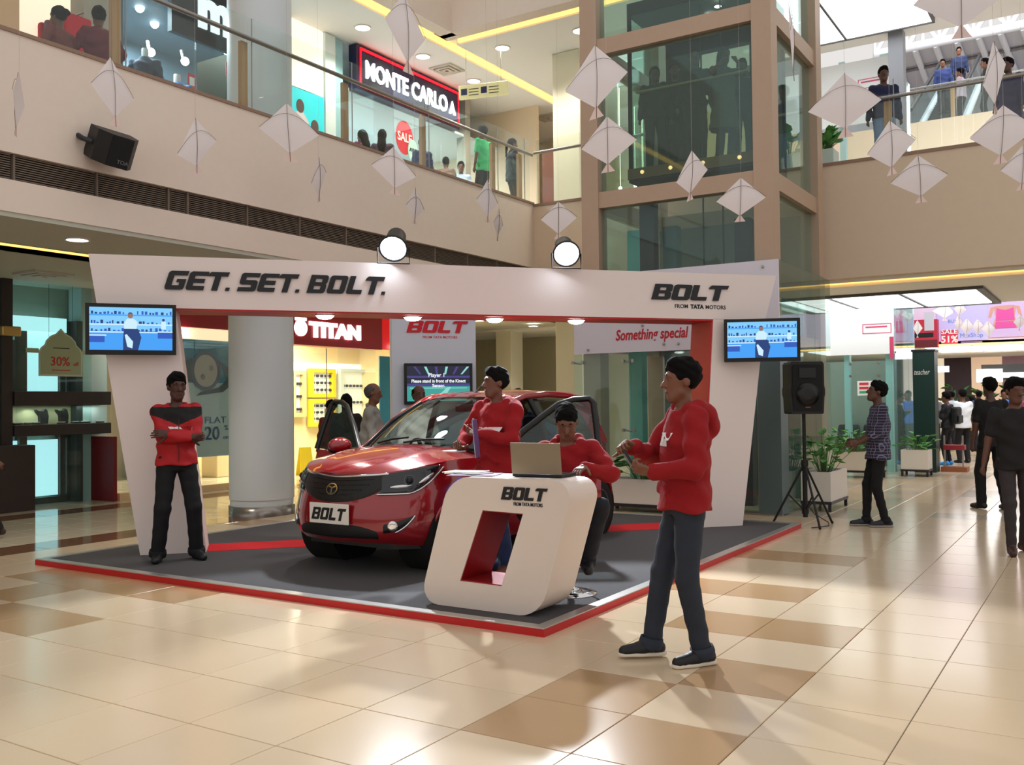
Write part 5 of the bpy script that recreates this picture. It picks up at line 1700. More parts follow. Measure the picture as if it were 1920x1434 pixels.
def planter(label, P, wx, wy, h, leg, n, seed, lh=.5, size=.16, m=None, spread=None):
    x, y = P
    t = thing('planter', label, 'planter', (x, y, 0), group='white box planters')
    mb = MB()
    b = .03
    MB().prism([[(-wx / 2, -wy / 2), (wx / 2, -wy / 2), (wx / 2, wy / 2), (-wx / 2, wy / 2)], [(-wx / 2 + b, -wy / 2 + b), (wx / 2 - b, -wy / 2 + b), (wx / 2 - b, wy / 2 - b), (-wx / 2 + b, wy / 2 - b)]], Matrix.Translation((x, y, leg)), h).build('box', PLW, t)
    MB().box((x - wx / 2 + b, y - wy / 2 + b, leg + .02), (x + wx / 2 - b, y + wy / 2 - b, leg + h - .05)).build('soil', SOIL, t)
    MB().box((x - wx / 2 - .01, y - wy / 2 - .01, leg - .04), (x + wx / 2 + .01, y + wy / 2 + .01, leg)).build('stand', DARKSTEEL, t)
    for sx in (-1, 1):
        for sy in (-1, 1):
            MB().box((x + sx * (wx / 2 - .02) - .02, y + sy * (wy / 2 - .02) - .02, 0), (x + sx * (wx / 2 - .02) + .02, y + sy * (wy / 2 - .02) + .02, leg - .04)).build('leg', DARKSTEEL, t)
    leaf_plant(t, (x, y, leg + h - .06), lh, spread or min(wx, wy) * .75, n, size, m or PLEAF, seed)


q = onz(1545, 952, 0)
planter('white planter with leafy plant beside the tripod loudspeaker', (13.72, 3.46), .95, .40, .40, .14, 46, 1, .62, .17, None, .34)
planter('long white planter against the lobby lift glass', (19.4, 4.35), .36, 1.15, .36, .14, 60, 2, .55, .17, None, .42)
planter('small white planter at the foot of the green pillar', (20.2, 3.30), .5, .5, .38, .14, 34, 3, .42, .15)
planter('white planter with fern leaves behind the man holding a phone', (12.20, 5.55), .40, 1.05, .34, .12, 40, 4, .6, .2, PLEAFD, .3)
planter('white planter inside the lift foot glass near the red car', (14.2, 6.35), .4, .5, .34, .1, 26, 5, .5, .16)
# potted palms in the far corridor
for i, (px, t_) in enumerate(((1846, 31.5), (1790, 32.5), (1905, 33))):
    p = at(px, 800, t_)
    t = thing('potted_palm', ['tall thin potted palm in the middle of the crowd', 'potted palm left of the lit white sign', 'bushy potted palm at the right behind the crowd'][i], 'plant', (p.x, p.y, 0))
    MB().lathe([(.18, 0), (.24, .4), (.22, .4)], 16, Matrix.Translation((p.x, p.y, 0))).build('pot', PLW, t)
    leaf_plant(t, (p.x, p.y, .4), 1.75, .3, 36, .4, PLEAFD, 20 + i, up=.9, wd=.12)
# floor-standing barrier by the pillar
t = thing('low_stand', 'low red and grey stand beside the dark green pillar', 'stand', (21.6, 2.85, 0))
MB().box((21.5, 2.55, .0), (21.9, 3.05, .1)).build('base', mat('stand_wood', (150, 90, 60), .6), t)
MB().box((21.55, 2.6, .45), (21.85, 3.0, .55)).build('top', mat('stand_red', (150, 40, 50), .6), t)
for y in (2.62, 2.97):
    MB().box((21.6, y, .1), (21.63, y + .03, .75)).build('leg', STEEL, t)

# ================================================================ TRIPOD LOUDSPEAKER
q = onz(1488, 985, 0)
SPX, SPY = 11.75, 3.20
sp = thing('speaker_tripod', 'black tripod stand at the right corner of the stage', 'tripod', (SPX, SPY, 0))
MB().tube([(SPX, SPY, .12), (SPX, SPY, 1.36)], .022, 10).build('pole', BLACK, sp)
MB().tube([(SPX, SPY, .10), (SPX, SPY, .75)], .03, 10).build('sleeve', BLACK, sp)
MB().tube([(SPX, SPY, .72), (SPX, SPY, .80)], .045, 10).build('collar', BLACK, sp)
MB().tube([(SPX, SPY, .14), (SPX, SPY, .2)], .042, 10).build('lower_collar', BLACK, sp)
rdir = Vector((RT.x, RT.y, 0)).normalized(); fdir = Vector((FW.x, FW.y, 0)).normalized()
for d in (-rdir * .36 + fdir * .15, rdir * .36 + fdir * .1, rdir * .04 - fdir * .42):
    lg = MB().tube([(SPX, SPY, .76), (SPX + d.x, SPY + d.y, .012)], .014, 8).build('leg', BLACK, sp)
    MB().tube([(SPX, SPY, .17), (SPX + d.x * .52, SPY + d.y * .52, .38)], .010, 6).build('strut', BLACK, sp)
    MB().sphere((SPX + d.x, SPY + d.y, .018), .018, 8).build('foot', BLACK, sp)
sk = thing('loudspeaker', 'black box loudspeaker standing on the tripod beside the portal', 'loudspeaker', (SPX, SPY, 1.36))
zt_, zb_ = 1.995, 1.36
dcam = -fdir
LT_ = Matrix((rdir, Vector((0, 0, 1)), dcam)).transposed().to_4x4(); LT_.translation = Vector((SPX, SPY, zb_))
hh = zt_ - zb_
body = [(-.195, .02), (-.185, 0), (.185, 0), (.195, .02), (.205, .2), (.215, .24), (.215, .3), (.205, .34), (.205, hh - .03), (.185, hh), (-.185, hh), (-.205, hh - .03), (-.205, .34), (-.215, .3), (-.215, .24), (-.205, .2)]
MB().prism([body], LT_ @ Matrix.Translation((0, 0, -.16)), .32).build('cabinet', BLACK, sk)
MB().prism([[(p[0] * .88, .04 + p[1] * .88) for p in body]], LT_ @ Matrix.Translation((0, 0, .16)), .012).build('grille', mat('speaker_grille', (22, 22, 23), .8, bump=.6, bscale=500), sk)
MB().lathe([(.14, 0), (.14, .016), (.06, .018)], 24, LT_ @ Matrix.Translation((0, .24, .165))).build('woofer', SATIN, sk)
MB().fbox(LT_, (-.1, .44, .168), (.1, .56, .178)).build('horn', SATIN, sk)
MB().fbox(LT_, (-.03, .075, .17), (.03, .09, .176)).build('badge', mat('badge_bronze', (110, 70, 50), .5), sk)
solo(MB().tube([(SPX + .1, SPY + .05, .3), (SPX + .35, SPY - .02, .1), (SPX + .3, SPY - .2, .012), (SPX, SPY - .28, .010), (SPX - .3, SPY - .15, .012)], .006, 6), 'speaker_cable', BLACK, 'thin black cable trailing from the tripod loudspeaker to the floor', 'cable')
# wall loudspeaker on the left balcony
ws = thing('wall_speaker', 'black wedge loudspeaker mounted on the left balcony wall', 'loudspeaker', (7.2, YL - .25, 4.35))
c0 = ony(166, 262, YL - .35)
WT = Matrix.Translation(ony(212, 278, YL - .27)) @ Matrix.Rotation(-.25, 4, 'Z') @ Matrix.Rotation(.42, 4, 'X') @ Matrix.Rotation(.12, 4, 'Y')
prof = [(-.22, .2), (.22, .2), (.22, -.06), (.12, -.22), (-.12, -.22), (-.22, -.06)]
MB().prism([prof], WT @ Matrix.Translation((0, 0, -.17)), .34).build('cabinet', BLACK, ws)
MB().fbox(WT, (-.115, -.215, -.15), (.115, -.228, .15)).build('grille', MATS['speaker_grille'], ws)
MB().tube([WT @ Vector((-.21, .05, .0)), WT @ Vector((-.30, .1, 0)), WT @ Vector((-.30, .35, 0))], .03, 8).build('bracket', DARKSTEEL, ws)
text('TOA', WT @ Matrix.Translation((.05, -.229, -.12)) @ Matrix.Rotation(PI / 2, 4, 'X'), .06, mat('grey_print', (120, 120, 124), .5), ws, 'badge')

# ================================================================ UPPER RIGHT: planters, escalator, trusses
for i, (px, py) in enumerate(((1480, 288), (1548, 290))):
    p = onx(px, py, 16.6)
    t = thing('planter', ['upper planter with grassy plants seen through the lift tower side', 'upper planter right behind the lift tower rear post'][i], 'planter', (16.6, p.y, 5.25), group='upper planters')
    MB().bbox((16.4, p.y - .28 if i == 0 else p.y - .18, 5.25), (16.8, p.y + .4 if i == 0 else p.y + .25, 5.78), .01).build('box', mat('planter_pale', (206, 224, 216), .5), t)
    leaf_plant(t, (16.6, p.y, 5.76), .42, .38 if i == 0 else .2, 60, .2, PLEAF, 30 + i, up=1.2)
gy = onx(1693, 100, 19.5).y
gc = solo(MB().box((19.5, gy, 5.25), (19.8, gy + .27, 8.7)), 'grey_column', mat('grey_col', (150, 152, 160), .5), 'grey square column on the upper floor right of the white board', 'column')
# the far atrium's second floor, its escalator and the trussed roof
ZF = onx(1697, 233, 28).z
wf2 = struct('wall_far_second', MB().box((28, -5, 6.2), (28.25, 14, ZF)), mat('far_fascia', (226, 206, 178), .7))
struct('floor_far_second', MB().box((28.25, -5, ZF - .25), (46, 14, ZF - .1)), MATS['upper_floor'])
balustrade('balustrade', 'far glass balustrade in front of the escalator on the upper right', (28.1, 6.0), (28.1, -3.0), [2.5, 5.0], ZF, ZF + .95, ZF + .98)
es = thing('escalator', 'grey escalator with glass sides climbing away on the upper right', 'escalator', (29.6, 4.0, ZF - .1))
ea, eb = onx(1752, 232, 29.6), onx(1800, 132, 36)
E0, E1 = Vector((29.6, ea.y, ZF - .1)), Vector((36, eb.y, eb.z - .5))
for y in (-.62, .62):
    MB().add([E0 + Vector((0, y, -.1)), E1 + Vector((0, y, -.1)), E1 + Vector((0, y, .85)), E0 + Vector((0, y, .85))], [(0, 1, 2, 3)]).build('side_glass', glass_mat('esc_glass', (.7, .78, .84), .1, .25), es)
    MB().tube([E0 + Vector((-.1, y, .9)), E1 + Vector((0, y, .9))], .06, 8).build('handrail', BLACK, es)
    MB().tube([E0 + Vector((0, y, -.05)), E1 + Vector((0, y, -.05))], .12, 6).build('skirt', mat('skirt_white', (220, 226, 232), .4), es)
for k in range(24):
    p = E0.lerp(E1, k / 24)
    MB().box((p.x, p.y - .55, p.z - .3), (p.x + .3, p.y + .55, p.z)).build('step', DARKSTEEL, es)
TRS = mat('truss_white', (224, 226, 234), .5)
XT = 37.0
t = thing('roof_truss', 'white steel roof truss high over the escalator', 'truss', (XT, 3, onx(1800, 70, XT).z))
b0, b1 = onx(1640, 102, XT), onx(1960, 38, XT)
t0_, t1_ = onx(1640, 58, XT), onx(1960, -8, XT)
MB().tube([t0_, t1_], .12, 8).build('top_chord', TRS, t)
MB().tube([b0, b1], .17, 8).build('bottom_chord', TRS, t)
for k in range(10):
    a, b = (b0.lerp(b1, k / 10), t0_.lerp(t1_, (k + 1) / 10)) if k % 2 == 0 else (t0_.lerp(t1_, k / 10), b0.lerp(b1, (k + 1) / 10))
    MB().tube([a, b], .08, 6).build('web', TRS, t)
    MB().tube([b0.lerp(b1, k / 10), t0_.lerp(t1_, k / 10)], .06, 6).build('upright', TRS, t)
XR = 46.0
c0, c1 = onx(1640, 205, XR), onx(1960, 140, XR)
rs = struct('wall_roof_slope', MB().add([b0, b1, c1, c0], [(0, 1, 2, 3)]), mat('roof_grey', (196, 196, 206), .7))
for k in range(8):
    MB().tube([b0.lerp(b1, k / 8) - Vector((0, 0, .1)), c0.lerp(c1, (k + .9) / 8) - Vector((0, 0, .1))], .11, 6).build('rafter', TRS, rs)
MB().tube([b0.lerp(c0, .33) - Vector((0, 0, .08)), b1.lerp(c1, .33) - Vector((0, 0, .08))], .07, 6).build('purlin', mat('purlin_dark', (120, 116, 120), .6), rs)
struct('wall_far_gable', MB().box((XR, -8, ZF - 2), (XR + .2, 16, c1.z + 1)), mat('gable_grey', (190, 192, 202), .7))
struct('wall_far_top', MB().add([t0_, t1_, t1_ + Vector((0, 0, 6)), t0_ + Vector((0, 0, 6))], [(0, 1, 2, 3)]), mat('gable_warm', (214, 206, 200), .7))
lamp('far_roof_fill', 'AREA', (32, 3, ZF + 7), 800, (.93, .96, 1), 6, (36, 3, ZF), sy=6)  # added fill without a fitting, as the roof blocks the world light
# ================================================================ PEOPLE: blended solids meshed into one skin per garment
NV3 = lambda *a: np.array(a, float)


def smin(a, b, k):
    h = np.maximum(k - np.abs(a - b), 0) / k
    return np.minimum(a, b) - h * h * k * .25


def d_cap(P, a, b, ra, rb):
    ab = b - a
    t = np.clip(((P - a) @ ab) / max(ab @ ab, 1e-9), 0, 1)
    return np.linalg.norm(P - a - t[..., None] * ab, axis=-1) - (ra + (rb - ra) * t)


def d_ell(P, c, Rm, r):
    q = (P - c) @ Rm          # columns of Rm are the axes
    k0 = np.linalg.norm(q / r, axis=-1)
    k1 = np.linalg.norm(q / (r * r), axis=-1)
    return k0 * (k0 - 1) / np.maximum(k1, 1e-6)


def d_tube(P, a, b, left, tab):
    ax = b - a
    L = np.linalg.norm(ax)
    ax = ax / L
    left = left - ax * (left @ ax)
    left = left / np.linalg.norm(left)
    fw = np.cross(left, ax)
    q = P - a
    t = q @ ax
    ts, ws, ds = tab
    w_ = np.interp(t, ts, ws); d_ = np.interp(t, ts, ds)
    e_ = np.sqrt((q @ left / w_) ** 2 + (q @ fw / d_) ** 2)
    r = (e_ - 1) * np.minimum(w_, d_)
    cap = np.maximum(ts[0] - t, t - ts[-1])
    return np.maximum(r, cap) + .0 * t


class Solid:
    def __init__(s):
        s.p = []

    def cap(s, a, b, ra, rb=None, k=.03):
        rb = ra if rb is None else rb
        a, b = NV3(*a), NV3(*b)
        m = max(ra, rb)
        s.p.append(('u', lambda P: d_cap(P, a, b, ra, rb), np.minimum(a, b) - m, np.maximum(a, b) + m, k))
        return s

    def chain(s, pts, rs, k=.02):
        for i in range(len(pts) - 1):
            s.cap(pts[i], pts[i + 1], rs[i], rs[i + 1], k)
        return s

    def ell(s, c, r, Rm=None, k=.03):
        c, r = NV3(*c), NV3(*r)
        Rm = np.eye(3) if Rm is None else Rm
        m = max(r)
        s.p.append(('u', lambda P: d_ell(P, c, Rm, r), c - m, c + m, k))
        return s

    def tube(s, a, b, left, tab, k=.04):
        a, b, left = NV3(*a), NV3(*b), NV3(*left)
        tab = tuple(NV3(*q) for q in tab)
        m = max(max(tab[1]), max(tab[2]))
        s.p.append(('u', lambda P: d_tube(P, a, b, left, tab), np.minimum(a, b) - m, np.maximum(a, b) + m, k))
        return s

    def cut(s, p0, n, k=.006):
        """keep the side where n.(p-p0) < 0"""
        p0, n = NV3(*p0), NV3(*n)
        n = n / np.linalg.norm(n)
        s.p.append(('c', lambda P: (P - p0) @ n, None, None, k))
        return s

    def carve(s, c, r, Rm=None, k=.01):
        c, r = NV3(*c), NV3(*r)
        Rm = np.eye(3) if Rm is None else Rm
        s.p.append(('s', lambda P: d_ell(P, c, Rm, r), c - max(r), c + max(r), k))
        return s

    def rough(s, amp, fr, seed=0):
        s.p.append(('n', amp, fr, seed, 0))
        return s

    def mesh(s, h):
        us = [p for p in s.p if p[0] == 'u']
        lo = np.min([p[2] for p in us], 0) - 3 * h - .01
        hi = np.max([p[3] for p in us], 0) + 3 * h + .01
        n = np.ceil((hi - lo) / h).astype(int) + 1
        ax = [lo[i] + h * np.arange(n[i]) for i in range(3)]
        V = np.full(n, 9.0, np.float32)
        for p in s.p:
            if p[0] == 'n':
                X, Y, Z = np.meshgrid(*ax, indexing='ij', sparse=True)
                amp, fr, sd = p[1:4]
                V += amp * (np.sin(fr * X + 1.3 * sd + 2.1 * np.sin(fr * .6 * Z)) * np.sin(fr * .9 * Y + sd + 1.7 * np.sin(fr * .5 * Z + sd)) + .7 * np.sin(fr * 1.6 * Z + 3 * np.sin(fr * .5 * X + sd) + 2 * np.sin(fr * .45 * Y)))
                continue
            kind, fn, a, b, k = p
            if a is None:
                i0, i1 = np.zeros(3, int), n
            else:
                m = k + 3 * h
                i0 = np.clip(np.floor((a - m - lo) / h).astype(int), 0, n)
                i1 = np.clip(np.ceil((b + m - lo) / h).astype(int) + 1, 0, n)
            if np.any(i1 <= i0):
                continue
            sl = tuple(slice(i0[j], i1[j]) for j in range(3))
            G = np.stack(np.meshgrid(*[ax[j][sl[j]] for j in range(3)], indexing='ij'), -1)
            d = fn(G)
            if kind == 'u':
                V[sl] = smin(V[sl], d, k)
            elif kind == 'c':
                V[sl] = -smin(-V[sl], -d, k)
            else:
                V[sl] = -smin(-V[sl], d, k)
        return surface_nets(V, lo, h)


_CO = np.array([[i, j, k] for i in (0, 1) for j in (0, 1) for k in (0, 1)])
_ED = [(a, b) for a in range(8) for b in range(a + 1, 8) if np.abs(_CO[a] - _CO[b]).sum() == 1]


def surface_nets(V, lo, h):
    s = V < 0
    c = sum(s[i:s.shape[0] - 1 + i, j:s.shape[1] - 1 + j, k:s.shape[2] - 1 + k].astype(np.int8) for i, j, k in _CO)
    act = np.argwhere((c > 0) & (c < 8))
    if not len(act):
        return np.zeros((0, 3)), np.zeros((0, 4), int)
    val = np.stack([V[tuple((act + o).T)] for o in _CO], 1)
    acc = np.zeros((len(act), 3)); cnt = np.zeros(len(act))
    for a, b in _ED:
        va, vb = val[:, a], val[:, b]
        x = (va < 0) != (vb < 0)
        t = np.where(x, va / np.where(x, va - vb, 1), 0)
        acc += np.where(x[:, None], _CO[a] + t[:, None] * (_CO[b] - _CO[a]), 0)
        cnt += x
    verts = lo + h * (act + acc / cnt[:, None])
    idx = np.full(c.shape, -1, np.int64)
    idx[tuple(act.T)] = np.arange(len(act))
    F = []
    for axis in range(3):
        o = [0, 0, 0]; o[axis] = 1
        A = s[:s.shape[0] - o[0], :s.shape[1] - o[1], :s.shape[2] - o[2]]
        Bq = s[o[0]:, o[1]:, o[2]:]
        e = np.argwhere(A != Bq)
        u, v = (axis + 1) % 3, (axis + 2) % 3
        e = e[(e[:, u] > 0) & (e[:, v] > 0) & (e[:, u] < s.shape[u] - 1) & (e[:, v] < s.shape[v] - 1)]
        if not len(e):
            continue
        du = np.zeros(3, int); du[u] = 1
        dv = np.zeros(3, int); dv[v] = 1
        q = np.stack([idx[tuple((e - du - dv).T)], idx[tuple((e - dv).T)], idx[tuple(e.T)], idx[tuple((e - du).T)]], 1)
        fl = ~A[tuple(e.T)]
        q[fl] = q[fl][:, ::-1]
        F.append(q)
    F = np.concatenate(F)
    return verts, F[(F >= 0).all(1)]


def skin_obj(meshes, name, m, parent, label=None):
    vs, fs, n = [], [], 0
    for v, f in meshes:
        vs.append(v); fs.append(f + n); n += len(v)
    v = np.concatenate(vs); f = np.concatenate(fs)
    me = bpy.data.meshes.new(name)
    me.vertices.add(len(v)); me.vertices.foreach_set('co', v.astype(np.float32).ravel())
    me.loops.add(len(f) * 4); me.loops.foreach_set('vertex_index', f.astype(np.int32).ravel())
    me.polygons.add(len(f)); me.polygons.foreach_set('loop_start', np.arange(0, len(f) * 4, 4, dtype=np.int32))
    me.polygons.foreach_set('use_smooth', np.ones(len(f), bool))
    me.update(calc_edges=True)
    me.materials.append(m)
    o = bpy.data.objects.new(name, me)
    COL.objects.link(o)
    o.parent = parent
    XF[o.name] = XF[parent.name]
    if label:
        o['label'] = label
    return o


def ik(a, b, l1, l2, pole):
    a, b, pole = NV3(*a), NV3(*b), NV3(*pole)
    d = b - a
    L = np.linalg.norm(d)
    if L > (l1 + l2) * .999:
        b = a + d / L * (l1 + l2) * .999
        d = b - a; L = np.linalg.norm(d)
    u = d / L
    x = (l1 * l1 - l2 * l2 + L * L) / (2 * L)
    y = math.sqrt(max(0, l1 * l1 - x * x))
    p = pole - u * (pole @ u)
    p = p / max(np.linalg.norm(p), 1e-6)
    return a + u * x + p * y, b


def rotm(yaw=0, pitch=0, roll=0):
    """yaw to the left, pitch up, roll towards the right shoulder"""
    return np.array(Matrix.Rotation(yaw, 3, 'Z') @ Matrix.Rotation(-pitch, 3, 'Y') @ Matrix.Rotation(roll, 3, 'X'))


SKINS = {}


def skin(tone=(120, 78, 58)):
    return mat('skin_%d' % tone[0], tone, .5, noise=.06, nscale=12)


HAIRM = mat('hair_black', (13, 11, 11), .85, bump=.6, bscale=160, spec=.15)
HAIRG = mat('hair_grey', (78, 74, 72), .6, bump=.5, bscale=140)
SHOEB = mat('shoe_black', (18, 18, 20), .5)
EYEW = mat('eye_white', (120, 108, 100), .5)
EYED = mat('eye_dark', (20, 14, 12), .2)


def hand_prims(S, w_, dr, pn, side, curl=.5, fine=True, tcurl=.3, spread=1.0):
    """w_ wrist, dr finger direction, pn palm normal (out of the palm), side +1 left hand"""
    dr = dr / np.linalg.norm(dr)
    pn = pn - dr * (pn @ dr); pn = pn / np.linalg.norm(pn)
    lat = np.cross(pn, dr) * (-side)                     # towards the thumb
    if not fine:
        S.ell(w_ + dr * .05, (.045, .034, .02), np.stack([dr, lat, pn], 1), .015)
        S.cap(w_ + dr * .08, w_ + dr * (.13 - .04 * curl) + pn * .05 * curl, .026, .016, .02)
        S.cap(w_ + dr * .03 + lat * .02, w_ + dr * .085 + lat * .045, .014, .010, .01)
        return
    S.cap(w_ - dr * .01, w_ + dr * .03, .025, .026, .02)
    for o in (-.026, -.009, .009, .026):
        S.cap(w_ + dr * .02 + lat * o * .8, w_ + dr * .088 + lat * o, .015, .0135, .012)
    for i, (o, L) in enumerate(((.029, .072), (.010, .080), (-.010, .074), (-.028, .058))):
        p = w_ + dr * .088 + lat * o
        d = dr + lat * o * 2.0 * spread
        d = d / np.linalg.norm(d)
        ang = 0
        for sgm, fr in ((0, .45), (1, .32), (2, .25)):
            ang += curl * (1.0 + .12 * i) * (.9 if sgm else .7)
            v = d * math.cos(ang) + pn * math.sin(ang)
            q = p + v * L * fr
            S.cap(p, q, .0092 - .0008 * sgm, .0086 - .0008 * sgm, .003)
            p = q
    p = w_ + dr * .025 + lat * .026
    d = dr * .62 + lat * .7 + pn * .25
    d = d / np.linalg.norm(d)
    q = p + d * .045
    S.cap(p, q, .0145, .0115, .012)
    d2 = d * math.cos(tcurl) + (dr * .7 + pn * .7) * math.sin(tcurl)
    d2 = d2 / np.linalg.norm(d2)
    q2 = q + d2 * .032
    S.cap(q, q2, .0108, .010, .004)
    S.cap(q2, q2 + d2 * .024, .010, .008, .004)


def person(label, loc, heading, H=1.75, res=.016, top='tshirt', topc=(40, 40, 46), topm=None, leg='trousers', legc=(24, 24, 30), legm=None, skinc=(126, 82, 60), hair='short', hairm=None,
           shoec=None, hipz=.948, lean=0.0, twist=0.0, feet=None, fdir=None, hands=None, poles=None, knee=None, head=(0, 0, 0), hd=None, pn=None, curl=(.45, .45), build=1.0, group=None, cat='person', face=False,
           shoes=True, base=0.0, sole=None, logo=None, sleeve='auto', belly=0.0, legs=True, scale=None):
    t = thing('person', label, cat, loc, heading, group, scale=(scale or H / 1.775))
    sk = skin(skinc)
    fine = res <= .012
    tm = topm or mat('cloth_%d_%d_%d' % topc, topc, .85, noise=.10, nscale=18, bump=.15, bscale=90)
    lm = legm or mat('cloth_%d_%d_%d' % legc, legc, .85, noise=.12, nscale=18, bump=.15, bscale=90)
    Rl = rotm(0, -lean, 0)
    Pv = NV3(0, 0, hipz)
    up = Rl @ NV3(0, 0, 1); fw = Rl @ rotm(twist) @ NV3(1, 0, 0)
    lf = np.cross(up, fw)
    at_ = lambda x, y, z: Pv + fw * x + lf * y + up * z
    sh = [at_(-.005, s * .178 * build, .485) for s in (1, -1)]
    neck0, neck1 = at_(-.005, 0, .50), at_(.015, 0, .60)
    hc = at_(.025, 0, .70)
    Rb = np.stack([fw, lf, up], 1)
    Hm = Rb @ rotm(*head)
    hp = lambda x, y, z: hc + Hm @ NV3(x, y, z)
    hips = [NV3(0, s * .088, hipz - .02) for s in (1, -1)]
    feet = feet or [(.0, .10, 0), (.0, -.10, 0)]
    fdir = fdir or [(1, .18, 0), (1, -.18, 0)]
    hands = hands or [(.03, .27, hipz - .13), (.03, -.27, hipz - .13)]
    poles = poles or [(-1, .5, 0), (-1, -.5, 0)]
    knee = knee or [(1, .1, 0), (1, -.1, 0)]
    ank, kn, el, wr = [], [], [], []
    for i in range(2):
        a_ = NV3(*feet[i]) + NV3(0, 0, .085)
        k_, a2 = ik(hips[i], a_, .435, .425, knee[i])
        kn.append(k_); ank.append(a2)
        e_, w2 = ik(sh[i], hands[i], .285, .255, poles[i])
        el.append(e_); wr.append(w2)
    # ---- body
    S = Solid()
    TB = ([0, .12, .33, .47, .53], [.155, .142 + belly * .3, .172, .155, .07], [.10, .095 + belly, .11, .085, .06])
    S.tube(at_(0, 0, 0), at_(0, 0, .53), lf, TB, .03)
    S.cap(neck0, neck1, .056, .052, .03)
    S.ell(hp(-.012, 0, .035), (.098, .076, .098), Hm, .03)
    S.ell(hp(.022, 0, -.02), (.072, .060, .098), Hm, .03)
    S.cap(hp(.058, .012, -.098), hp(.058, -.012, -.098), .024, .024, .03)
    S.cap(hp(.02, .045, -.065), hp(.055, .015, -.095), .02, .02, .03)
    S.cap(hp(.02, -.045, -.065), hp(.055, -.015, -.095), .02, .02, .03)
    S.chain([hp(.090, 0, .022), hp(.103, 0, -.008), hp(.116, 0, -.028)], [.008, .011, .0135], .012)
    S.cap(hp(.098, .012, -.030), hp(.098, -.012, -.030), .009, .009, .008)
    S.cap(hp(.083, .042, .034), hp(.083, -.042, .034), .012, .012, .02)
    if fine:
        for s in (1, -1):
            S.carve(hp(.098, .031 * s, .014), (.016, .018, .010), Hm, .012)
        S.cap(hp(.088, .018, -.057), hp(.088, -.018, -.057), .0085, .0085, .008)
        S.cap(hp(.085, .014, -.070), hp(.085, -.014, -.070), .009, .009, .008)
    for s in (1, -1):
        S.ell(hp(-.012, s * .079, -.004), (.021, .010, .031), Hm, .006)
    for i, s in enumerate((1, -1)):
        S.chain([sh[i], el[i], wr[i]], [.046, .037, .026], .02)
        S.chain([hips[i], kn[i], ank[i]], [.07, .05, .034], .03)
        d_ = NV3(*fdir[i]); d_ = d_ / np.linalg.norm(d_)
        S.cap(ank[i] - NV3(0, 0, .045), ank[i] + d_ * .12 - NV3(0, 0, .055), .034, .026, .02)
    hm_ = []
    for i, s in enumerate((1, -1)):
        dr = NV3(*hd[i]) if hd and hd[i] is not None else (wr[i] - el[i])
        p_ = NV3(*pn[i]) if pn and pn[i] is not None else NV3(.3, -s, -.2)
        if fine:
            Sh = Solid()
            hand_prims(Sh, wr[i], dr, p_, s, curl[i], True)
            hm_.append(Sh.mesh(.0042))
        else:
            hand_prims(S, wr[i], dr, p_, s, curl[i], False)
    body = skin_obj([S.mesh(res)] + hm_, 'body', sk, t)
    # ---- trousers
    bl = build
    if legs and leg in ('trousers', 'jeans', 'slim'):
        k1, k2, k3 = {'trousers': (.094, .073, .064), 'jeans': (.092, .068, .056), 'slim': (.088, .062, .046)}[leg]
        S = Solid()
        S.tube(Pv - up * .09, Pv + up * .10, lf, ([0, .09, .19], [.160, .172 * bl, .160 * bl], [.110, .122, .112 + belly * .5]), .03)
        for i in range(2):
            S.chain([hips[i] - NV3(0, 0, .0), kn[i], ank[i] - NV3(0, 0, .02)], [k1, k2, k3], .025)
        S.rough(.0028 if res < .02 else .002, 30, 1)
        if hipz > .85:
            S.cut(Pv + up * .095, up)
        skin_obj([S.mesh(max(res, .010))], leg if leg != 'slim' else 'trousers', lm, t)
        if res <= .012:
            for i in range(2):
                c = ank[i]
                ax_ = (kn[i] - ank[i]) / np.linalg.norm(kn[i] - ank[i])
                MB().lathe([(k3 + .012, -.03), (k3 + .018, .0), (k3 + .012, .035), (k3 + .002, .03)], 18, Matrix.Translation(Vector(c - ax_ * .01)) @ Vector(ax_).to_track_quat('Z', 'Y').to_matrix().to_4x4(), caps=False).build('cuff', lm, t, local=True)
    elif legs and leg == 'skirt':
        S = Solid()
        S.tube(NV3(0, 0, .12), Pv + up * .1, lf, ([0, hipz - .12, hipz - .02], [.26, .18, .15], [.24, .13, .11]), .03)
        S.rough(.008, 22, 2)
        skin_obj([S.mesh(max(res, .012))], 'skirt', lm, t)
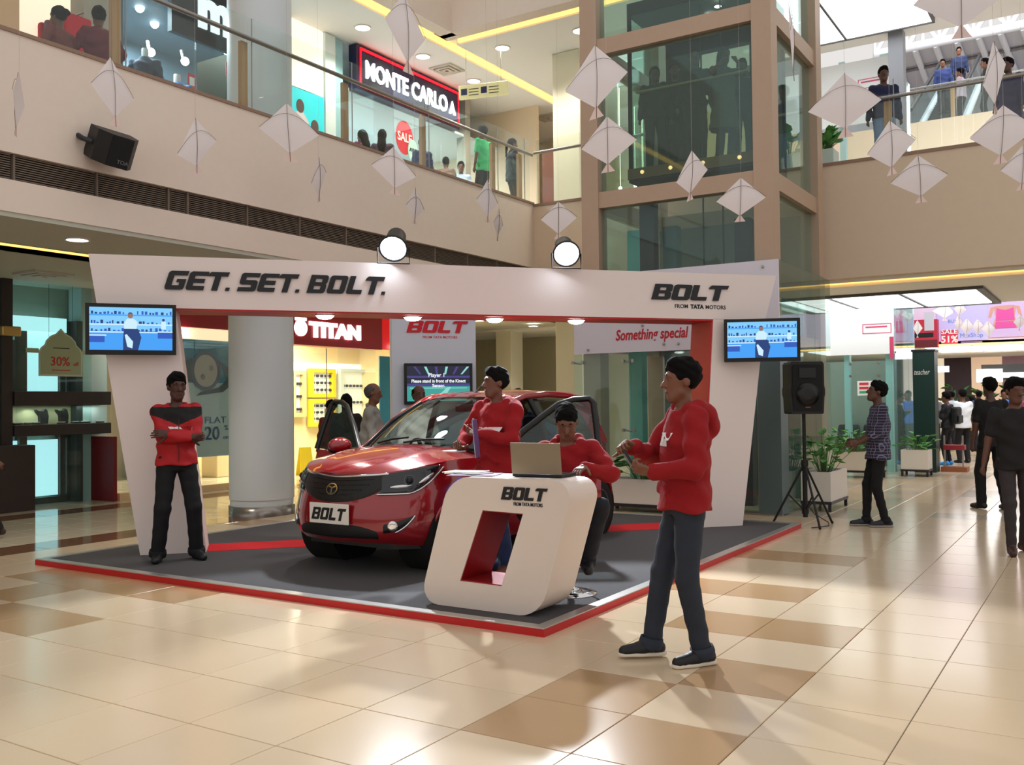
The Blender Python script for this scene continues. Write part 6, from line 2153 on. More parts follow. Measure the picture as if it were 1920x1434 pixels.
    # ---- shoes
    if shoes and legs:
        for i in range(2):
            d_ = NV3(*fdir[i]); d_ = d_ / np.linalg.norm(d_)
            a_ = ank[i] - NV3(0, 0, .085)
            fu = NV3(0, 0, 1)
            S = Solid()
            S.cap(a_ + d_ * -.045 + NV3(0, 0, .046), a_ + d_ * .06 + NV3(0, 0, .044), .042, .043, .02)
            S.cap(a_ + d_ * .06 + NV3(0, 0, .040), a_ + d_ * .165 + NV3(0, 0, .030), .044, .036, .02)
            S.cap(a_ + d_ * -.02 + NV3(0, 0, .06), ank[i] + NV3(0, 0, .01), .042, .044, .02)
            S.cut(a_ + NV3(0, 0, .012 if sole else .002), (0, 0, -1), .008)
            sm_ = mat('shoe_%d_%d_%d' % shoec, shoec, .5) if shoec else SHOEB
            so = skin_obj([S.mesh(max(res * .8, .008))], 'shoe', sm_, t)
            if sole:
                S = Solid()
                S.cap(a_ + d_ * -.05 + NV3(0, 0, .014), a_ + d_ * .06 + NV3(0, 0, .014), .043, .045, .01)
                S.cap(a_ + d_ * .06 + NV3(0, 0, .014), a_ + d_ * .17 + NV3(0, 0, .014), .046, .036, .01)
                S.cut(a_ + NV3(0, 0, .026), (0, 0, 1), .006)
                S.cut(a_ + NV3(0, 0, .001), (0, 0, -1), .004)
                skin_obj([S.mesh(.008)], 'sole', sole, so)
                lat_ = np.cross(fu, d_)
                mb = MB()
                for q in range(4):
                    c = a_ + d_ * (.05 + .02 * q) + NV3(0, 0, .088 - .010 * q)
                    mb.tube([Vector(c + lat_ * .022), Vector(c + NV3(0, 0, .006)), Vector(c - lat_ * .022)], .006, 6)
                mb.build('laces', mat('lace_red', (170, 16, 36), .6), so, local=True)
    # ---- top
    inf = {'tshirt': .012, 'shirt': .016, 'hoodie': .026, 'jacket': .017, 'kurta': .018, 'dress': .014}[top]
    z0_ = {'tshirt': -.10, 'shirt': -.12, 'hoodie': -.06, 'jacket': -.04, 'kurta': -.34, 'dress': -.45}[top]
    S = Solid()
    zt = NV3(0, .12 - z0_, .33 - z0_, .47 - z0_, .525 - z0_)
    wt = (NV3(.168, .158 + belly * .3, .180, .158, .082) + inf) * NV3(build, build, build, build, 1)
    dt = NV3(.118, .112 + belly, .122, .092, .068) + inf * NV3(1, 1, .8, .6, .6)
    wt[0] += .018; dt[0] += .012
    if top in ('kurta', 'dress'):
        wt[0] += .05; dt[0] += .05
    S.tube(at_(0, 0, z0_), at_(0, 0, .525), lf, (zt, wt, dt), .03)
    S.cap(sh[0] - up * .016, sh[1] - up * .016, .050 + inf * .5, None, .03)
    long_ = sleeve == 'long' or (sleeve == 'auto' and top in ('shirt', 'hoodie', 'jacket', 'kurta'))
    for i in range(2):
        a_, b_, c_ = sh[i], el[i], wr[i]
        if long_:
            c2 = b_ + (c_ - b_) * (.97 if top != 'shirt' else .9)
            S.chain([a_ - up * .008, b_, c2], [.049 + inf, .042 + inf * .9, .032 + inf * .6], .02)
        elif sleeve == 'half':
            S.chain([a_, b_, b_ + (c_ - b_) * .25], [.056 + inf, .048 + inf, .046 + inf], .02)
        else:
            S.chain([a_, a_ + (b_ - a_) * .72], [.050 + inf, .047 + inf], .02)
    if top == 'hoodie':
        for s in (1, -1):
            S.chain([at_(.075, s * .045, .485), at_(.02, s * .098, .535), at_(-.06, s * .075, .55), at_(-.095, 0, .535)], [.022, .030, .038, .044], .02)
        S.ell(at_(-.135, 0, .455), (.062, .125, .10), Rb, .03)
        S.carve(at_(-.05, 0, .60), (.05, .055, .05), Rb, .02)
        S.carve(at_(.03, 0, .585), (.085, .075, .075), Rb, .02)
        S.chain([at_(.135, .10, .04), at_(.14, .0, .10), at_(.135, -.10, .04)], [.016, .018, .016], .03)
        S.chain([at_(0, s_, z0_ + .025) for s_ in (-.13, .13)], [.118, .118], .02) if False else None
    elif top in ('jacket', 'shirt'):
        S.chain([at_(.07, .05, .49), at_(.0, .078, .535), at_(-.055, 0, .55)], [.012, .017, .02], .012)
        S.chain([at_(.07, -.05, .49), at_(.0, -.078, .535), at_(-.055, 0, .55)], [.012, .017, .02], .012)
        S.carve(at_(.035, 0, .57), (.065, .058, .07), Rb, .012)
    else:
        S.carve(at_(.02, 0, .56), (.078, .07, .055), Rb, .01)
    S.rough(.0075 if res < .02 else .004, 24, len(label) % 7)
    tp = skin_obj([S.mesh(max(res, .009))], top if top != 'tshirt' else 't_shirt', tm, t)
    # ---- hair
    hmx = hairm or HAIRM
    S = Solid()
    if hair == 'short':
        S.ell(hp(-.016, 0, .044), (.110, .088, .108), Hm, .02)
        S.cap(hp(.05, .03, .105), hp(.05, -.03, .105), .034, .034, .03)
        S.cut(hp(.078, 0, .052), Hm @ NV3(.80, 0, -.60), .012)
        S.cut(hp(0, 0, -.068), Hm @ NV3(.35, 0, -1), .012)
        S.carve(hp(.085, 0, -.03), (.07, .12, .085), Hm, .012)
        for s in (1, -1):
            S.carve(hp(.012, s * .095, -.02), (.034, .03, .045), Hm, .01)
    elif hair == 'receding':
        S.ell(hp(-.028, 0, .025), (.098, .086, .098), Hm, .02)
        S.cut(hp(.02, 0, .07), Hm @ NV3(.75, 0, .15), .012)
        S.cut(hp(0, 0, -.07), Hm @ NV3(.3, 0, -1), .012)
        S.carve(hp(.05, 0, .14), (.10, .07, .075), Hm, .02)
        for s in (1, -1):
            S.carve(hp(.012, s * .095, -.02), (.034, .03, .045), Hm, .01)
    else:
        S.ell(hp(-.016, 0, .042), (.112, .090, .108), Hm, .02)
        S.cut(hp(.07, 0, .05), Hm @ NV3(.85, 0, -.5), .012)
        S.carve(hp(.09, 0, -.02), (.075, .072, .09), Hm, .012)
        if hair == 'long':
            S.chain([hp(-.07, 0, .0), at_(-.10, 0, .50), at_(-.125, 0, .28)], [.085, .082, .05], .04)
        elif hair == 'pony':
            S.chain([hp(-.10, 0, .03), hp(-.15, 0, -.02), at_(-.14, 0, .42)], [.035, .035, .018], .02)
        elif hair == 'bun':
            S.ell(hp(-.125, 0, .045), (.05, .055, .05), Hm, .015)
    S.rough(.004 if res < .02 else .002, 70, 3)
    skin_obj([S.mesh(max(res * .8, .006))], 'hair', hmx, t)
    if face:
        for s in (1, -1):
            MB().sphere(Vector(hp(.0775, s * .031, .013)), (.0115, .0115, .0058), 12).build('eye', EYEW, t, local=True)
            MB().sphere(Vector(hp(.0855, s * .031, .0125)), .0048, 10).build('iris', EYED, t, local=True)
            MB().tube([Vector(hp(.091, s * .014, .034)), Vector(hp(.095, s * .030, .040)), Vector(hp(.080, s * .052, .034))], [.004, .005, .003], 6).build('eyebrow', hmx, t, local=True)
        MB().tube([Vector(hp(.088, .023, -.063)), Vector(hp(.0975, .008, -.0635)), Vector(hp(.0975, -.008, -.0635)), Vector(hp(.088, -.023, -.063))], .0035, 6).build('lip_line', mat('lip', (96, 46, 42), .5), t, local=True)
    if logo:
        txt, cx_, cy_, cz_, size_, m_ = logo
        v, f = text_raw(txt, size_, .2, .02)
        me = tp.data
        bvh = BVHTree.FromPolygons([x.co for x in me.vertices], [tuple(p.vertices) for p in me.polygons])
        out = []
        for q in v:
            o_ = at_(cx_ or .19, cy_ + q.x, cz_ + q.y)
            hit = bvh.ray_cast(Vector(o_), Vector(-fw))
            out.append((hit[0] + Vector(fw) * .004) if hit[0] else Vector(at_(.15, cy_ + q.x, cz_ + q.y)))
        MB().add(out, f).build('chest_logo', m_, tp, local=True)
    t['_j'] = 0
    del t['_j']
    return t, dict(wr=wr, el=el, sh=sh, hc=hc, at=at_, hp=hp, top=tp, fw=fw, lf=lf, ank=ank)


def face_to(loc, tgt):
    return math.atan2(tgt[1] - loc[1], tgt[0] - loc[0])


def wpt(t, p):
    return XF[t.name] @ Vector(p)
HOODR = mat('hoodie_red', (146, 13, 22), .9, noise=.08, nscale=14, bump=.9, bscale=16)
DENIM = mat('denim_dark', (40, 46, 58), .85, noise=.35, nscale=5, bump=.25, bscale=200)
LOGOW = mat('logo_white', (230, 226, 226), .6)
IL = math.atan2(-RT.y, -RT.x)                 # heading that faces image-left
TOC = lambda p: math.atan2(-p[1], -p[0])      # heading towards the camera

# ---- man in the foreground, seen from his left side, holding a phone
p = (5.33, 2.16)
hd_ = IL + .12
m4, J = person('man in red hoodie and dark jeans holding a phone in the foreground', (p[0], p[1], 0), hd_, 1.775, .0085, 'hoodie', topm=HOODR, leg='jeans', legm=DENIM, skinc=(122, 76, 56), hipz=.955, lean=-.02,
               feet=[(-.06, .10, 0), (.19, -.11, 0)], fdir=[(1, .28, 0), (1, .0, 0)], hands=[(.235, .14, 1.13), (.30, -.03, 1.265)], poles=[(-.55, .55, -.7), (-.2, -.8, -.8)],
               hd=[(.9, -.15, .28), (.75, .45, .25)], pn=[(.1, -.6, .8), (-.2, .5, -.8)], curl=(.85, .9), face=True, head=(-.05, -.02, 0), sole=mat('sole_cream', (216, 206, 190), .5),
               logo=('BOLT', .2, -.0, .335, .06, LOGOW))
a, b = J['wr']
ph = thing('phone', 'black phone in the hands of the foreground man', 'phone', tuple(wpt(m4, (.35, .06, 1.10))))
pc = Vector((.352, .055, 1.195))
PT_ = XF[m4.name] @ Matrix.Translation(pc) @ Matrix.Rotation(.5, 4, 'Y') @ Matrix.Rotation(.3, 4, 'X')
MB().bbox((-.008, -.032, -.068), (.006, .032, .068), .004, T=PT_).build('case', SATIN, ph)
MB().fbox(PT_, (-.010, -.028, -.058), (-.008, .028, .058)).build('screen', mat('phone_screen', (16, 18, 22), .1), ph)
br = thing('bracelet', 'white beaded bracelet on the foreground man\'s left wrist', 'bracelet', tuple(wpt(m4, a)))
ax_ = Vector(a - J['el'][0]).normalized()
Tb = XF[m4.name] @ Matrix.Translation(Vector(a) + ax_ * .005) @ ax_.to_track_quat('Z', 'Y').to_matrix().to_4x4()
for k in range(14):
    MB().sphere(Tb @ Vector((.034 * math.cos(2 * PI * k / 14), .034 * math.sin(2 * PI * k / 14), .002)), .0065, 8).build('bead', mat('bead', (226, 216, 200), .3), br)

# ---- man with folded arms in front of the portal's left leg
p = onz(332, 1049, SZ)
m1, J = person('man with folded arms in red and black jacket before the left portal leg', (p.x, p.y, SZ), TOC(p) + .12, 1.80, .009, 'jacket', topm=mat('jacket_red', (170, 18, 26), .7, noise=.06, bump=.12), leg='trousers', legc=(14, 14, 17), skinc=(74, 44, 34), hipz=.945,
               feet=[(.02, .175, 0), (.02, -.175, 0)], fdir=[(1, .25, 0), (1, -.25, 0)], hands=[(.185, -.09, 1.205), (.205, .10, 1.165)], poles=[(.1, 1, -.9), (.1, -1, -.9)], hd=[(.15, -1, .05), (-.1, 1, .02)], pn=[(-1, 0, -.2), (-.9, 0, .3)],
               curl=(.35, .5), face=True, head=(.15, -.05, 0), build=.97, shoec=(24, 24, 28), logo=('BOLT', .175, .0, .255, .075, LOGOW))
# black yoke across the shoulders
me = J['top'].data
S = Solid()
at_ = J['at']
yk = mat('jacket_black', (16, 14, 15), .8, bump=.12)
me.materials.append(yk)
fwv, lfv = J['fw'], J['lf']
c0_ = at_(0, 0, 0)
for pl_ in me.polygons:
    q = np.array(me.vertices[pl_.vertices[0]].co) - c0_
    zz_ = q[2]
    yy = abs(q @ lfv)
    if zz_ > .335 + .42 * yy and zz_ < .512 and yy < .24:
        pl_.material_index = 1
MB().tube([Vector(at_(.158, 0, .40)), Vector(at_(.168, 0, .2)), Vector(at_(.158, 0, .0))], .004, 6).build('zip', mat('zip_dark', (60, 20, 24), .5), J['top'], local=True)

# ---- man standing behind the desk with papers
p = (6.93, 4.53)
hd_ = IL + .9
m2, J = person('man in red hoodie standing behind the desk with a clipboard', (p[0], p[1], SZ), hd_, 1.80, .010, 'hoodie', topm=HOODR, leg='jeans', legc=(36, 50, 84), skinc=(110, 68, 52), hipz=.93,
               hands=[(.27, .03, 1.20), (.21, -.24, 1.085)], poles=[(-.5, .9, -.8), (-.6, -.9, -.6)], hd=[(.55, -.75, .15), (.8, .35, .0)], pn=[(.3, .2, .9), (.2, .2, .95)], curl=(.75, .8), face=True, head=(-.5, .02, 0), build=1.05,
               logo=('BOLT', 0, .0, .25, .085, LOGOW), shoec=(96, 52, 40))
cbd = thing('clipboard', 'purple and white clipboard held by the man behind the desk', 'clipboard', tuple(wpt(m2, (.30, -.08, 1.1))))
Tc = Matrix.Translation(at(893, 822, 7.72)) @ Matrix.Rotation(IL - .12, 4, 'Z') @ Matrix.Rotation(.08, 4, 'Y')
MB().bbox((-.004, -.105, -.155), (.004, .105, .155), .003, T=Tc).build('board', mat('clip_violet', (96, 76, 130), .5), cbd)
MB().fbox(Tc, (.004, -.1, -.15), (.007, .1, .15)).build('sheet', mat('paper_white', (236, 234, 230), .6), cbd)
MB().bbox((.004, -.03, .12), (.014, .03, .165), .003, T=Tc).build('clip', STEEL, cbd)
pen = solo(MB().tube([XF[m2.name] @ Vector((.31, .0, 1.225)), XF[m2.name] @ Vector((.36, -.07, 1.29))], [.006, .004], 8), 'pen', mat('pen_white', (220, 214, 206), .4), 'white pen between the fingers of the man with the clipboard', 'pen')
Tc2 = XF[m2.name] @ Matrix.Translation((.26, -.26, 1.055))
notep = solo(MB().bbox((-.05, -.08, -.006), (.08, .08, .006), .003, T=Tc2), 'notepad', MATS['paper_white'], 'small white notepad in the lower hand of the clipboard man', 'notepad')

# ---- man sitting on a bar stool at the laptop
p = (6.52, 3.60)
hz_ = .70
hd_ = TOC(p) - .12
STX, STY = 6.50, 3.585
m3, J = person('man in red hoodie seated behind the laptop looking down', (p[0], p[1], SZ), hd_, 1.78, .010, 'hoodie', topm=HOODR, leg='jeans', legc=(22, 24, 32), skinc=(116, 74, 54), hipz=.64, lean=.16,
               feet=[(.30, .16, .22), (.22, -.18, .20)], hands=[(.40, .16, 1.0), (.40, -.12, 1.0)], poles=[(-.3, 1, -.6), (-.3, -1, -.6)], hd=[(.9, -.35, -.15), (.9, .3, -.15)], pn=[(0, 0, -1), (0, 0, -1)], curl=(.35, .35), face=True,
               head=(.12, -.38, .0), knee=[(1, .5, .3), (1, -.5, .3)], build=1.08, logo=('BOLT', 0, .0, .22, .085, LOGOW))
bs = thing('bar_stool', 'chrome based bar stool under the seated man', 'stool', (STX, STY, SZ))
T = Matrix.Translation((STX, STY, SZ))
MB().lathe([(.20, 0), (.20, .012), (.12, .03), (.035, .05), (.03, .08)], 32, T).build('base', CHROME, bs)
MB().tube([(STX, STY, SZ + .06), (STX, STY, SZ + .5)], .024, 12).build('column', CHROME, bs)
MB().lathe([(.16, .50), (.19, .52), (.19, .56), (.15, .58)], 28, T).build('seat', BLACK, bs)
MB().tube([T @ Vector((.19 * math.cos(a), .19 * math.sin(a), .24)) for a in np.linspace(-1.2, 4.3, 16)], .01, 6).build('foot_ring', CHROME, bs)

# ---- desk things: laptop, papers
lp = thing('laptop', 'open grey laptop on the desk with its back to the viewer', 'laptop', (5.85, 3.52, 1.006))
LG = mat('laptop_grey', (148, 134, 112), .35, .4)
q0, q1 = onx(962, 892, 5.80), onx(1052, 892, 5.80)
wl_ = (q0.y - q1.y)
cy = (q0.y + q1.y) / 2 
Tl = Matrix.Translation((5.80, cy, 1.008)) @ Matrix.Rotation(.06, 4, 'Z')
MB().bbox((.0, -wl_ / 2, 0), (.24, wl_ / 2, .022), .006, T=Tl).build('base', BLACK, lp)
Tl2 = Tl @ Matrix.Translation((.0, 0, .022)) @ Matrix.Rotation(-.12, 4, 'Y')
MB().bbox((-.006, -wl_ / 2, 0), (.006, wl_ / 2, .225), .005, T=Tl2).build('lid', LG, lp)
MB().fbox(Tl2, (.0062, -wl_ / 2 + .015, .015), (.0075, wl_ / 2 - .015, .21)).build('screen', mat('laptop_screen', (20, 22, 26), .2, emit=.5, ecol=(150, 180, 220)), lp)
MB().fbox(Tl, (.06, -wl_ / 2 + .03, .022), (.20, wl_ / 2 - .03, .025)).build('keyboard', SATIN, lp)
for k, (px, py, wx, wy, rz, c, lab, zz) in enumerate(((900, 888, .28, .36, .3, (92, 56, 110), 'purple brochure lying flat on the desk', 0), (915, 884, .21, .28, -.2, (60, 58, 60), 'dark brochure under the white papers on the desk', .006), (930, 880, .21, .30, .15, (238, 236, 234), 'stack of white papers on top of the brochures', .012), (885, 884, .1, .16, .6, (206, 196, 150), 'cream card beside the papers on the desk', .006))):
    p = onz(px, py, 1.01)
    p.x = min(p.x, 6.1)
    solo(MB().bbox((-wx / 2, -wy / 2, 0), (wx / 2, wy / 2, .006), .002, T=Matrix.Translation((5.82 + .04 * (k % 3), p.y, 1.006 + zz)) @ Matrix.Rotation(rz, 4, 'Z')), 'brochure' if k != 2 else 'papers', mat('paper%d' % k, c, .5), lab, 'paper')
# purple decal on the car's front wing
decal(9.55, 8.9, lambda t: 3.1 + .3 * t, lambda t: 2.6 + .5 * t, .004, 'wing_sticker', mat('sticker_violet', (96, 70, 190), .5), car, CT, 8, 3)

# ---- visitors around the car
p = at(697, 800, 12.0)
person('grey haired man in a grey shirt standing behind the open car door', (p.x, p.y, SZ), face_to((p.x, p.y), (10.5, 5.9)), 1.74, .014, 'shirt', topc=(150, 150, 144), legc=(40, 40, 46), skinc=(120, 80, 62), hair='receding', hairm=HAIRG, belly=.04, head=(.0, -.1, 0), face=True, hands=[(.2, .16, 1.0), (.1, -.27, .85)])
p = at(785, 800, 11.6)
person('balding man in a white shirt seen through the car windscreen', (p.x, p.y, SZ), TOC(p) + .35, 1.70, .014, 'shirt', topc=(214, 212, 204), legc=(60, 56, 52), skinc=(86, 56, 44), hair='receding', belly=.05, face=True)
p = at(650, 830, 14.2)
person('person in a dark jacket with back turned near the watch shop door', (p.x, p.y, 0), YAW + .3, 1.68, .018, 'jacket', topc=(34, 32, 34), legc=(30, 30, 36), skinc=(90, 60, 48), hair='long')
p = at(622, 840, 15.0)
person('person in a red patterned top entering the watch shop', (p.x, p.y, 0), YAW + .8, 1.60, .018, 'kurta', topc=(128, 44, 44), legc=(40, 36, 44), skinc=(110, 74, 58), hair='bun')
p = at(972, 800, 13.2)
person('man behind the red car roof, only dark hair showing', (p.x, p.y, SZ if p.x < SX1 else 0), YAW, 1.66, .018, 'tshirt', topc=(70, 80, 100), hair='short')
p = at(1000, 800, 11.2)
person('man in a blue shirt bending into the open car door', (p.x, p.y, SZ), YAW + 2.4, 1.66, .016, 'shirt', topc=(120, 134, 160), legc=(40, 40, 48), lean=.35, skinc=(96, 62, 48))

# ---- right side
PLAID = mat('plaid_shirt', (44, 42, 62), .85)
nt = PLAID.node_tree
tc = nt.nodes.new('ShaderNodeTexCoord'); wv1 = nt.nodes.new('ShaderNodeTexWave'); wv2 = nt.nodes.new('ShaderNodeTexWave')
wv1.bands_direction = 'Z'; wv2.bands_direction = 'Y'
for w_ in (wv1, wv2):
    w_.inputs['Scale'].default_value = 9.0
    nt.links.new(tc.outputs['Object'], w_.inputs['Vector'])
mxx = nt.nodes.new('ShaderNodeMath'); mxx.operation = 'MAXIMUM'
nt.links.new(wv1.outputs['Fac'], mxx.inputs[0]); nt.links.new(wv2.outputs['Fac'], mxx.inputs[1])
rp = nt.nodes.new('ShaderNodeValToRGB')
rp.color_ramp.elements[0].position = .86; rp.color_ramp.elements[0].color = (*lin((38, 36, 58)), 1)
rp.color_ramp.elements[1].position = .97; rp.color_ramp.elements[1].color = (*lin((120, 116, 140)), 1)
nt.links.new(mxx.outputs[0], rp.inputs[0]); nt.links.new(rp.outputs[0], nt.nodes['Principled BSDF'].inputs['Base Color'])
p = (12.05, 2.40)
person('man in a dark checked shirt looking up beside the planters', (p[0], p[1], 0), IL - .15, 1.74, .012, 'shirt', topm=PLAID, leg='slim', legc=(14, 14, 18), skinc=(92, 60, 46), sleeve='half', feet=[(-.06, .06, 0), (.14, -.06, 0)], hands=[(.26, .12, 1.03), (.22, -.16, 1.04)], poles=[(-.8, .3, -.7), (-.8, -.3, -.7)],
       head=(0, .24, 0), fdir=[(1, .1, 0), (1, 0, 0)], shoec=(30, 32, 42), sole=mat('sole_grey', (150, 146, 140), .5), hd=[(.9, .0, -.1), (.9, .1, 0)], lean=-.03)
p = onz(1908, 1036, 0)
person('man in a dark t-shirt and grey trousers cut by the right edge', (p.x, p.y, 0), TOC(p) + .25, 1.72, .013, 'tshirt', topc=(26, 24, 25), leg='slim', legc=(52, 46, 48), skinc=(96, 56, 42), feet=[(-.12, .09, 0), (.15, -.09, 0)], hands=[(.1, .25, .83), (.02, -.32, .84)], shoec=(60, 34, 28), head=(.3, -.1, 0))
p = onz(1862, 955, 0)
person('man in black seen from behind walking away down the lobby', (p.x, p.y, 0), YAW + .1, 1.80, .014, 'tshirt', topc=(16, 16, 18), legc=(14, 14, 16), skinc=(80, 52, 42), feet=[(.1, .10, 0), (-.12, -.12, 0)])
crowd = [(1808, 868, 1.72, 'tshirt', (226, 228, 234), (24, 24, 28), YAW + .1, 'man in a white t-shirt with back turned in the crowd', 'short'),
         (1885, 850, 1.74, 'shirt', (66, 104, 190), (30, 32, 40), TOC((24, 2)), 'man in a bright blue shirt facing the viewer in the crowd', 'short'),
         (1728, 850, 1.68, 'tshirt', (40, 38, 44), (24, 24, 28), YAW + 1.2, 'person with dark hair close to the green pillar in the crowd', 'short'),
         (1752, 846, 1.70, 'shirt', (110, 112, 124), (30, 30, 36), YAW - .5, 'person in a grey shirt in the back row of the crowd', 'short'),
         (1787, 844, 1.72, 'shirt', (176, 184, 198), (34, 34, 40), YAW + .4, 'person in a pale shirt behind the white t-shirt man', 'short'),
         (1838, 846, 1.72, 'tshirt', (60, 80, 130), (26, 26, 32), YAW, 'person in a blue top between white and black t-shirts', 'short'),
         (1912, 846, 1.70, 'kurta', (120, 60, 70), (40, 36, 40), YAW + 2.8, 'woman in a maroon top at the right of the crowd', 'long'),
         (1825, 842, 1.60, 'kurta', (150, 110, 60), (40, 36, 40), YAW + .2, 'short person in a mustard top far back in the crowd', 'long')]
for px, py, H_, tp_, tc_, lc_, hd_, lab, hr in crowd:
    p = onz(px, py, 0)
    person(lab, (p.x, p.y, 0), hd_, H_, .024, tp_, topc=tc_, legc=lc_, skinc=(104, 68, 52), hair=hr, group='crowd in the lobby')
p = onz(1778, 872, 0)
mb_, J = person('man in black with backpack and blue shoes holding a drink', (p.x, p.y, 0), YAW + .7, 1.66, .018, 'jacket', topc=(20, 20, 24), leg='slim', legc=(18, 18, 22), skinc=(120, 80, 62), shoec=(40, 130, 200), hands=[(.2, .1, 1.3), (.22, -.05, 1.28)], group='crowd in the lobby')
bp = thing('backpack', 'black backpack on the man with blue shoes', 'backpack', tuple(wpt(mb_, (-.2, 0, 1.0))))
MB().bbox((-.30, -.16, 1.0), (-.14, .16, 1.42), .05, T=XF[mb_.name]).build('pack', BLACK, bp)
MB().bbox((-.34, -.12, 1.03), (-.29, .12, 1.22), .02, T=XF[mb_.name]).build('pocket', SATIN, bp)
# two figures added behind the lobby glass, standing in for reflections of seated people
for px, lab in ((1572, 'seated person in dark clothes behind the lobby glass, left one'), (1622, 'seated person in dark clothes behind the lobby glass, right one')):
    p = at(px, 810, 20.9)
    person(lab, (p.x + 1.0, p.y, 0), TOC(p), 1.7, .026, 'jacket', topc=(40, 40, 46), legc=(30, 30, 34), hipz=.45, feet=[(.45, .1, 0), (.45, -.1, 0)], hair='long', group='people sitting in the lobby')
# person leaving the frame on the left
p = onz(-42, 1008, 0)
person('person walking out of the left edge of the picture', (p.x, p.y, 0), IL + .1, 1.66, .014, 'kurta', topc=(44, 34, 32), legc=(26, 22, 22), skinc=(96, 52, 38), feet=[(-.30, .08, .0), (.24, -.08, 0)], hands=[(-.30, .16, .98), (.2, -.25, .9)], hair='long', shoec=(60, 34, 26))

# ================================================================ UPPER FLOOR PEOPLE
ZU = 5.25
upper = [(112, 10.25, 1.56, 'kurta', (120, 60, 60), 'woman with pinned hair seated at the balcony, turned sideways', 'bun', 1.9, True),
         (186, 10.2, 1.62, 'shirt', (110, 40, 56), 'woman in maroon seated with back to the balcony glass', 'bun', YAW + .55, True),
         (907, 10.3, 1.70, 'tshirt', (70, 196, 128), 'man in a bright green shirt standing at the balcony', 'short', YAW + .9, False),
         (960, 10.1, 1.58, 'shirt', (52, 60, 68), 'woman in dark grey at the end of the left balcony', 'pony', YAW - 1.2, False),
         (836, 11.9, 1.52, 'shirt', (120, 100, 90), 'small person with curly hair before the menswear shop', 'short', YAW, False),
         (864, 12.2, 1.66, 'shirt', (170, 190, 214), 'man in a pale blue shirt looking out from the menswear shop', 'short', TOC((15, 12)), False),
         (717, 12.1, 1.70, 'kurta', (60, 44, 60), 'person in dark clothes before the left of the menswear shop', 'long', YAW, False),
         (792, 11.4, 1.50, 'shirt', (40, 52, 90), 'person in navy behind the second railing post', 'short', YAW + .5, False),
         (680, 12.25, 1.62, 'kurta', (90, 40, 70), 'person in purple near the pale pillar', 'long', YAW + 1, False)]
for px, y, H_, tp_, tc_, lab, hr, hd_, sit in upper:
    p = ony(px, 300, y)
    hz_ = .24 if px < 150 else .37
    k = dict(hipz=hz_, feet=[(.42, .1, 0), (.42, -.1, 0)], hands=[(.25, .2, hz_ + .18), (.25, -.2, hz_ + .18)]) if sit else {}
    person(lab, (p.x, y, ZU), hd_, H_, .017, tp_, topc=tc_, legc=(34, 34, 42), skinc=(104, 66, 50), hair=hr, group='people on the upper floor', **k)
for i, px in enumerate((110, 186)):
    p = ony(px, 300, 10.25)
    t = thing('bench', ['small bench under the woman with pinned hair', 'small bench under the woman in maroon'][i], 'bench', (p.x, 10.25, ZU))
    zs = ZU + (.15, .27)[i]
    MB().bbox((p.x - .28, 10.05, zs - .05), (p.x + .28, 10.5, zs), .01).build('seat', WOODD, t)
    for sx in (-.22, .22):
        MB().box((p.x + sx - .02, 10.1, ZU), (p.x + sx + .02, 10.45, zs - .05)).build('leg', DARKSTEEL, t)
# mannequin busts in the denim shop
for px, py, c, lab in ((272, 102, (38, 42, 62), 'headless mannequin in a dark shirt in the denim shop window'), (332, 150, (60, 100, 160), 'headless mannequin in a blue denim jacket in the shop window')):
    p = ony(px, py, 13.1)
    t = thing('mannequin', lab, 'mannequin', (p.x, 13.1, ZU), YAW + PI)
    S = Solid()
    z0_ = p.z - ZU - .05
    S.tube((0, 0, z0_ - .55), (0, 0, z0_), (0, 1, 0), ([0, .2, .42, .55], [.17, .16, .21, .09], [.12, .11, .13, .07]), .03)
    for s in (1, -1):
        S.chain([NV3(0, .19 * s, z0_ - .1), NV3(.02, .25 * s, z0_ - .36), NV3(.06, .23 * s, z0_ - .58)], [.07, .055, .045], .03)
    S.rough(.006, 26, 2)
    skin_obj([S.mesh(.016)], 'jacket', mat('mann_%d' % c[0], c, .8, noise=.3, nscale=10), t)
    MB().lathe([(.055, z0_ - .03), (.055, z0_ + .13), (.05, z0_ + .14)], 16).build('neck', mat('mannequin_white', (214, 210, 200), .4), t, local=True)
    MB().tube([(0, 0, 0), (0, 0, z0_ - .5)], .02, 8).build('stand', STEEL, t, local=True)
    MB().lathe([(.16, 0), (.15, .02)], 20).build('foot', STEEL, t, local=True)
for px, py, lab in ((359, 153, 'small red tag hanging in the denim shop beside the blue jacket'), (431, 132, 'small red tag half hidden by the column')):
    p = ony(px, py, 12.95)
    t = thing('red_tag', lab, 'tag', p)
    MB().bbox((p.x - .09, 12.94, p.z - .13), (p.x + .09, 12.955, p.z + .13), .01).build('card', mat('tag_red', (206, 40, 66), .5), t)
    MB().box((p.x - .05, 12.935, p.z - .07), (p.x + .05, 12.94, p.z + .07)).build('print', WHITE, t)
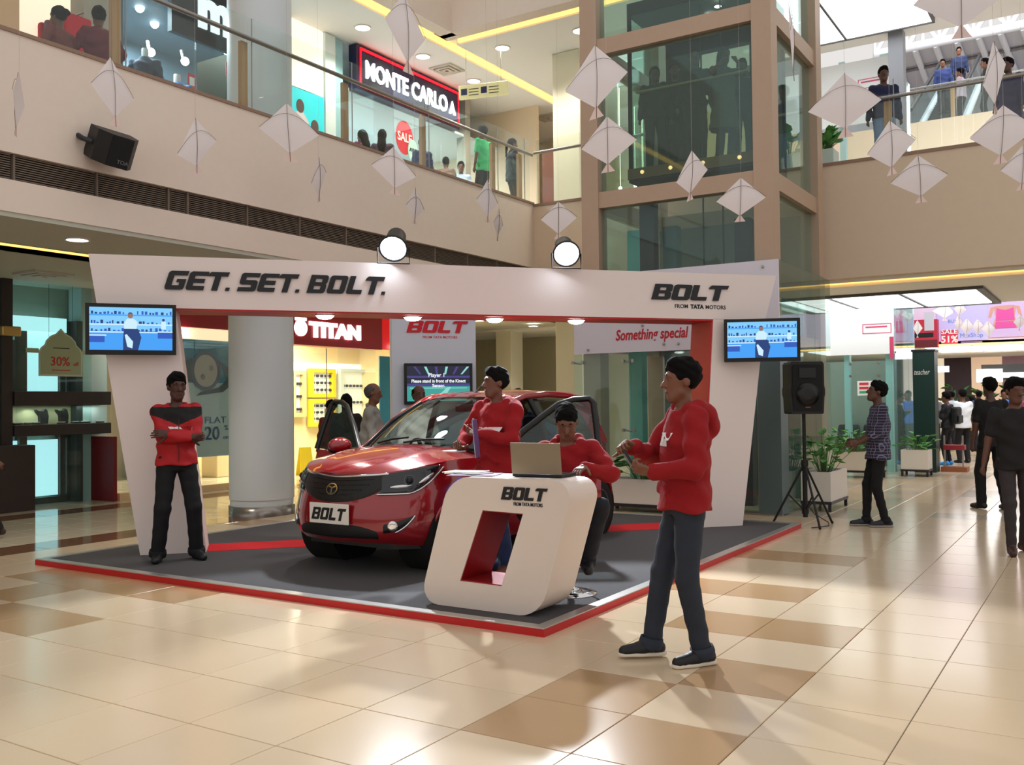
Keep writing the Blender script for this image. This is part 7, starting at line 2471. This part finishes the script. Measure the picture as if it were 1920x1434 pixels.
# people in the lift
ZL = 5.0
for px, x, H_, tp_, c, lab, hr, kw in ((1228, 13.25, 1.58, 'jacket', (30, 30, 36), 'woman with striped sleeve in the lift, nearest the left glass', 'long', {}), (1266, 13.55, 1.70, 'jacket', (18, 18, 20), 'tall dark figure second from the left in the lift', 'short', {}), (1303, 13.25, 1.72, 'jacket', (20, 19, 20), 'dark figure in the middle of the lift holding the rail', 'long', {}),
                                       (1358, 13.3, 1.66, 'dress', (70, 66, 50), 'woman in a patterned dress in the lift raising a phone', 'long', dict(hands=[(.24, .1, 1.5), (.2, -.14, 1.5)], poles=[(0, 1, -1), (0, -1, -1)], sleeve='none')), (1392, 13.8, 1.62, 'jacket', (28, 28, 34), 'figure in dark clothes at the right rear of the lift', 'short', {})):
    p = onx(px, 200, x)
    person(lab, (x, p.y, ZL), TOC((x, p.y)) + (.5 if px == 1358 else YAW * .2), H_, .017, tp_, topc=c, legc=(24, 24, 28), skinc=(96, 58, 42), hair=hr, group='people in the lift', **kw)
# upper right
for px, x, H_, tp_, c, lc_, lab, hr, hd_ in ((1657, 16.45, 1.74, 'jacket', (34, 40, 72), (120, 150, 190), 'man in navy jacket and pale jeans leaning on the right balcony', 'short', TOC((16, 3)) + .2), (1893, 16.7, 1.60, 'kurta', (50, 38, 78), (40, 40, 50), 'person in purple on the right balcony at the edge', 'short', YAW + 2)):
    p = onx(px, 200, x)
    person(lab, (x, p.y, ZU), hd_, H_, .018, tp_, topc=c, legc=lc_, skinc=(90, 58, 46), hair=hr, group='people on the upper floor')
for k, (f_, lab) in enumerate(((.42, 'man in blue riding low on the escalator'), (.66, 'man in dark blue riding higher on the escalator'))):
    q = E0.lerp(E1, f_)
    person(lab, (q.x + .15, q.y + .1 - .3 * k, q.z), TOC((q.x, 2.3)), 1.75, .026, 'shirt', topc=((52, 66, 120), (40, 50, 84))[k], legc=(30, 30, 40), group='people on the escalator')
for px, x, H_, c, lab, hd_ in ((1850, 28.8, 1.78, (52, 60, 56), 'man in a dark jacket standing by the far balustrade near the escalator', YAW + 1.2), (1803, 29.0, 1.70, (214, 196, 214), 'man in a pale pink shirt at the foot of the escalator', YAW + .8)):
    p = onx(px, 200, x)
    person(lab, (x, p.y, ZF - .1), hd_, H_, .024, 'jacket', topc=c, legc=(30, 30, 36), group='people near the escalator')
# ================================================================ PAPER KITES
KP = mat('kite_paper', (250, 242, 242), .8)
nt = KP.node_tree
b_ = nt.nodes['Principled BSDF']
b_.inputs['Transmission Weight'].default_value = 0.0
tl = nt.nodes.new('ShaderNodeBsdfTranslucent'); tl.inputs[0].default_value = (.92, .86, .86, 1)
mxs = nt.nodes.new('ShaderNodeMixShader'); mxs.inputs[0].default_value = .22
nt.links.new(b_.outputs[0], mxs.inputs[1]); nt.links.new(tl.outputs[0], mxs.inputs[2])
nt.links.new(mxs.outputs[0], nt.nodes['Material Output'].inputs[0])
KF = mat('kite_tail', (232, 206, 198), .8)
KS = mat('kite_stick', (104, 84, 76), .7)


def kite(label, top, right, bottom, left, t, group='paper kites hanging in the atrium', thread=True, wall=None):
    """corner sight lines at distance t; side corners come forward or back so that the sheet keeps its true width"""
    Tp, Bt = at(*top, t), at(*bottom, t)
    hgt = (Tp - Bt).length
    cen = (Tp + Bt) / 2
    wpx = abs(right[0] - left[0])
    true = hgt * .98
    seen = wpx / FPX * t
    ang = math.acos(max(-1, min(1, seen / true))) if seen < true else 0.0
    rd = Vector((RT.x, RT.y, 0)).normalized(); fd = Vector((FW.x, FW.y, 0)).normalized()
    half = max(true, seen) / 2
    R_ = at(*right, t + half * math.sin(ang))
    L_ = at(*left, t - half * math.sin(ang))
    n = (R_ - L_).cross(Tp - Bt).normalized()
    if n.dot(FW) > 0:
        n = -n
    k = thing('kite', label, 'kite', tuple(Bt), group=group)
    tailh = .14
    B0 = Bt.lerp(Tp, tailh)
    # sheet: bulged grid between the four corners
    N = 8
    v, f = [], []
    for i in range(N + 1):
        for j in range(N + 1):
            a, c = i / N, j / N
            p = (Tp * (1 - a) + R_ * a) * (1 - c) + (L_ * (1 - a) + B0 * a) * c
            p = p + n * (.05 * hgt * math.sin(PI * a) * math.sin(PI * c) * .6)
            v.append(p)
    for i in range(N):
        for j in range(N):
            f.append((i * (N + 1) + j, (i + 1) * (N + 1) + j, (i + 1) * (N + 1) + j + 1, i * (N + 1) + j + 1))
    th = n * .0012
    m_ = len(v)
    v2 = [p - th for p in v]
    MB().add(v, f, 0, True).add(v2, [tuple(reversed(q)) for q in f], 0, True).build('paper', KP, k)
    w3 = (R_ - L_).normalized() * hgt * .13
    MB().add([B0 + n * .003 + (Tp - B0) * .04, B0 + (Bt - B0) + w3 + n * .004, Bt - w3 + n * .004, B0 - n * .002 + (Tp - B0) * .04], [(0, 1, 2), (3, 2, 1)]).build('tail', KF, k)
    pth = [Tp.lerp(B0, q / 8) + n * (.008 + .05 * hgt * .6 * math.sin(PI * q / 8)) for q in range(9)] + [Bt + n * .006]
    r_ = max(.0022, .0009 * t * .28) if t < 16 else .0022
    MB().tube(pth, r_, 5).build('spine', KS, k)
    bow = []
    A_, C_ = L_.lerp(Tp, .12), R_.lerp(Tp, .12)
    for q in range(13):
        u = q / 12
        p = L_.lerp(R_, u) + (Tp - cen) * (.04 + .56 * math.sin(PI * u)) + n * (.006 + .03 * hgt * math.sin(PI * u))
        bow.append(p)
    MB().tube(bow, r_ * .8, 5).build('bow', KS, k)
    if thread:
        MB().tube([Tp, Tp + Vector((0, 0, (3.44 - Tp.z) if 18 < t < 20 else max(.5, 11.3 - Tp.z)))], .0012, 4).build('thread', mat('thread', (190, 184, 180), .8), k)


KL = [((36, 135), (46, 200), (30, 255), (24, 170), 9.0, 'narrow kite nearly edge-on at the far left of the balcony wall'),
      ((207, 107), (250, 187), (217, 238), (170, 158), 8.6, 'kite right above the black wall loudspeaker'),
      ((366, 222), (405, 265), (369, 325), (332, 290), 10.8, 'pale kite right of the wall loudspeaker'),
      ((538, 193), (598, 254), (545, 303), (486, 240), 9.4, 'wide kite crossing the balcony edge below the column'),
      ((597, 295), (611, 325), (598, 378), (583, 345), 12.4, 'thin kite below the turquoise poster'),
      ((738, 275), (780, 332), (740, 365), (697, 310), 12.0, 'kite under the red SALE disc'),
      ((778, 352), (795, 395), (777, 420), (761, 385), 13.6, 'faint thin kite above the left floodlight'),
      ((757, -12), (797, 75), (765, 138), (722, 35), 7.6, 'large kite at the top edge in front of the navy sign'),
      ((914, 337), (933, 383), (914, 417), (893, 375), 13.4, 'narrow kite below the man in green'),
      ((1115, 85), (1177, 135), (1118, 222), (1060, 172), 8.4, 'large kite overlapping the left post of the lift tower'),
      ((1138, 218), (1194, 262), (1140, 323), (1090, 280), 9.6, 'kite just below the large one on the lift post'),
      ((1297, 282), (1327, 318), (1293, 376), (1268, 342), 10.8, 'bright narrow kite in front of the lift cabin floor'),
      ((1389, 333), (1436, 370), (1387, 416), (1343, 378), 11.2, 'grey kite at the lower right of the lift front'),
      ((1047, 378), (1082, 408), (1047, 448), (1014, 412), 14.0, 'small kite above the right floodlight'),
      ((1478, 0), (1489, 70), (1488, 152), (1481, 60), 8.8, 'kite seen edge-on beside the lift tower at the top'),
      ((1583, 137), (1653, 187), (1585, 258), (1515, 210), 8.8, 'large kite right of the lift tower below the white board'),
      ((1668, 226), (1717, 262), (1672, 328), (1626, 290), 10.2, 'kite in front of the man in navy jacket'),
      ((1721, 291), (1777, 328), (1727, 380), (1670, 344), 10.9, 'lowest kite on the right balcony wall'),
      ((1795, -80), (1885, -10), (1803, 72), (1712, 10), 6.6, 'huge kite cut by the top edge on the right'),
      ((1862, 78), (1886, 120), (1866, 215), (1843, 160), 7.8, 'narrow pinkish kite in front of the escalator'),
      ((1881, 197), (1945, 240), (1875, 307), (1818, 260), 8.6, 'large kite at the right edge over the balcony rail'),
      ((1918, 272), (1962, 305), (1915, 356), (1876, 320), 10.2, 'kite cut by the right edge below the balcony rail'),
      ((935, 392), (942, 425), (932, 452), (925, 418), 14.6, 'tiny faint kite between the two floodlights')]
for a, b, c, d, t, lab in KL:
    kite(lab, a, b, c, d, t)
FK = [((1720, 600), (1730, 615), (1720, 633), (1712, 615)), ((1772, 568), (1790, 585), (1771, 601), (1748, 583)), ((1801, 566), (1812, 580), (1798, 596), (1788, 578)), ((1797, 590), (1806, 607), (1797, 625), (1789, 606)),
      ((1813, 597), (1826, 611), (1811, 632), (1800, 612)), ((1833, 598), (1846, 612), (1833, 630), (1822, 612)), ((1852, 601), (1866, 615), (1854, 636), (1840, 616)), ((1912, 588), (1922, 604), (1911, 620), (1900, 604))]
FL = ['white kite in front of the dark green pillar', 'white kite hanging left of the lilac posters', 'white kite high beside the sale card', 'white kite just over the red 51% card', 'white kite right of the red 51% card', 'white kite in the middle of the lilac poster', 'white kite left of the pink outfit poster', 'white kite at the right of the pink outfit poster']
for q, lab in zip(FK, FL):
    kite(lab, *q, 22.5 if q[0][0] > 1730 else 19.0, group='small kites in the far atrium')
